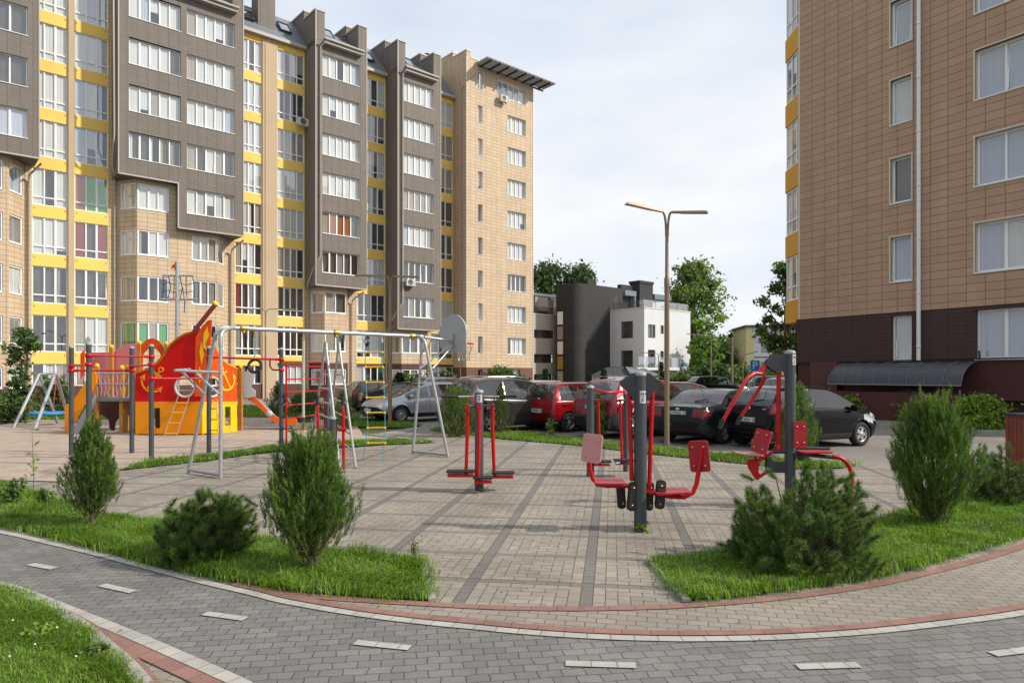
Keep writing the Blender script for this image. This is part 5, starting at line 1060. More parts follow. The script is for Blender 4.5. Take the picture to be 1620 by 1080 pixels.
text_mesh('letter', 'P', .52, mat('sign_white'), sb, Matrix.Translation((0, -.033, zc)) @ Matrix.Rotation(pi / 2, 4, 'X'))
# slatted bin at the right edge
p = g(1617, 746); t = thing('litter_bin', 'reddish brown slatted litter bin with a dark rim at the right edge', 'litter bin', (p.x + .12, p.y, 0))
m = MB()
for sx, sy in ((0, -1), (0, 1), (1, 0), (-1, 0)):
    for i in range(5):
        o_ = -.20 + i * .1; z0, z1 = .05, 1.02
        if sx == 0: m.bb((o_ - .042, sy * .24 - .012, z0), (o_ + .042, sy * .24 + .012, z1), 0)
        else: m.bb((sx * .24 - .012, o_ - .042, z0), (sx * .24 + .012, o_ + .042, z1), 0)
m.build('slats', mat('stained_timber', (.20, .05, .03), .6, var=.2, vscale=6), t)
m = MB(); m.bb((-.27, -.27, 1.02), (.27, .27, 1.07), 0); m.bb((-.22, -.22, .04), (.22, .22, 1.0), 0); m.build('liner', PLATE, t)
# ------------------------------------------------------------------ fitness equipment
def post_mb(x, y, H, r, z0=0, capm=1):
    m = MB(); M = Matrix.Translation((x, y, z0)); m.lathe([(r, 0), (r, H - .02)], 0, 20, M); m.lathe([(r * 1.04, H - .03), (r * 1.04, H - .01), (r * .85, H + .012), (0, H + .025)], capm, 20, M); return m
CAPM = mat('grey_cap', (.30, .31, .32), .4); STICK = mat('white_sticker', (.60, .60, .58), .5); INK = mat('sticker_ink', (.05, .05, .05), .6)
def sticker(t, r, z, ang, w=.10, h=.16, txt='14+'):
    s = MB(); n = 6; a0 = w / r / 2
    for i in range(n):
        A = ang - a0 + 2 * a0 * i / n; B = ang - a0 + 2 * a0 * (i + 1) / n; q = r + .002
        s.face([(q * math.cos(A), q * math.sin(A), z), (q * math.cos(B), q * math.sin(B), z), (q * math.cos(B), q * math.sin(B), z + h), (q * math.cos(A), q * math.sin(A), z + h)], 0, None, True)
    o = s.build('sticker', STICK, t)
    M = Matrix.Rotation(ang + pi / 2, 4, 'Z') @ Matrix.Translation((0, -(r + .008), z + h * .75)) @ Matrix.Rotation(pi / 2, 4, 'X')
    text_mesh('sticker_text', txt, .05, INK, o, M)
    m = MB(); M2 = Matrix.Rotation(ang + pi / 2, 4, 'Z')
    for i in range(3): m.bb((-w * .3 + .01 * i, -(r + .006), z + .025 + i * .022), (w * .22, -(r - .02), z + .033 + i * .022), 0, M2)
    m.build('sticker_text', INK, o)
def pad(M, w=.26, h=.36, col=RED2, name='pad', t=None, label=None):
    m = MB(); m.prism(rounded(w, h, .035, 5), .022, 0, M)
    o = m.build(name, col, t); b = MB()
    for sx in (-1, 1):
        for sz in (-1, 1): 
            b.lathe([(0, .012), (.008, .011), (.012, 0)], 0, 8, M @ Matrix.Translation((sx * w * .27, 0, sz * h * .3)) @ Matrix.Rotation(pi / 2, 4, 'X')); b.lathe([(0, .025), (.012, .022), (.016, 0)], 1, 8, M @ Matrix.Translation((sx * w * .27, .022, sz * h * .3)) @ Matrix.Rotation(-pi / 2, 4, 'X'))
    b.build('bolt', [STEEL, GOLD], o)
    if label: o['label'] = label
    return o
EG = 'outdoor fitness machines on the plaza'
# S3: double leg press
p = g(1013, 838); t = thing('leg_press', 'double leg press nearest the camera with one pink and one dark red back pad', 'fitness machine', p, 0, EG)
H3 = 1.8 * (838 - 590) / 247; post_mb(0, 0, H3, .073).build('post', [GREY, CAPM], t)
s = p.y / F; X = lambda px: (px - 1013) * s; Z = lambda py: CH + (HY - py) * s
m = MB()
for sg in (-1, 1):
    prof = [(sg * .06, Z(590)), (sg * .10, Z(590)), (sg * .17, Z(598)), (sg * .225, Z(602)), (sg * .23, Z(607)), (sg * .215, Z(612)), (sg * .16, Z(617)), (sg * .12, Z(625)), (sg * .09, Z(632)), (sg * .06, Z(634))]
    if sg > 0: prof = prof[::-1]
    for yy in (-.045, .035): m.prism(prof[::-1], .010, 0, Matrix.Translation((0, yy, 0)))
m.build('bracket', PLATE, t)
for sg, xt, xb, zb in ((-1, 995, 999.5, 760), (1, 1032, 1027, 776)):
    m = MB(); m.tube([(X(xt), 0, Z(598)), (X(xt), 0, Z(620)), (X(xb), 0, Z(zb))], .026, 0, 12); m.tube([(X(xt), -.03, Z(602)), (X(xt), .05, Z(602))], .03, 0, 12); m.build('swing_arm', RED, t)
m = MB(); m.tube([(X(999), 0, Z(768)), (X(960), -.0, Z(768)), (X(945), 0, Z(766)), (X(938), 0, Z(757)), (X(933), 0, Z(742)), (X(932), 0, Z(700))], .026, 0, 12); m.build('seat_frame', RED, t)
m = MB(); m.tube([(X(1020), 0, Z(776)), (X(1060), 0, Z(785)), (X(1082), 0, Z(786)), (X(1096), 0, Z(779)), (X(1102), 0, Z(765)), (X(1106), 0, Z(740)), (X(1111), 0, Z(704))], .028, 0, 12); m.build('seat_frame', RED, t)
m = MB(); m.prism(rounded(.36, .36, .05, 5), .02, 0, Matrix.Translation((X(963), 0, Z(763))) @ Matrix.Rotation(pi / 2, 4, 'X')); m.build('seat', RED2, t)
m = MB(); m.prism(rounded(.40, .36, .05, 5), .02, 0, Matrix.Translation((X(1062), 0, Z(778))) @ Matrix.Rotation(-.06, 4, 'Y') @ Matrix.Rotation(pi / 2, 4, 'X')); m.build('seat', RED2, t)
pad(Matrix.Translation((X(935), -.065, Z(708))) @ Matrix.Rotation(.10, 4, 'Y') @ Matrix.Rotation(-.5, 4, 'Z'), .235, .33, mat('faded_pink_pad', (.55, .25, .24), .35), 'backrest', t, 'faded pink back pad')
pad(Matrix.Translation((X(1105), .0, Z(722))) @ Matrix.Rotation(-.10, 4, 'Y') @ Matrix.Rotation(pi - .55, 4, 'Z') @ Matrix.Translation((0, -.04, 0)), .235, .36, RED2, 'backrest', t, 'dark red back pad seen from behind')
for px, py, w_, tilt, rz in ((1000, 784, .105, .10, .15), (985, 783, .10, -.08, .5), (1044, 781, .11, .08, .1), (1030, 786, .09, .05, .4)):
    m = MB(); M = Matrix.Translation((X(px), -.05 if px not in (985, 1030) else .04, Z(py))) @ Matrix.Rotation(rz, 4, 'Z') @ Matrix.Rotation(tilt, 4, 'Y'); m.prism(rounded(w_, .33, .04, 5), .04, 0, M)
    m.prism(rounded(w_ * .7, .27, .03, 5), .01, 1, M @ Matrix.Translation((0, -.006, 0)))
    for i in range(5): m.bb((-w_ * .3, -.012, -.1 + i * .045), (w_ * .3, -.004, -.085 + i * .045), 0, M)
    for sz in (-.1, .1): m.lathe([(0, .014), (.012, .010), (.014, 0)], 2, 8, M @ Matrix.Translation((0, -.006, sz)) @ Matrix.Rotation(pi / 2, 4, 'X'))
    m.build('foot_pedal', [BLACK, mat('pedal_rubber', (.045, .045, .045), .6), GOLD], t)
sticker(t, .073, Z(637), -pi / 2 + .25, .075, .14)
# S1: three-station stepper
p = g(758, 775); t = thing('pendulum_stepper', 'three station red pendulum stepper with black handlebars around a grey post', 'fitness machine', p, 0, EG)
s = p.y / F; X = lambda px: (px - 758) * s; Z = lambda py: CH + (HY - py) * s
post_mb(0, 0, Z(618), .068).build('post', [GREY, CAPM], t)
m = MB()
for dx, dy in ((-.58, -.10), (.58, -.06), (.05, .5)): m.tube([(0, 0, Z(627)), (dx * .55, dy * .55, Z(627)), (dx, dy, Z(626.5))], .015, 0, 8); m.tube([(dx * .55, dy * .55, Z(627)), (dx, dy, Z(626.5))], .021, 1, 8)
m.build('handlebar', [STEEL, BLACK], t)
for i, (xt, yt, xb, pxa, pxb, zp) in enumerate(((740, -.08, 738, 710, 750, 748), (758.5, -.18, 757, 752, 779, 756), (779, .05, 782, 780, 812, 752))):
    m = MB(); m.tube([(X(xt), yt, Z(642)), (X(xt) - .0, yt, Z(680)), (X(xb), yt, Z(zp))], .028, 0, 12); m.tube([(X(xt), yt - .05, Z(642)), (X(xt), yt + .05, Z(642))], .036, 0, 12); m.tube([(X(xt), yt, Z(642)), (0, 0, Z(642))], .022, 1, 8); m.build('pendulum', [RED, GREY], t)
    m = MB(); xa, xb_ = X(pxa), X(pxb); m.bb((xa, yt - .16, Z(zp + 3)), (xb_, yt + .02, Z(zp - 1)), 0); pb = m.build('foot_plate', RED, t)
    m = MB(); 
    for yy in (-.12, .0): m.prism(rounded(xb_ - xa + .04, .10, .03, 4, (xa + xb_) / 2, 0), .025, 0, Matrix.Translation((0, yt + yy, Z(zp - 1) + .028)) @ Matrix.Rotation(pi / 2, 4, 'X'))
    m.build('tread', BLACK, pb)
sticker(t, .068, Z(636), -pi / 2 + .1, .09, .12)
# S2: air walker
p = g(934, 752); t = thing('air_walker', 'air walker with two hanging red legs between grey posts, behind the leg press', 'fitness machine', p, 0, EG)
s = p.y / F; X = lambda px: (px - 934) * s; Z = lambda py: CH + (HY - py) * s
post_mb(0, 0, Z(611), .068).build('post', [GREY, CAPM], t)
p2 = g(990, 745); o2 = p2 - p; post_mb(o2.x, o2.y, Z(622), .05).build('post', [GREY, CAPM], t)
m = MB(); m.tube([(.05, 0, Z(615)), (X(950), -.02, Z(619)), (X(962), -.03, Z(620.5)), (o2.x, o2.y, Z(620))], .022, 0, 10); m.tube([(0, .0, Z(633)), (X(948), 0, Z(633))], .02, 1, 8); m.tube([(X(977), .1, Z(634)), (o2.x, o2.y, Z(634))], .02, 1, 8); m.build('crossbar', [RED, GREY], t)
for xt, xb, zb, zp in ((946, 949, 714, 733), (981, 984, 716, 731)):
    m = MB(); m.tube([(X(xt), 0, Z(634)), (X(xb), 0, Z(zp))], .024, 0, 10); m.tube([(X(xt), -.05, Z(633)), (X(xt), .05, Z(633))], .034, 0, 10); m.build('swing_leg', RED, t)
    m = MB(); m.bb((X(xb) - .12, -.17, Z(zp + 2)), (X(xb) + .16, .05, Z(zp)), 0); fo = m.build('foot_plate', RED, t); m = MB(); m.prism(rounded(.34, .22, .04, 4, X(xb) + .02, 0), .03, 0, Matrix.Translation((0, -.06, Z(zp) + .032)) @ Matrix.Rotation(pi / 2, 4, 'X')); m.build('tread', BLACK, fo)
# S4: pull-down and chest press
Y4 = 9.3; p = Vector(((1250 - CX) / F * Y4, Y4, 0)); t = thing('pull_down_machine', 'tall grey post machine with curved red pull down bars before the black hatchback', 'fitness machine', p, 0, EG)
s = Y4 / F; X = lambda px: (px - 1250) * s; Z = lambda py: CH + (HY - py) * s
post_mb(0, 0, Z(556), .07).build('post', [GREY, CAPM], t)
pr = [(1243, 560), (1243, 587), (1225, 587), (1217, 583), (1209, 576), (1213, 569), (1226, 561)]
m = MB()
for yy in (-.05, .04): m.prism([(X(a), Z(b)) for a, b in pr], .012, 0, Matrix.Translation((0, yy, 0)))
m.build('bracket', PLATE, t)
m = MB(); m.tube([(X(1211), 0, Z(577)), (X(1202), -.02, Z(590))], .04, 0, 12)
m.tube([(X(1202), -.05, Z(591)), (X(1190), -.1, Z(590)), (X(1175), -.2, Z(597)), (X(1163), -.26, Z(612)), (X(1148), -.3, Z(636)), (X(1133), -.32, Z(661))], .024, 0, 10)
m.tube([(X(1200), .05, Z(591)), (X(1213), .12, Z(592)), (X(1218), .18, Z(598)), (X(1214), .22, Z(609)), (X(1200), .24, Z(633)), (X(1182), .24, Z(660))], .024, 0, 10); m.tube([(X(1190), -.1, Z(590.5)), (X(1213), .12, Z(592))], .024, 0, 10)
m.tube([(X(1133), -.32, Z(661)), (X(1127), -.33, Z(674))], .028, 1, 10); m.tube([(X(1182), .24, Z(660)), (X(1175), .24, Z(673))], .028, 1, 10); m.build('pull_bar', [RED, BLACK], t)
m = MB(); m.tube([(X(1233), .02, Z(588)), (X(1232), .02, Z(707))], .030, 0, 12); m.lathe([(.055, -.03), (.055, .02), (.03, .04)], 0, 12, Matrix.Translation((X(1232), .02, Z(708)))); m.build('guide_rod', RED, t)
m = MB(); 
pts = [(1212, 719), (1212, 747), (1243, 747), (1243, 730), (1226, 730), (1218, 725)]
for yy in (-.04, .03): m.prism([(X(a), Z(b)) for a, b in pts], .012, 0, Matrix.Translation((0, yy, 0)))
m.tube([(X(1222), 0, Z(714)), (X(1250), 0, Z(714))], .03, 0, 10); m.build('lower_bracket', PLATE, t)
m = MB(); m.prism([(X(1180), Z(726)), (X(1183), Z(740)), (X(1194), Z(757)), (X(1198), Z(759)), (X(1203), Z(753)), (X(1199), Z(746)), (X(1200), Z(724))], .03, 0, Matrix.Translation((0, -.03, 0)))
m.tube([(X(1198), 0, Z(756)), (X(1213), 0, Z(746))], .022, 0, 10); m.tube([(X(1197), 0, Z(730)), (X(1214), 0, Z(720)), (X(1225), 0, Z(713))], .024, 0, 10)
for yy in (-.08, .08): m.tube([(X(1196), yy, Z(728)), (X(1219), yy, Z(688))], .013, 0, 8)
m.build('seat_frame', RED, t)
m = MB(); m.prism(rounded(.36, .34, .05, 5), .02, 0, Matrix.Translation((X(1182), 0, Z(718))) @ Matrix.Rotation(.07, 4, 'Y') @ Matrix.Rotation(pi / 2, 4, 'X')); m.build('seat', mat('worn_seat', (.40, .16, .15), .35), t)
pad(Matrix.Translation((X(1205), 0, Z(698))) @ Matrix.Rotation(.28, 4, 'Y') @ Matrix.Rotation(-1.0 + pi, 4, 'Z'), .26, .33, RED2, 'backrest', t)
pad(Matrix.Translation((X(1260), -.13, Z(686))) @ Matrix.Rotation(.05, 4, 'Z'), .175, .36, RED2, 'backrest', t)
m = MB(); m.prism(rounded(.42, .3, .05, 5), .02, 0, Matrix.Translation((X(1282), -.1, Z(714))) @ Matrix.Rotation(pi / 2, 4, 'X')); m.build('seat', RED2, t)
m = MB(); m.tube([(0, -.05, Z(716)), (X(1318), -.1, Z(722))], .028, 0, 10); m.tube([(X(1255), .1, Z(709)), (X(1318), .1, Z(710.5))], .022, 0, 8); m.bb((X(1261), -.1, Z(727)), (X(1275), .0, Z(718)), 0); m.build('seat_support', PLATE, t)
m = MB(); pts = bez((X(1318), -.1, Z(721)), (X(1345), -.1, Z(728)), (X(1342), -.1, Z(768)), 10); m.tube([(X(1312), -.1, Z(720.5))] + pts, .028, 0, 12); m.build('curved_leg', RED, t)
sticker(t, .07, Z(577), -pi / 2 + .55, .07, .14)
# S5: low twin lever post behind the juniper
p = g(527, 752); t = thing('lever_machine', 'short grey post with two red levers and black grips behind the large juniper', 'fitness machine', p, 0, EG)
s = p.y / F; X = lambda px: (px - 527) * s; Z = lambda py: CH + (HY - py) * s
post_mb(0, 0, Z(660), .07).build('post', [GREY, CAPM], t)
for px, zt, zb in ((544, 625, 742), (504, 625, 690)):
    m = MB(); m.tube([(X(px) - .02, 0, Z(zt + 15)), (X(px), -.03, Z(zt + 30)), (X(px) - .01, 0, Z(678)), (X(px), 0, Z(zb))], .026, 0, 10); m.tube([(X(px) - .02, 0, Z(zt)), (X(px) - .02, 0, Z(zt + 16))], .03, 1, 10); m.tube([(X(px) - .09 if px > 527 else X(px) + .09, 0, Z(679)), (X(px) + .04, 0, Z(679))], .036, 0, 10); m.tube([(0, 0, Z(679)), (X(px), 0, Z(679))], .025, 2, 8); m.build('lever', [RED, BLACK, GREY], t)
# ------------------------------------------------------------------ workout bars
t = thing('workout_bars', 'grey posts joined by red pull up bars on the sand before the ship', 'workout frame', g(208, 718))
O = g(208, 718)
PS = {}
for i, (px, top) in enumerate(((113, 548), (140.5, 543), (208.6, 549), (239.5, 545.8), (330.5, 548.8), (445, 551), (518, 555))):
    Y = .6 * F / (HY - top); q = Vector(((px - CX) / F * Y, Y, 0)) - O; PS[i] = (q, Y); post_mb(q.x, q.y, 2.4, .05).build('post', [GREY, CAPM], t)
def bar(i, pi_, j, pj, r=.022):
    a, Ya = PS[i]; b, Yb = PS[j]; za = CH + (HY - pi_) / F * Ya; zb = CH + (HY - pj) / F * Yb; m = MB(); A = Vector((a.x, a.y, za)); B = Vector((b.x, b.y, zb)); m.tube([A, B], r, 0, 10)
    for C_ in (A, B): m.lathe([(.052, -.04), (.066, -.035), (.066, .035), (.052, .04)], 0, 14, Matrix.Translation(C_))
    d = (B - A).normalized()
    for C_ in (A + d * .09, B - d * .09): m.tube([C_ - d * .04, C_ + d * .04], .034, 0, 10)
    m.build('pull_up_bar', RED, t)
bar(1, 562, 3, 564); bar(0, 586, 2, 586); bar(0, 579, 1, 576.5); bar(2, 580, 3, 576.5); bar(3, 598.5, 4, 598.5); bar(4, 565, 5, 568.5, .026)
a, Ya = PS[5]; z1 = CH + (HY - 569) / F * Ya; z2 = CH + (HY - 585) / F * Ya
m = MB(); m.tube([(a.x - .27, a.y, z1 + .02), (a.x - .27, a.y, z2 + .08), (a.x - .20, a.y, z2), (a.x, a.y, z2)], .02, 0, 8); m.lathe([(.052, -.04), (.066, -.035), (.066, .035), (.052, .04)], 0, 14, Matrix.Translation((a.x, a.y, z2))); m.build('low_handle', RED, t)
a, Ya = PS[5]; b, Yb = PS[6]; A = Vector((a.x + .12, a.y, 0)); Bq = Vector((b.x - .08, b.y, 0)); m = MB()
zt1 = CH + (HY - 572) / F * Ya
m.tube([(a.x, a.y, zt1), (b.x, b.y, CH + (HY - 573) / F * Yb)], .022, 0, 8)
for q in (A, Bq): m.tube([(q.x, q.y, .0), (q.x, q.y, zt1)], .022, 0, 8)
for i in range(7): z = .12 + i * .31; m.tube([(A.x, A.y, z), (Bq.x, Bq.y, z)], .018, 0, 8)
m.build('wall_bars', RED, t)
# ------------------------------------------------------------------ silver rig
fA = g(298, 748); fB = g(349, 756); fC = g(653, 717); fD = g(709, 723); O = (fA + fB) / 2; O.z = 0
t = thing('climbing_rig', 'galvanised steel climbing rig with a long top beam, side ladders and pull up bars', 'climbing frame', O)
L_ = lambda v: Vector(v) - O
zb = 2.62
bA = P(371, 522, (fA.y + fB.y) / 2 + .15); bC = P(668, 534, (fC.y + fD.y) / 2); bA.z = bC.z = zb
tub = lambda pts, r=.035, nm='frame_tube': None
m = MB(); m.tube([L_(bA), L_(bC)], .04, 0, 12); m.build('top_beam', STEEL, t)
def leg(foot, top, beam, nm='side_leg'):
    m = MB(); f = L_(foot); b = L_(beam); c = f.lerp(b, .94); c.z = zb; dirn = (b - f); a = f + dirn * .86; m.tube([f] + bez(a, f + dirn * 1.0 + Vector((0, 0, .02)), b + (b - L_(bC if beam is bA else bA)).normalized() * -.35, 8), .033, 0, 10); m.build(nm, STEEL, t)
def leg2(foot, head, beam):
    m = MB(); f = L_(foot); h = L_(head); b = L_(beam); m.tube([f, f.lerp(h, .9)] + bez(f.lerp(h, .93), h, h.lerp(b, .6), 8)[1:] + [b], .033, 0, 10); m.build('side_leg', STEEL, t)
hA = P(343, 521, fA.y * .5 + fB.y * .5 - .1); hB = P(347, 521, fB.y); hA.z = hB.z = zb
leg2(fA, hA, bA); leg2(fB, P(349, 521, fB.y), bA)
mid2 = bC - (bC - bA).normalized() * .2
leg2(fC, P(669, 533, fC.y - .1), mid2); leg2(fD, P(671, 533, fD.y), mid2)
m = MB(); m.tube([L_(fA + Vector((0, 0, .06))), L_(fB + Vector((0, 0, .06)))], .03, 0, 10); m.tube([L_(fC + Vector((0, 0, .05))), L_(fD + Vector((0, 0, .05)))], .03, 0, 10); m.build('ground_bar', STEEL, t)
m = MB()
for f in (.04, .49, .935): c = L_(bA.lerp(bC, f)); d_ = (bC - bA).normalized(); m.tube([c - d_ * .05, c + d_ * .05], .06, 0, 12); m.lathe([(.0, .03), (.03, .02), (.03, -.02), (0, -.03)], 0, 8, Matrix.Translation(c + Vector((0, -.07, 0)))); m.lathe([(.0, .03), (.03, .02), (.03, -.02), (0, -.03)], 0, 8, Matrix.Translation(c + Vector((0, 0, -.07))))
m.build('clamp', GOLD, t)
# pull up / dip bars on the left end
m = MB(); Yd = fB.y - .05; q = lambda a, b, Y=Yd: L_(P(a, b, Y)); m.tube([q(346, 589), q(277, 586, Yd - .25)], .024, 0, 8); m.tube([q(277, 586, Yd - .25), q(300, 584, Yd + .5)], .024, 0, 8); m.tube([q(288, 588, Yd - .1), q(322, 622, (fA.y + Yd) / 2)], .022, 0, 8); m.tube([q(308, 588), q(346, 623)], .022, 0, 8); m.build('dip_bar', STEEL, t)
# two narrow inverted-U ladders
for (tx, ty, lf, rf, ff) in ((515, 542, (493, 705), (538, 745), 0), (536, 542, (519, 697), (563, 740), 1)):
    gl = g(*lf); gr = g(*rf); Yt = (gl.y + gr.y) / 2; tp = P(tx, ty, Yt); m = MB(); a = L_(gl); b = L_(gr); c = L_(tp); ca = c + (a - b).normalized() * .16 - Vector((0, 0, .14)); cb_ = c + (b - a).normalized() * .16 - Vector((0, 0, .14))
    m.tube([a, ca] + bez(ca, c + (a - b).normalized() * .15 + Vector((0, 0, .05)), c, 5)[1:] + bez(c, c + (b - a).normalized() * .15 + Vector((0, 0, .05)), cb_, 5)[1:] + [b], .027, 0, 8)
    for i in range(7):
        z = .28 + i * .30; fa = z / ca.z
        if fa < 1: m.tube([a.lerp(ca, fa), b.lerp(cb_, fa)], .02, 0, 8)
    m.build('ladder', STEEL, t)
# hanging things
def hang(name, label, cat, f, build):
    c = bA.lerp(bC, f); tt = thing(name, label, cat, (c.x, c.y, zb - .04)); build(tt, c)
def f_of(px):      # fraction along the beam at a pixel column
    lo, hi = 0., 1.
    for _ in range(40):
        md = (lo + hi) / 2; c = bA.lerp(bC, md)
        if CX + F * c.x / c.y < px: lo = md
        else: hi = md
    return lo
ROPE = mat('white_rope', (.48, .45, .40), .9, var=.25, vscale=25); BLROPE = mat('blue_rope', (.08, .28, .36), .8); YPL = mat('yellow_rung', (.75, .42, .02), .45)
def rope_b(tt, c):
    m = MB(); ln = (655 - 530) / F * c.y
    for k in range(3):
        n = 60; m.tube([(.014 * math.cos(2 * pi * (i / 6 + k / 3)), .014 * math.sin(2 * pi * (i / 6 + k / 3)), -.1 - ln * i / n) for i in range(n + 1)], .016, 0, 6)
    m.build('rope', ROPE, tt); m = MB(); m.tube([(0, 0, .0), (0, 0, -.12)], .014, 0, 6); m.lathe([(.035, -.03), (.035, .02)], 0, 8, Matrix.Translation((0, 0, -.1))); m.build('swivel', GOLD, tt)
hang('climbing_rope', 'thick white twisted climbing rope hanging from the silver beam', 'climbing rope', f_of(480), rope_b)
def ring_b(tt, c):
    ln = (583 - 528) / F * c.y; m = MB(); m.tube([(0, 0, -.1), (0, 0, -ln + .12)], .010, 0, 6); m.tube([(.012, 0, -.1), (.012, 0, -.3)], .014, 0, 6); m.build('cord', BLROPE, tt)
    m = MB(); n = 20; V = [(.115 * math.cos(2 * pi * i / n), .03 * math.sin(2 * pi * i / n), -ln + .115 * math.sin(2 * pi * i / n)) for i in range(n + 1)]; m.tube(V, .028, 0, 8, False); m.build('ring', BLACK, tt); m = MB(); m.tube([(0, 0, 0), (0, 0, -.12)], .016, 0, 6); m.build('swivel', GOLD, tt)
hang('gymnastic_ring', 'single black gymnastic ring on a blue cord', 'gym ring', f_of(403), ring_b)
def rlad(tt, c):
    k = c.y / F; m = MB()
    for (xs, zend) in ((((578 - 593), (579 - 593), (581 - 593), (583 - 593), (574 - 593)), 731), (((605 - 593), (606 - 593), (610 - 593), (610 - 593), (606 - 593)), 727)):
        zs = [535, 580, 628, 676, zend]; m.tube([(x * k, 0, -(z - 531) * k) for x, z in zip(xs, zs)], .009, 0, 6)
    m.build('side_rope', BLROPE, tt)
    for y in (556.5, 580, 604, 628, 652, 676, 700):
        f = (y - 535) / 145; m = MB(); xa, xb_ = (-15 + 4.5 * min(f, 1)) * k, (12 + 5 * min(f, 1)) * k; z = -(y - 531) * k; m.tube([(xa, 0, z), (xb_, 0, z + .01)], .017, 0, 8)
        for x in (xa, xb_): m.lathe([(.0, .03), (.026, .02), (.026, -.02), (0, -.03)], 0, 8, Matrix.Translation((x, 0, z)))
        m.build('rung', YPL, tt)
    m = MB()
    for x in (-14 * k, 12 * k): m.tube([(x, 0, .0), (x, 0, -.08)], .016, 0, 6); m.lathe([(.03, -.05), (.035, .0), (.03, .03)], 0, 8, Matrix.Translation((x, 0, -.09)))
    m.build('swivel', STEEL, tt)
hang('rope_ladder', 'blue rope ladder with seven yellow rungs hanging from the silver beam', 'rope ladder', f_of(592), rlad)
# backboard
Yb = 15.5; c = P(716, 527, Yb); nb = Vector((.70, .71, 0)).normalized(); R_ = Matrix.Translation(c) @ Matrix.Rotation(math.atan2(nb.y, nb.x) - pi / 2, 4, 'Z')
tb = thing('basketball_hoop', 'grey rounded basketball backboard with a red hoop and chain net, fixed to the silver rig', 'basketball hoop', (c.x, c.y, 0)); Li = Matrix.Translation((0, 0, c.z)) @ Matrix.Rotation(math.atan2(nb.y, nb.x) - pi / 2, 4, 'Z')
w2, h2 = .46, .43; pr = [(-w2 * .72, -h2), (w2 * .72, -h2), (w2, -h2 * .62), (w2, 0)] + [(w2 * math.cos(a), h2 * 1.0 * math.sin(a)) for a in [pi * i / 20 for i in range(1, 20)]] + [(-w2, 0), (-w2, -h2 * .62)]
m = MB(); m.prism(pr, .03, 0, Li); m.build('backboard', mat('backboard_grey', (.36, .37, .37), .55, var=.05), tb)
m = MB(); n = 24; m.tube([(.22 * math.cos(2 * pi * i / n), .34 + .22 * math.sin(2 * pi * i / n), -.22) for i in range(n + 1)], .012, 0, 8, False, M=Li); m.bb((-.08, .03, -.28), (.08, .13, -.2), 0, Li); m.build('hoop', RED, tb)
m = MB()
for i in range(12):
    a = 2 * pi * i / 12; b = a + .35; m.tube([(.22 * math.cos(a), .34 + .22 * math.sin(a), -.23), (.17 * math.cos(b), .34 + .17 * math.sin(b), -.38), (.13 * math.cos(a), .34 + .13 * math.sin(a), -.52), (.13 * math.cos(b), .34 + .13 * math.sin(b), -.62)], .006, 0, 4, M=Li)
m.build('chain_net', STEEL, tb)
m = MB(); q = lambda a, b, Y: P(a, b, Y) - Vector((c.x, c.y, 0))
m.tube([q(672, 533, bC.y), q(716, 539, Yb - .04)], .03, 0, 8); m.tube([q(664, 583, (fC.y + fD.y) / 2), q(713, 546, Yb - .04)], .02, 0, 8); m.tube([q(684, 583, fD.y), q(718, 545, Yb - .04)], .02, 0, 8); m.bb((-.06, -.05, -.2), (.06, -.003, -.02), 0, Li); m.build('support_arm', STEEL, tb)
# ------------------------------------------------------------------ play ship
YS = 19.9; O = Vector(((320 - CX) / F * YS, YS, 0)); s = YS / F
t = thing('play_ship', 'red and orange pirate ship playhouse with anchors, portholes, mast and bowsprit on the sand', 'playhouse', O)
X = lambda px: (px - 320) * s; Z = lambda py: CH + (HY - py) * s
e2 = P(375, 640, 21.2); e2.z = 0; d2 = (e2 - O); l2 = math.hypot(d2.x, d2.y); R2m = Matrix.Rotation(math.atan2(d2.y, d2.x), 4, 'Z')
x2 = lambda px: (lambda k: (lambda u: u)((k * O.y - O.x) / (d2.x / l2 - k * d2.y / l2)))((px - CX) / F)   # distance along the second face
z2 = lambda px, py: CH + (HY - py) / F * (O.y + x2(px) * d2.y / l2)
def panel(poly_, th, m_, M=Matrix(), nm='hull_panel', lab=None, par=t, edge=None):
    q = MB(); q.prism(poly_, th, 0, M, 1 if edge else None); o = q.build(nm, [m_] + ([edge] if edge else []), par)
    if lab: o['label'] = lab
    return o
topc = [(214, 591), (225, 588), (238, 583), (250, 573), (260, 560), (270, 546), (280, 537), (292, 529.5), (305, 526.5), (318, 525.5)]
lowc = [(X(214), Z(635)), (X(320), Z(635))]
# window opening in the orange board: built as four strips
def lower(Xf, Zf, xa, xb, wa, wb, m_, M, zt=635, zbt=686, w0=645, w1=677):
    q = MB()
    def bx(a, b, c_, d_): q.prism([(Xf(a), Zf(a, c_)), (Xf(b), Zf(b, c_)), (Xf(b), Zf(b, d_)), (Xf(a), Zf(a, d_))], .05, 0, M)
    V = [[(Xf(a), Zf(a, b)) for a in (xa, wa, wb, xb)] for b in (zbt, w1, w0, zt)]
    for y in (0, .05):
        for i in range(3):
            for j in range(3):
                if i == 1 and j == 1: continue
                a, b, c_, d_ = V[i][j], V[i][j + 1], V[i + 1][j + 1], V[i + 1][j]; f = [M @ Vector((r_[0], y, r_[1])) for r_ in (a, b, c_, d_)]
                q.face(f if y == 0 else f[::-1], 0)
    for ring, flip in (([V[1][1], V[1][2], V[2][2], V[2][1]], 0), ([V[0][0], V[0][3], V[3][3], V[3][0]], 1)):
        for i in range(4):
            a, b = ring[i], ring[(i + 1) % 4]; q.face([M @ Vector((a[0], 0, a[1])), M @ Vector((b[0], 0, b[1])), M @ Vector((b[0], .05, b[1])), M @ Vector((a[0], .05, a[1]))], 0)
    return q.build('hull_board', m_, t)
Z1 = lambda px, py: Z(py)
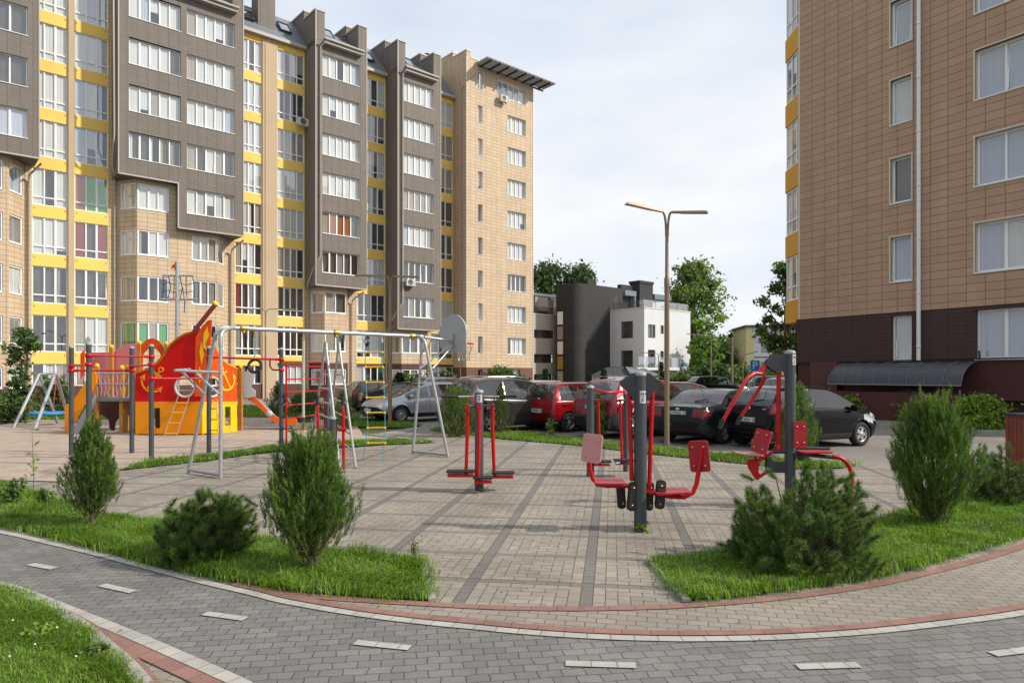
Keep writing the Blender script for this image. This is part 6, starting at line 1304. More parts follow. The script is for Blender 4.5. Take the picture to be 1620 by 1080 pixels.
lower(X, Z1, 214, 320, 236, 253, ORANGE, Matrix())
lower(x2, z2, 320, 375, 356, 365, YELLOWB, R2m, w0=643, w1=673, zbt=685)
def board_with_hole(outline, hc, hr, m_, M, nm, edge):      # board with a round porthole
    th = .045; n = 24; hole = [(hc[0] + hr * math.cos(2 * pi * i / n), hc[1] + hr * math.sin(2 * pi * i / n)) for i in range(n)]
    bm = bmesh.new(); fr = [bm.verts.new((x, 0, z)) for x, z in outline]; hv = [bm.verts.new((x, 0, z)) for x, z in hole]
    E = [bm.edges.new((fr[i], fr[(i + 1) % len(fr)])) for i in range(len(fr))] + [bm.edges.new((hv[i], hv[(i + 1) % n])) for i in range(n)]
    bmesh.ops.triangle_fill(bm, use_beauty=True, edges=E)
    for f in list(bm.faces):
        c_ = f.calc_center_median()
        if math.hypot(c_.x - hc[0], c_.z - hc[1]) < hr * .9 and all(v in hv for v in f.verts): bm.faces.remove(f)
    r = bmesh.ops.extrude_face_region(bm, geom=bm.faces[:]); bmesh.ops.translate(bm, verts=[v for v in r['geom'] if isinstance(v, bmesh.types.BMVert)], vec=(0, th, 0)); bmesh.ops.recalc_face_normals(bm, faces=bm.faces); bm.transform(M)
    me = bpy.data.meshes.new(nm); bm.to_mesh(me); bm.free(); me.materials.append(m_); o = bpy.data.objects.new(nm, me); COL.objects.link(o); o.parent = t; return o
red_out = [(X(214), Z(635)), (X(320), Z(635)), (X(320), Z(525.5))] + [(X(a), Z(b)) for a, b in reversed(topc[:-1])]
board_with_hole(red_out, (X(293), Z(612)), .27, REDB, Matrix.Translation((0, .002, 0)), 'hull_side', ORANGE)
m = MB(); pts = [(X(a), .02, Z(b) + .015) for a, b in topc]
for k in range(2): m.tube(pts, .045, 0, 8)
m.build('rim_moulding', YELLOWB if 0 else ORANGE, t)
t2 = [(320, 527), (330, 531), (338, 541), (343, 556), (350, 569), (360, 577), (375, 584)]
red2 = [(x2(320.5), z2(320, 635)), (x2(375), z2(375, 635))] + [(x2(a), z2(a, b)) for a, b in reversed(t2)]
board_with_hole(red2, (x2(336), z2(336, 612)), .27, REDOR, R2m @ Matrix.Translation((0, .002, 0)), 'hull_side', ORANGE)
m = MB(); m.tube([R2m @ Vector((x2(a), .02, z2(a, b) + .015)) for a, b in t2], .045, 0, 8); m.build('rim_moulding', ORANGE, t)
for (cx, cz, M) in ((X(293), Z(612), Matrix()), (x2(336), z2(336, 612), R2m)):
    m = MB(); n = 28; m.tube([(cx + .285 * math.cos(2 * pi * i / n), -.01, cz + .285 * math.sin(2 * pi * i / n)) for i in range(n + 1)], .035, 0, 8, False, M=M)
    for a in (-.1, .06): m.tube([(cx - .26, -.01, cz + a), (cx + .26, -.01, cz + a)], .012, 0, 6, M=M)
    m.build('porthole', mat('pale_plastic', (.50, .50, .49), .5), t)
bk = MB(); bk.bb((X(220), .9, .1), (X(314), .95, .98), 0); bk.bb((X(222), .06, .98), (X(314), 1.3, 1.03), 0); bk.build('dark_backing_board', BROWNB, t)  # added dark backing so the hull openings look shaded inside
# anchors
def anchor(cx, cz, sc, ang, M, m_):
    A = M @ Matrix.Translation((cx, -.022, cz)) @ Matrix.Rotation(ang, 4, 'Y') @ Matrix.Scale(sc, 4); q = MB()
    q.bb((-.035, 0, -.45), (.035, .03, .36), 0, A); q.bb((-.17, .001, .18), (.17, .029, .25), 0, A); n = 16
    o_ = [(.10 * math.cos(2 * pi * i / n), .45 + .10 * math.sin(2 * pi * i / n)) for i in range(n)]; i_ = [(.055 * math.cos(2 * pi * i / n), .45 + .055 * math.sin(2 * pi * i / n)) for i in range(n)]
    for i in range(n): j = (i + 1) % n; q.mesh([(o_[i][0], 0, o_[i][1]), (o_[j][0], 0, o_[j][1]), (i_[j][0], 0, i_[j][1]), (i_[i][0], 0, i_[i][1]), (o_[i][0], .028, o_[i][1]), (o_[j][0], .028, o_[j][1])], [(0, 1, 2, 3), (1, 0, 4, 5)], 0, False, A)
    k = 10; arc = lambda r: [(r * math.sin(a), -.05 - r * math.cos(a) + .0) for a in [(-1.15 + 2.3 * i / k) for i in range(k + 1)]]
    oo, ii = arc(.46), arc(.38)
    for i in range(k): q.mesh([(oo[i][0], 0, oo[i][1]), (oo[i + 1][0], 0, oo[i + 1][1]), (ii[i + 1][0], 0, ii[i + 1][1]), (ii[i][0], 0, ii[i][1]), (oo[i][0], .028, oo[i][1]), (oo[i + 1][0], .028, oo[i + 1][1])], [(0, 1, 2, 3), (1, 0, 4, 5)], 0, False, A)
    for sg in (-1, 1): x, z = oo[0 if sg < 0 else -1]; q.prism([(x - sg * .14, z - .0), (x + sg * .06, z - .02), (x - sg * .02, z + .20)][::sg], .027, 0, A)
    q.build('anchor', m_, t)
anchor(X(244), Z(600), .78, .62, Matrix(), ORANGE); anchor(x2(357), z2(357, 598), .78, -.55, R2m, YELLOWB)
# bow figure sail, bowsprit
panel([(X(309), Z(627)), (X(322), Z(627)), (X(332), Z(570)), (X(336), Z(506)), (X(330), Z(507)), (X(318), Z(520)), (X(311), Z(533))], .05, REDOR, Matrix.Translation((0, -.055, 0)), 'bow_board', 'red orange flame patterned bow board')
for q_ in ([(324, 527), (329, 517), (332, 531), (326, 545), (329, 555), (322, 549)], [(317, 556), (320, 541), (324, 561), (320, 577)], [(315, 592), (317, 580), (321, 594), (317, 606)]): panel([(X(a), Z(b)) for a, b in q_], .008, YELLOWB, Matrix.Translation((0, -.066, 0)), 'flame_motif')
m = MB(); a = Vector((X(308), -.05, Z(524))); b = Vector((X(349), -.35, Z(483))); m.tube([a, b], .065, 0, 12); m.tube([b, b + (b - a).normalized() * .05], .085, 1, 12); m.build('bowsprit', [mat('bowsprit_red', (.28, .05, .03), .5), YELLOWB], t)
# rope ladders on the hull
def hull_ladder(Xf, Zf, a0, a1, b0, b1, ztop, zbot, M, ry):
    m = MB(); f0 = [(Xf(a0), -.03, Zf(a0, ztop)), (Xf(b0), -.42, Zf(b0, zbot))]; f1 = [(Xf(a1), -.03, Zf(a1, ztop)), (Xf(b1), -.42, Zf(b1, zbot))]; m.tube(f0, .011, 0, 6, M=M); m.tube(f1, .011, 0, 6, M=M); o = m.build('net_rope', mat('grey_rope', (.30, .33, .33), .8), t)
    for y in ry:
        k = (y - ztop) / (zbot - ztop); A = Vector(f0[0]).lerp(Vector(f0[1]), k); B = Vector(f1[0]).lerp(Vector(f1[1]), k); r = MB(); r.tube([A, B], .018, 0, 8, M=M); r.build('rung', YPL, t)
hull_ladder(X, Z1, 283, 301, 268, 287, 625, 697, Matrix(), (637, 652, 668, 684)); hull_ladder(x2, z2, 335, 342, 336, 349, 632, 683, R2m, (642, 655, 668))
m = MB()
for px in (218, 243, 268, 296, 318): m.lathe([(.05, 0), (.05, .1)], 0, 8, Matrix.Translation((X(px), .1, 0)))
m.build('foot', WOOD, t)
# mast with crow's nest
mx = P(280.5, 600, 21.2); mo = mx - O; m = MB(); zt_ = CH + (HY - 415) / F * 21.2; m.lathe([(.065, 0), (.065, zt_ * .5), (.055, zt_)], 0, 12, Matrix.Translation((mo.x, mo.y, 0))); zm_ = CH + (HY - 512) / F * 21.2
m.tube([(mo.x - .09, mo.y, zm_), (mo.x + .11, mo.y, zm_)], .03, 0, 6); mast = m.build('mast', STEEL, t)
k = 21.2 / F; zt1 = CH + (HY - 436) * k; zt2 = CH + (HY - 473.5) * k; m = MB(); m.tube([(mo.x - 23.5 * k, mo.y, zt1), (mo.x + 25 * k, mo.y, zt1)], .03, 0, 8); m.build('yardarm', STEEL, mast); m = MB(); m.tube([(mo.x - 26 * k, mo.y, zt2), (mo.x + 31 * k, mo.y, zt2)], .035, 0, 8)
m.build('yardarm', STEEL, mast)
m = MB()
for i, x in enumerate((-22, -14, -5, 4, 14, 24)):
    m.tube([(mo.x + x * k, mo.y, zt1), (mo.x + (x + (3 if i % 2 else -1)) * k, mo.y + .03, (zt1 + zt2) / 2), (mo.x + (x * 1.12) * k, mo.y, zt2)], .013, 0, 6)
for f in (.33, .66): m.tube([(mo.x + x * k, mo.y, zt1 + (zt2 - zt1) * (f + .05 * math.sin(x))) for x in (-24, -14, -5, 4, 14, 25)], .013, 0, 6)
m.tube([(mo.x + 9 * k, mo.y - .03, zt1 - .35), (mo.x + 12 * k, mo.y, zt2 - .1), (mo.x + 11 * k, mo.y, zt2 - .42)], .016, 0, 6); m.build('rope_net', mat('navy_rope', (.03, .12, .22), .8), mast)
zf = CH + (HY - 420) * k; m = MB(); m.prism([(mo.x - 1 * k, zf + .1), (mo.x - 1 * k, zf - .12), (mo.x - 4 * k, zf - .16), (mo.x - 6 * k, zf - .05), (mo.x - 10 * k, zf - .12), (mo.x - 8 * k, zf + .02), (mo.x - 5 * k, zf + .03), (mo.x - 3 * k, zf + .14)], .02, 0, Matrix.Translation((0, mo.y, 0))); m.build('pennant', REDOR, mast)
# rear half: deck, pink inner boards, arch, posts, rail, steps
YR = 21.3; sr = YR / F; Xr = lambda px, Y=YR: (px - CX) / F * Y - O.x; Zr = lambda py, Y=YR: CH + (HY - py) / F * Y
def bw(poly_, th, m_, Y, nm, lab=None): return panel([((a - CX) / F * Y - O.x, CH + (HY - b) / F * Y) for a, b in poly_], th, m_, Matrix.Translation((0, Y - O.y, 0)), nm, lab)
PINK = mat('pink_board_inside', (.62, .20, .20), .55, var=.05)
bw([(143, 626), (175, 626), (175, 557), (143, 557)], .04, PINK, 22.6, 'inner_board', 'faded pink inner board'); bw([(178, 626), (220, 626), (220, 546), (212, 543), (200, 544), (188, 549), (178, 560)], .04, PINK, 22.6, 'inner_board')
arc_o = [(240 + 20.5 * math.cos(a), 563 - 28 * math.sin(a)) for a in [pi * i / 12 for i in range(13)]]; arc_i = [(240 + 15 * math.cos(a), 568 - 18 * math.sin(a)) for a in [pi * i / 12 for i in range(13)]]
bw([(219.5, 600)] + arc_o[::-1] + [(260.5, 600), (255, 600)] + arc_i + [(225, 600)], .05, REDOR, 21.9, 'arch_board'); 
for (px, ya, yb_, Y) in ((153.5, 580, 682, 20.6), (193, 583, 684, 20.7), (200, 582, 640, 21.5), (176.5, 550, 640, 22.5), (220.5, 544, 640, 21.9), (263, 545, 600, 21.9), (210.5, 585, 690, 20.2), (434 / 1.0 - 53.5, 582, 675, 21.6)):
    m = MB(); z0 = 0.; x = (px - CX) / F * Y - O.x; zt_ = CH + (HY - ya) / F * Y; w_ = .055; m.bb((x - w_, Y - O.y - w_, z0), (x + w_, Y - O.y + w_, zt_), 0); m.lathe([(.06, 0), (.07, .03), (.05, .09), (0, .11)], 1, 10, Matrix.Translation((x, Y - O.y, zt_))); m.build('corner_post', [WOOD, YELLOWB], t)
m = MB(); zd = Zr(629, 20.6); m.bb((Xr(150, 20.6), 20.5 - O.y, zd - .1), (Xr(212, 20.6), 22.5 - O.y, zd), 0); m.build('deck', mat('grey_deck', (.16, .16, .17), .7), t)
m = MB(); ya, yb_ = 590, 627; Y = 20.55
for py in (ya, ya + 17): m.tube([(Xr(152, Y), Y - O.y, Zr(py, Y)), (Xr(206, Y), Y - O.y, Zr(py, Y))], .018, 0, 8)
for i in range(9):
    px = 154 + i * 6.2; zz = [Zr(ya + j * (yb_ - ya) / 6, Y) for j in range(7)]; m.tube([(Xr(px, Y) + (.02 * math.sin(j * 1.6 + i)), Y - O.y, z_) for j, z_ in enumerate(zz)], .012, 0, 6)
m.build('railing', STEEL, t)
bw([(158, 632), (206, 632), (206, 684), (200, 684), (198, 664), (190, 655), (182, 668), (180, 684), (176, 684), (172, 665), (166, 658), (158, 655)], .05, BROWNB, 21.6, 'under_deck_board')
bw([(150, 634), (162, 634), (162, 640), (150, 650)], .05, BROWNB, 22.0, 'under_deck_board')
# steps on the left: two orange stringers and grey side sheet
Yq = 20.9
for Yq in (20.5, 21.3): bw([(147, 583), (152, 592), (152, 606), (126, 652), (118, 668), (108, 686), (102, 680), (103, 655), (117, 632), (133, 607), (141, 590)], .05, ORANGE, Yq, 'stair_board')
bw([(150, 625), (150, 640), (122, 690), (108, 694), (120, 672), (138, 640)], .03, mat('pale_side_sheet', (.28, .29, .31), .5), 20.2, 'stair_side')
m = MB()
for i in range(7): f = i / 6; px = 147 - 38 * f; py = 632 + 52 * f; m.bb((Xr(px, 20.9) - .12, 20.56 - O.y, Zr(py, 20.9) - .02), (Xr(px, 20.9) + .12, 21.29 - O.y, Zr(py, 20.9) + .02), 0)
m.build('stair_tread', WOOD, t)
bw([(102, 642), (110, 637), (111, 690), (103, 690)], .07, ORANGE, 20.45, 'stair_board')
bw([(127, 560), (133, 553), (133, 590), (127, 600)], .05, REDOR, 22.3, 'arch_board'); bw([(134, 539), (139, 530), (143, 536), (141, 552), (134, 556)], .03, mat('pale_plastic'), 22.4, 'mast_ornament')
# right side: landing rail, white slide head, orange slide
YL = 21.9
bw([(386, 588), (394, 586), (403, 589), (401, 604), (396, 612), (404, 618), (403, 627), (395, 629), (383, 629)], .04, mat('white_board', (.55, .56, .57), .5), YL - .15, 'slide_side'); bw([(386, 588), (394, 586), (403, 589), (401, 604), (396, 612), (404, 618), (403, 627), (395, 629), (383, 629)], .04, mat('white_board'), YL + .55, 'slide_side')
m = MB()
for px in (376, 379, 382, 385): m.tube([(Xr(px, 21.6), 21.6 - O.y, Zr(590, 21.6)), (Xr(px + .8, 21.6), 21.62 - O.y, Zr(626, 21.6))], .012, 0, 6)
for py in (589, 600, 612): m.tube([(Xr(375, 21.6), 21.6 - O.y, Zr(py, 21.6)), (Xr(386, 21.6), 21.6 - O.y, Zr(py, 21.6))], .014, 0, 6)
m.build('railing', STEEL, t)
sp = [(392, 626), (404, 632), (416, 644), (428, 657), (440, 664), (455, 667), (469, 669)]
for Yq in (YL - .1, YL + .5): bw([(a, b - 3.5) for a, b in sp[:-1]] + [(466, 660), (470, 665), (469, 672)] + [(a, b + 6.5 if i < 5 else b + 5) for i, (a, b) in reversed(list(enumerate(sp[:-1])))], .05, ORANGE if 0 else mat('slide_orange', (.80, .13, .01), .4), Yq, 'slide_side')
m = MB()
for (a, b), (c_, d_) in zip(sp, sp[1:]): m.face([(Xr(a, YL), YL - .05 - O.y, Zr(b + 2, YL)), (Xr(c_, YL), YL - .05 - O.y, Zr(d_ + 2, YL)), (Xr(c_, YL), YL + .5 - O.y, Zr(d_ + 2, YL)), (Xr(a, YL), YL + .5 - O.y, Zr(b + 2, YL))], 0)
m.build('slide_bed', STEEL, t)
m = MB(); M = Matrix.Translation((Xr(428, YL), YL - .12 - O.y, Zr(653.5, YL))) @ Matrix.Rotation(pi / 2, 4, 'X'); m.lathe([(0, .02), (.10, .02), (.105, 0)], 0, 20, M); m.build('slide_badge', mat('white_board'), t)
# ------------------------------------------------------------------ nest swing
O = g(60, 668); s = O.y / F; X = lambda px: (px - 60) * s
t = thing('playground_swing', 'grey steel swing with a round blue nest seat at the left edge', 'swing', O)
q = lambda px, py, Y: P(px, py, Y) - O
for f1, f2, tp, Y1, Y2 in (((22, 676), (92, 670), (62, 592), 23.4, 26.2), ((55, 679), (110, 666), (88, 590), 21.9, 24.6)):
    m = MB(); a = g(*f1) - O; b = g(*f2) - O; Yt = (g(*f1).y + g(*f2).y) / 2; c_ = q(tp[0], tp[1], Yt)
    for u_ in (a, b): m.tube([u_, c_], .055, 0, 8)
    m.mesh([c_ + Vector((0, -.03, .02)), c_ + (a - c_) * .22 + Vector((0, -.03, 0)), c_ + (b - c_) * .22 + Vector((0, -.03, 0))], [(0, 1, 2)], 0); m.build('side_frame', STEEL, t)
    if tp[0] == 62: ca_ = c_
    else: cb_ = c_
m = MB(); m.tube([ca_, cb_], .045, 0, 8); m.build('top_bar', STEEL, t); TSW = t
cm = ca_.lerp(cb_, .5); se = q(76, 662, 24.) ; se = Vector((cm.x, cm.y, .45)); bo = se
m = MB(); n = 24; m.tube([(se.x + .52 * math.cos(2 * pi * i / n), se.y + .52 * math.sin(2 * pi * i / n), .42) for i in range(n + 1)], .06, 0, 10, False)
for i in range(-4, 5): x = i * .11; y = math.sqrt(max(0, .5 ** 2 - x * x)); m.tube([(se.x + x, se.y - y, .41), (se.x + x, se.y + y, .41)], .012, 0, 5); m.tube([(se.x - y, se.y + x, .41), (se.x + y, se.y + x, .41)], .012, 0, 5)
so_ = m.build('seat', mat('blue_seat', (.03, .22, .42), .5), TSW)
for sx in (-1, 1):
    m = MB()
    for sy in (-1, 1): m.tube([(se.x + sx * .3, se.y, ca_.z - .25), (se.x + sx * .4, se.y + sy * .33, .44)], .014, 0, 6)
    m.tube([(se.x + sx * .3, se.y, ca_.z), (se.x + sx * .3, se.y, ca_.z - .27)], .014, 0, 6); m.build('chain', mat('red_rope', (.35, .05, .04), .7), so_)
# ------------------------------------------------------------------ plants
def nz(v): return v / np.maximum(np.linalg.norm(v, axis=1, keepdims=True), 1e-9)
def strips(B, D, ln, wd):      # slim triangles from base points along directions
    n = len(B); a = nz(np.cross(D, rng.normal(size=(n, 3)))) * (wd * .5)[:, None]; V = np.zeros((n, 3, 3)); V[:, 0] = B - a; V[:, 1] = B + a; V[:, 2] = B + D * ln[:, None]
    return V.reshape(-1, 3)
def tri(n): return np.arange(n * 3).reshape(-1, 3)
def leafmat(name, c, tr=.25, isl=.4): return mat(name, c, .6, island=isl, transl=tr, var=.2, vscale=2.5)
JUN = leafmat('juniper_needles', (.12, .205, .030)); JUD = leafmat('juniper_needles_dark', (.06, .115, .020)); PIN = leafmat('pine_needles', (.064, .128, .020), .15); PINL = leafmat('pine_needles_lit_tips', (.15, .245, .03), .2)
DEAD = mat('dry_twig', (.16, .10, .055), .9, island=.3)
def plant(name, label, cat, pos, group=None): return thing(name, label, cat, (pos[0], pos[1], 0), 0, group)
def juniper(pos, H, W, label, seed, n=650, k=60, base=.17, peak=.45, wd=.0042, group='conifers planted around the plaza', col=None, topw=.15, name='juniper', sparse=1., lean=0., spread=.42, nlen=.045):
    global rng
    rng = np.random.default_rng(seed); t = plant(name, label, 'shrub', pos, group)
    th = rng.uniform(0, 2 * pi, n); f = base + (1 - base) * rng.uniform(0, 1, n) ** .85
    sh = np.where(f < peak, ((f - base) / (peak - base)).clip(0, 1) ** .55, topw + (1 - topw) * (1 - ((f - peak) / (1 - peak))) ** .8)
    lump = 1 + .16 * np.sin(3 * th + 7 * f + seed) + .10 * np.sin(7 * th - 11 * f)
    R = W / 2 * sh * lump * (1 - .55 * rng.uniform(0, 1, n) ** 2.2); tipz = f * H
    tip = np.stack([R * np.cos(th) + lean * f, R * np.sin(th), tipz], 1); L0 = H * rng.uniform(.08, .22, n); tipz = tipz + H * .05 * rng.normal(0, 1, n); tip[:, 2] = tipz
    out = np.stack([np.cos(th) * .55 * (1 - f * .5), np.sin(th) * .55 * (1 - f * .5), np.ones(n)], 1) + rng.normal(0, .2, (n, 3)); out = nz(out); st = tip - out * L0[:, None]
    tt = rng.uniform(0, 1, (n, k)); Bp = st[:, None] + (tip - st)[:, None] * tt[..., None] + rng.normal(0, .007 * W, (n, k, 3)); Dr = out[:, None] * 1.0 + rng.normal(0, spread, (n, k, 3)); Bp = Bp.reshape(-1, 3); Dr = nz(Dr.reshape(-1, 3))
    N_ = len(Bp); ln = rng.uniform(.5, 1.2, N_) * nlen * max(H, 1) ** .5 * (1.25 - .5 * tt.reshape(-1)); V = strips(Bp, Dr, ln, np.full(N_, wd))
    mi = (rng.uniform(0, 1, n) < .4).astype(int); mi = np.repeat(mi, k); low = (np.repeat(f, k) < base + .16) & (rng.uniform(0, 1, N_) < .35); mi[low] = 2
    npmesh('foliage', V, tri(N_), [col or JUN, JUD, DEAD], t, mi)
    m = MB(); r = random.Random(seed); m.lathe([(.028 * H, -.03), (.022 * H, H * .12), (.012 * H, H * .5)], 0, 8)
    for i in range(int(16 * sparse)):
        a = r.uniform(0, 2 * pi); z0 = r.uniform(.03, .22) * H; q = r.uniform(.45, .8) * W / 2; z1 = z0 + r.uniform(.15, .35) * H; m.tube([(0, 0, z0), (q * .5 * math.cos(a), q * .5 * math.sin(a), z0 + (z1 - z0) * .35), (q * math.cos(a), q * math.sin(a), z1)], .006 * H, 0, 5, False, rads=[.010 * H, .007 * H, .003 * H])
    m.build('stem', TRUNK, t); return t
def pine(pos, H, W, label, seed, shoots=120, per=420, nl=.055, wd=.0036, group='conifers planted around the plaza', name='mugo_pine'):
    global rng
    rng = np.random.default_rng(seed); t = plant(name, label, 'shrub', pos, group); n = shoots
    nb = 13; cth = rng.uniform(0, 2 * pi, nb); cel = np.arcsin(rng.uniform(.05, .95, nb)); which = rng.integers(0, nb, n)      # lobes of the bush
    th = cth[which] + rng.normal(0, .42, n); el = (cel[which] + rng.normal(0, .32, n)).clip(.02, 1.5); lobe = rng.uniform(.78, 1.12, nb)[which]
    rr = lobe * rng.uniform(.30, 1.0, n) ** .55
    tip = np.stack([rr * W / 2 * np.cos(el) * np.cos(th), rr * W / 2 * np.cos(el) * np.sin(th), .06 + rr * H * .94 * (.10 + .90 * np.sin(el))], 1)
    up = np.stack([np.cos(th) * np.cos(el) * .55, np.sin(th) * np.cos(el) * .55, np.full(n, .62)], 1) + rng.normal(0, .3, (n, 3)); up = nz(up); L0 = rng.uniform(.09, .15, n); st = tip - up * L0[:, None]
    tt = rng.uniform(0, 1, (n, per)); Bp = st[:, None] + (tip - st)[:, None] * tt[..., None]; rad = rng.normal(0, 1, (n, per, 3)); Dr = nz((nz(rad.reshape(-1, 3)).reshape(n, per, 3) * 1. + up[:, None] * (.15 + .55 * tt[..., None])).reshape(-1, 3))
    N_ = n * per; V = strips(Bp.reshape(-1, 3), Dr, nl * rng.uniform(.7, 1.2, N_), np.full(N_, wd)); mi = ((rng.uniform(0, 1, (n, per)) + tt * .35) > .92).astype(int).reshape(-1)  # paler needles towards shoot tips put sunlit tips into the colour
    npmesh('foliage', V, tri(N_), [PIN, PINL], t, mi)
    m = MB()
    for i in range(0, n, 2):
        b = Vector((tip[i][0] * .1, tip[i][1] * .1, .02)); c = Vector(st[i]); m.tube([b, b.lerp(c, .6) - Vector((0, 0, .03)), c, Vector(tip[i])], .01, 0, 4, False, rads=[.012, .007, .005, .003])
    for i in range(0, n, 5): m.tube([Vector(tip[i]), Vector(tip[i]) + Vector(up[i]) * .035], .004, 1, 5, True)
    m.build('stem', [TRUNK, mat('bud', (.20, .12, .06), .8)], t); return t
def leaves(P_, size, elong=1.6, up=.5):
    n = len(P_); nrm = nz(rng.normal(size=(n, 3)) + [0, 0, up]); a = nz(np.cross(nrm, rng.normal(size=(n, 3)))); b = np.cross(nrm, a); s_ = size * rng.uniform(.6, 1.3, n); a *= (s_ * .5 * elong)[:, None]; b *= (s_ * .5)[:, None]
    V = np.zeros((n, 4, 3)); V[:, 0] = P_ - a; V[:, 1] = P_ + b * .8; V[:, 2] = P_ + a; V[:, 3] = P_ - b * .8
    return V.reshape(-1, 3), np.arange(n * 4).reshape(-1, 4)
LF = {k: leafmat(k, c) for k, c in {'leaf_mid': (.085, .15, .028), 'leaf_dark': (.042, .085, .02), 'leaf_bright': (.17, .27, .03), 'leaf_grey': (.09, .13, .06), 'thuja': (.022, .055, .02)}.items()}
def tree(name, label, cat, pos, H, W, seed, m1='leaf_mid', m2='leaf_dark', nc=60, per=90, size=.3, crown0=.25, shape=0, group=None, trunk=True, tr=.02, clump=.16, loose=1.):
    global rng
    rng = np.random.default_rng(seed); t = plant(name, label, cat, pos, group); r = random.Random(seed); C_ = []; m = MB()
    for i in range(nc):
        f = r.random(); z = H * (crown0 + (1 - crown0) * f)
        if shape == 0: q = math.sin(pi * (f * .82 + .14)) ** .7      # ovoid
        elif shape == 1: q = 1 - f * .93                              # cone
        else: q = math.sqrt(max(0, 1 - (2 * f - 1) ** 2)) if f > .5 else 1.   # dome
        a = r.uniform(0, 2 * pi); rad = W / 2 * q * (r.random() ** .45) * (1 + .22 * math.sin(3 * a + seed)); C_.append((rad * math.cos(a), rad * math.sin(a), z))
    C_ = np.array(C_); cr_ = clump * W * rng.uniform(.6, 1.3, nc)
    Pt = np.repeat(C_, per, 0) + rng.normal(size=(nc * per, 3)) * (np.repeat(cr_, per) * .62)[:, None] * [1, 1, .7]
    Pt[:, 2] = np.maximum(Pt[:, 2], .03)
    V, Fq = leaves(Pt, size); mi = np.repeat(rng.uniform(0, 1, nc) < .4, per).astype(int); npmesh('crown', V, Fq, [LF[m1], LF[m2]], t, mi)
    if trunk:
        rt = tr * H; m.tube([(0, 0, -.1), (r.uniform(-.02, .02) * H, 0, H * .3), (r.uniform(-.03, .03) * H, 0, H * .6), (0, 0, H * .9)], rt, 0, 8, True, rads=[rt, rt * .75, rt * .5, rt * .15])
        for i in range(0, nc, 3):
            c = C_[i]; z0 = max(H * .12, c[2] * r.uniform(.45, .7)); m.tube([(0, 0, z0), (c[0] * .5, c[1] * .5, z0 + (c[2] - z0) * .6), tuple(c)], .01, 0, 5, False, rads=[rt * .35, rt * .2, rt * .07])
        m.build('trunk', TRUNK, t)
    return t
# foreground conifers
juniper(g(490, 903), 1.24, .80, 'large upright juniper in the left grass strip, taller than the two beside it', 11, 1250, 42, base=.24, peak=.50, topw=.42, wd=.0062, spread=.30, nlen=.052)
juniper(g(146, 834), 1.20, .64, 'small upright juniper with a bare reddish trunk left of the dark pine', 12, 850, 40, base=.26, peak=.46, topw=.16, wd=.0065, spread=.34, nlen=.055)
juniper(g(1476, 831), 1.52, 1.0, 'big loose juniper with a feathery top right of the widest mugo pine', 13, 1250, 42, base=.17, peak=.52, topw=.30, wd=.0065, spread=.28, nlen=.06)
pine(g(325, 884), .80, .98, 'dark mugo pine between the two upright junipers on the left', 21, 300, 330)
pine(g(1268, 893), .98, 1.45, 'widest mugo pine, spreading over the right grass bed', 22, 560, 320)
pine(g(1585, 795), .80, 1.45, 'mugo pine behind the loose juniper near the slatted bin', 23, 300, 200)
# verge plants
G2 = 'conifers in the verge before the parked cars'
juniper(g(722, 690), 1.42, 1.15, 'broad bushy conifer before the dark grey crossover', 31, 480, 60, base=.02, peak=.35, wd=.009, group=G2, topw=.5)
juniper(g(792, 686), 1.50, .78, 'slender young pine with a bare foot before the grey crossover wheel', 32, 230, 55, base=.14, peak=.35, wd=.008, group=G2, topw=.05, col=LF['leaf_mid'])
juniper(g(948, 694), 1.25, .72, 'slender conifer before the dark red crossover', 33, 230, 55, base=.05, peak=.4, wd=.008, group=G2, topw=.1, col=LF['leaf_mid'])
juniper(P(1262, 0, 14.2), 1.55, .95, 'feathery juniper behind the grey pull down machine post', 34, 420, 60, base=.06, peak=.4, wd=.007, group=G2)
juniper(g(543, 679), 1.25, 1.05, 'dark bushy conifer behind the red lever machine', 35, 400, 55, base=.03, peak=.4, wd=.009, group=G2, col=JUD)
juniper(g(440, 668), 1.5, .9, 'dark conifer behind the orange slide', 36, 300, 55, base=.03, peak=.4, wd=.011, group=G2, col=JUD)
juniper(g(480, 668), 1.0, 1.3, 'low dark conifer behind the red wall bars', 37, 300, 55, base=.03, peak=.4, wd=.011, group=G2, col=JUD, topw=.5)
# bushes at the brown building
for px, py, w_, h_, lb in ((1352, 664, 46, 36, 'round green bush left of the basement canopy'), (1436, 668, 50, 44, 'round green bush before the basement canopy'), (1548, 682, 72, 52, 'widest round green bush right of the basement canopy')):
    Y = g(px, py).y - .5; tree('round_bush', lb, 'bush', g(px, py), h_ / F * Y, w_ / F * Y, px, 'leaf_bright', 'leaf_bright', 90, 100, .075, .12, 2, 'round bushes at the brown building', tr=.03, clump=.14)
# leafy young trees at the left
tree('young_tree', 'leafy young tree before the left end of the long apartment block', 'tree', g(40, 667), 3.5, 1.35, 51, 'leaf_mid', 'leaf_dark', 46, 45, .11, .12, 0, 'trees', clump=.13)
tree('shrub', 'low dark shrub beneath the young tree at the left edge', 'bush', g(-4, 669), .9, 2.2, 52, 'leaf_dark', 'leaf_mid', 50, 80, .10, .1, 2, None, tr=.03)
tree('shrub', 'dark shrub behind the blue nest swing', 'bush', g(85, 660), 1.5, 1.2, 53, 'leaf_dark', 'leaf_dark', 40, 80, .09, .1, 2, None, tr=.03)
tree('shrub', 'small leafy shrub between the slide and the wall bars', 'bush', g(487, 655), .9, 1.3, 54, 'leaf_mid', 'leaf_dark', 30, 70, .09, .1, 2, None, tr=.03)
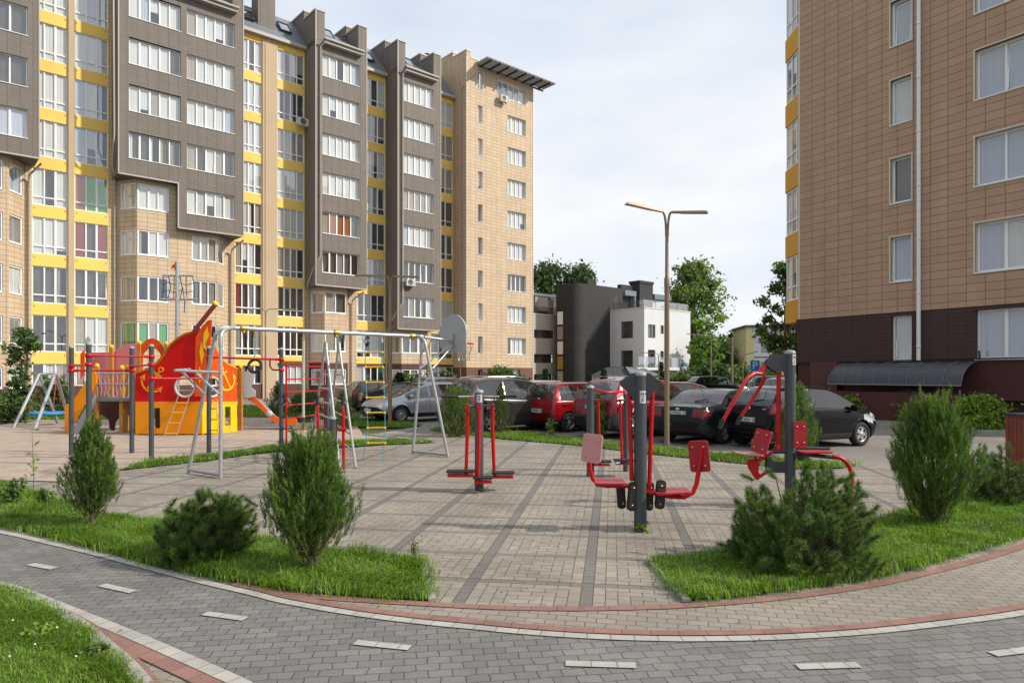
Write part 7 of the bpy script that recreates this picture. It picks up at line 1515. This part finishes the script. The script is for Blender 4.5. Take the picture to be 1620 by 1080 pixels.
# cypress like cones
for px, Y, yb_, yt, w_, lb in ((632, 33, 0, 590, 30, 'dark columnar thuja behind the lamp near the yellow rungs'), (863, 66, 0, 585, 13, 'small cone thuja before the beige wing'), (955, 62, 0, 586, 13, 'small cone thuja before the garage'), (1046, 66, 0, 574, 12, 'tall thin thuja before the white terrace')):
    tree('thuja', lb, 'thuja', P(px, 0, Y), CH + (HY - yt) / F * Y, w_ / F * Y, int(px), 'thuja', 'thuja', 80, 70, .12 if Y < 40 else .2, .03, 1, 'thujas', tr=.02, clump=.13)
for px, Y, yt, w_, lb in ((655, 47, 600, 60, 'leafy shrub at the foot of the grey bay nearest the end tower'), (705, 54, 590, 30, 'dark shrub at the left foot of the end tower'), (790, 55, 585, 46, 'ragged shrub before the plinth of the end tower'), (812, 57, 597, 60, 'low shrub at the right foot of the end tower')):
    tree('shrub', lb, 'bush', P(px, 0, Y), CH + (HY - yt) / F * Y, w_ / F * Y, int(px * 3), 'leaf_mid', 'leaf_dark', 40, 50, .2, .1, 2, None, tr=.02)
# background trees
BG = 'trees beyond the courtyard'
def bt(px, Y, yt, w_, seed, lb, **k): tree('tree', lb, 'tree', P(px, 0, Y), CH + (HY - yt) / F * Y, w_ / F * Y, seed, group=BG, **k)
bt(868, 125, 424, 72, 61, 'leftmost tall tree behind the beige wing roof', clump=.22, nc=90, per=55, size=.55, crown0=.3, m1='leaf_grey')
bt(915, 125, 425, 72, 62, 'tall tree behind the dark stair tower', clump=.22, nc=90, per=55, size=.55, crown0=.3, m1='leaf_grey')
bt(846, 118, 436, 24, 63, 'narrow tree at the edge of the end tower', nc=40, per=60, size=.5, crown0=.3, m1='leaf_grey')
bt(1096, 100, 421, 92, 64, 'tallest airy tree right of the tall bronze lamp', nc=150, per=75, size=.38, crown0=.12, m1='leaf_mid', m2='leaf_bright', clump=.15)
bt(1113, 82, 535, 50, 65, 'bright green willow at the white house corner', nc=60, per=80, size=.30, crown0=.05, m1='leaf_bright', m2='leaf_mid')
bt(1072, 104, 470, 44, 66, 'tree half behind the tall bronze lamp pole', nc=50, per=70, size=.42, crown0=.2, m1='leaf_mid')
for i, (px, Y, yt, w_, m1) in enumerate(((1140, 108, 532, 50, 'leaf_mid'), (1165, 112, 528, 46, 'leaf_dark'), (1190, 118, 522, 50, 'leaf_dark'), (1212, 125, 520, 46, 'leaf_bright'), (1236, 130, 527, 60, 'leaf_mid'), (1270, 120, 522, 60, 'leaf_mid'))):
    bt(px, Y, yt, w_, 70 + i, ['round tree behind the far grey lamp', 'dark tree behind the wooden utility pole', 'dark tree left of the pale house', 'bright green tree behind the pale house roof', 'tree behind the middle of the pale house', 'tree behind the brown building edge'][i], nc=50, per=75, size=.5, crown0=.08, m1=m1)
bt(1246, 44, 418, 92, 80, 'loose dark tree overlapping the yellow bays of the brown building', nc=100, per=60, size=.20, crown0=.22, m1='leaf_dark', m2='leaf_mid', clump=.09)
for i, (px, Y, yt, w_) in enumerate(((1085, 75, 592, 50), (1128, 70, 578, 60), (1165, 74, 584, 50), (1205, 76, 580, 60), (1150, 95, 560, 90))):
    tree('shrub', ['low dark shrub at the white house corner', 'dark shrub under the far grey lamp', 'dark shrub at the utility pole foot', 'shrub before the pale house', 'tall dark thicket behind the utility pole'][i], 'bush', P(px, 0, Y), CH + (HY - yt) / F * Y, w_ / F * Y, 90 + i, 'leaf_dark', 'leaf_mid', 45, 70, .28, .05, 2, None, tr=.02)
# sapling and weeds at the left
def weed(pos, H, label, seed, nl=16, m='leaf_bright', size=.05, name='weed', nst=1):
    global rng
    rng = np.random.default_rng(seed); t = plant(name, label, 'plant', pos); r = random.Random(seed); Pt = []; mb = MB()
    for s_ in range(nst):
        dx, dy = (r.uniform(-.25, .25) * H * (nst > 1), r.uniform(-.25, .25) * H * (nst > 1)); h = H * r.uniform(.6, 1) if s_ else H; pts = [(dx * f ** .5 * .7 + .015 * math.sin(5 * f + s_), dy * f, h * f) for f in (0, .3, .6, 1)]; mb.tube(pts, .006, 0, 5, False, rads=[.007, .006, .004, .002])
        for i in range(nl): f = r.uniform(.35 if nst == 1 else .1, 1); Pt.append((dx * f + r.uniform(-.07, .07), dy * f + r.uniform(-.07, .07), h * f + r.uniform(-.02, .02)))
    mb.build('stem', mat('green_stem', (.10, .13, .04), .8), t); V, Fq = leaves(np.array(Pt), size, 1.4, 1.2); npmesh('leaf', V, Fq, LF[m], t); return t
weed(g(52, 790), 1.02, 'thin sapling with yellow green leaves left of the small juniper', 101, 18, size=.09, name='sapling')
weed(g(20, 800), .38, 'tall weeds at the left end of the grass strip', 102, 30, 'leaf_mid', .05, nst=10)
weed(g(68, 806), .30, 'weeds at the foot of the thin sapling', 103, 26, 'leaf_mid', .045, nst=8)
weed(g(-30, 795), .45, 'bushy weeds at the very left edge', 104, 40, 'leaf_mid', .06, nst=12)
weed(g(1015, 840), .11, 'small weed tuft at the foot of the leg press post', 105, 12, 'leaf_bright', .045, nst=6)
weed(g(766, 777), .07, 'tiny grass tuft at the foot of the pendulum stepper', 106, 8, 'leaf_mid', .02, nst=8)
weed(g(655, 880), .20, 'wispy weed at the tip of the left grass strip', 107, 10, 'leaf_mid', .015, nst=9)
weed(g(872, 688), .50, 'small sapling with russet lower leaves in the verge', 108, 22, 'leaf_bright', .09, nst=4)
weed(g(1375, 905), .16, 'grey leaved weed patch right of the widest mugo pine', 109, 30, 'leaf_grey', .03, nst=8)
weed(g(170, 790), .14, 'broad leaved weed near the bend of the foreground grass', 110, 10, 'leaf_bright', .04, nst=4) if 0 else None
weed(g(60, 1010), .08, 'broad leaved weeds in the foreground grass bend', 111, 40, 'leaf_bright', .035, nst=14)
weed(g(150, 1040), .07, 'weed creeping over the kerb of the foreground grass', 112, 30, 'leaf_mid', .03, nst=9)
# clover flowers
m = MB(); r = random.Random(5)
for (px, py) in ((90, 1012), (55, 1040), (20, 1000), (120, 1060), (15, 1060), (1390, 868), (1420, 872), (1500, 858)):
    c = g(px, py); m.lathe([(0, -.007), (.007, 0), (.006, .006), (0, .009)], 0, 8, Matrix.Translation((c.x, c.y, .085)))
    m.tube([(c.x, c.y, .0), (c.x, c.y, .08)], .002, 1, 4, False)
o = m.build('clover', [mat('clover_white', (.6, .58, .55), .8), LF['leaf_mid']]); tag(o, 'white clover heads scattered in the grass', 'flowers', kind='stuff')
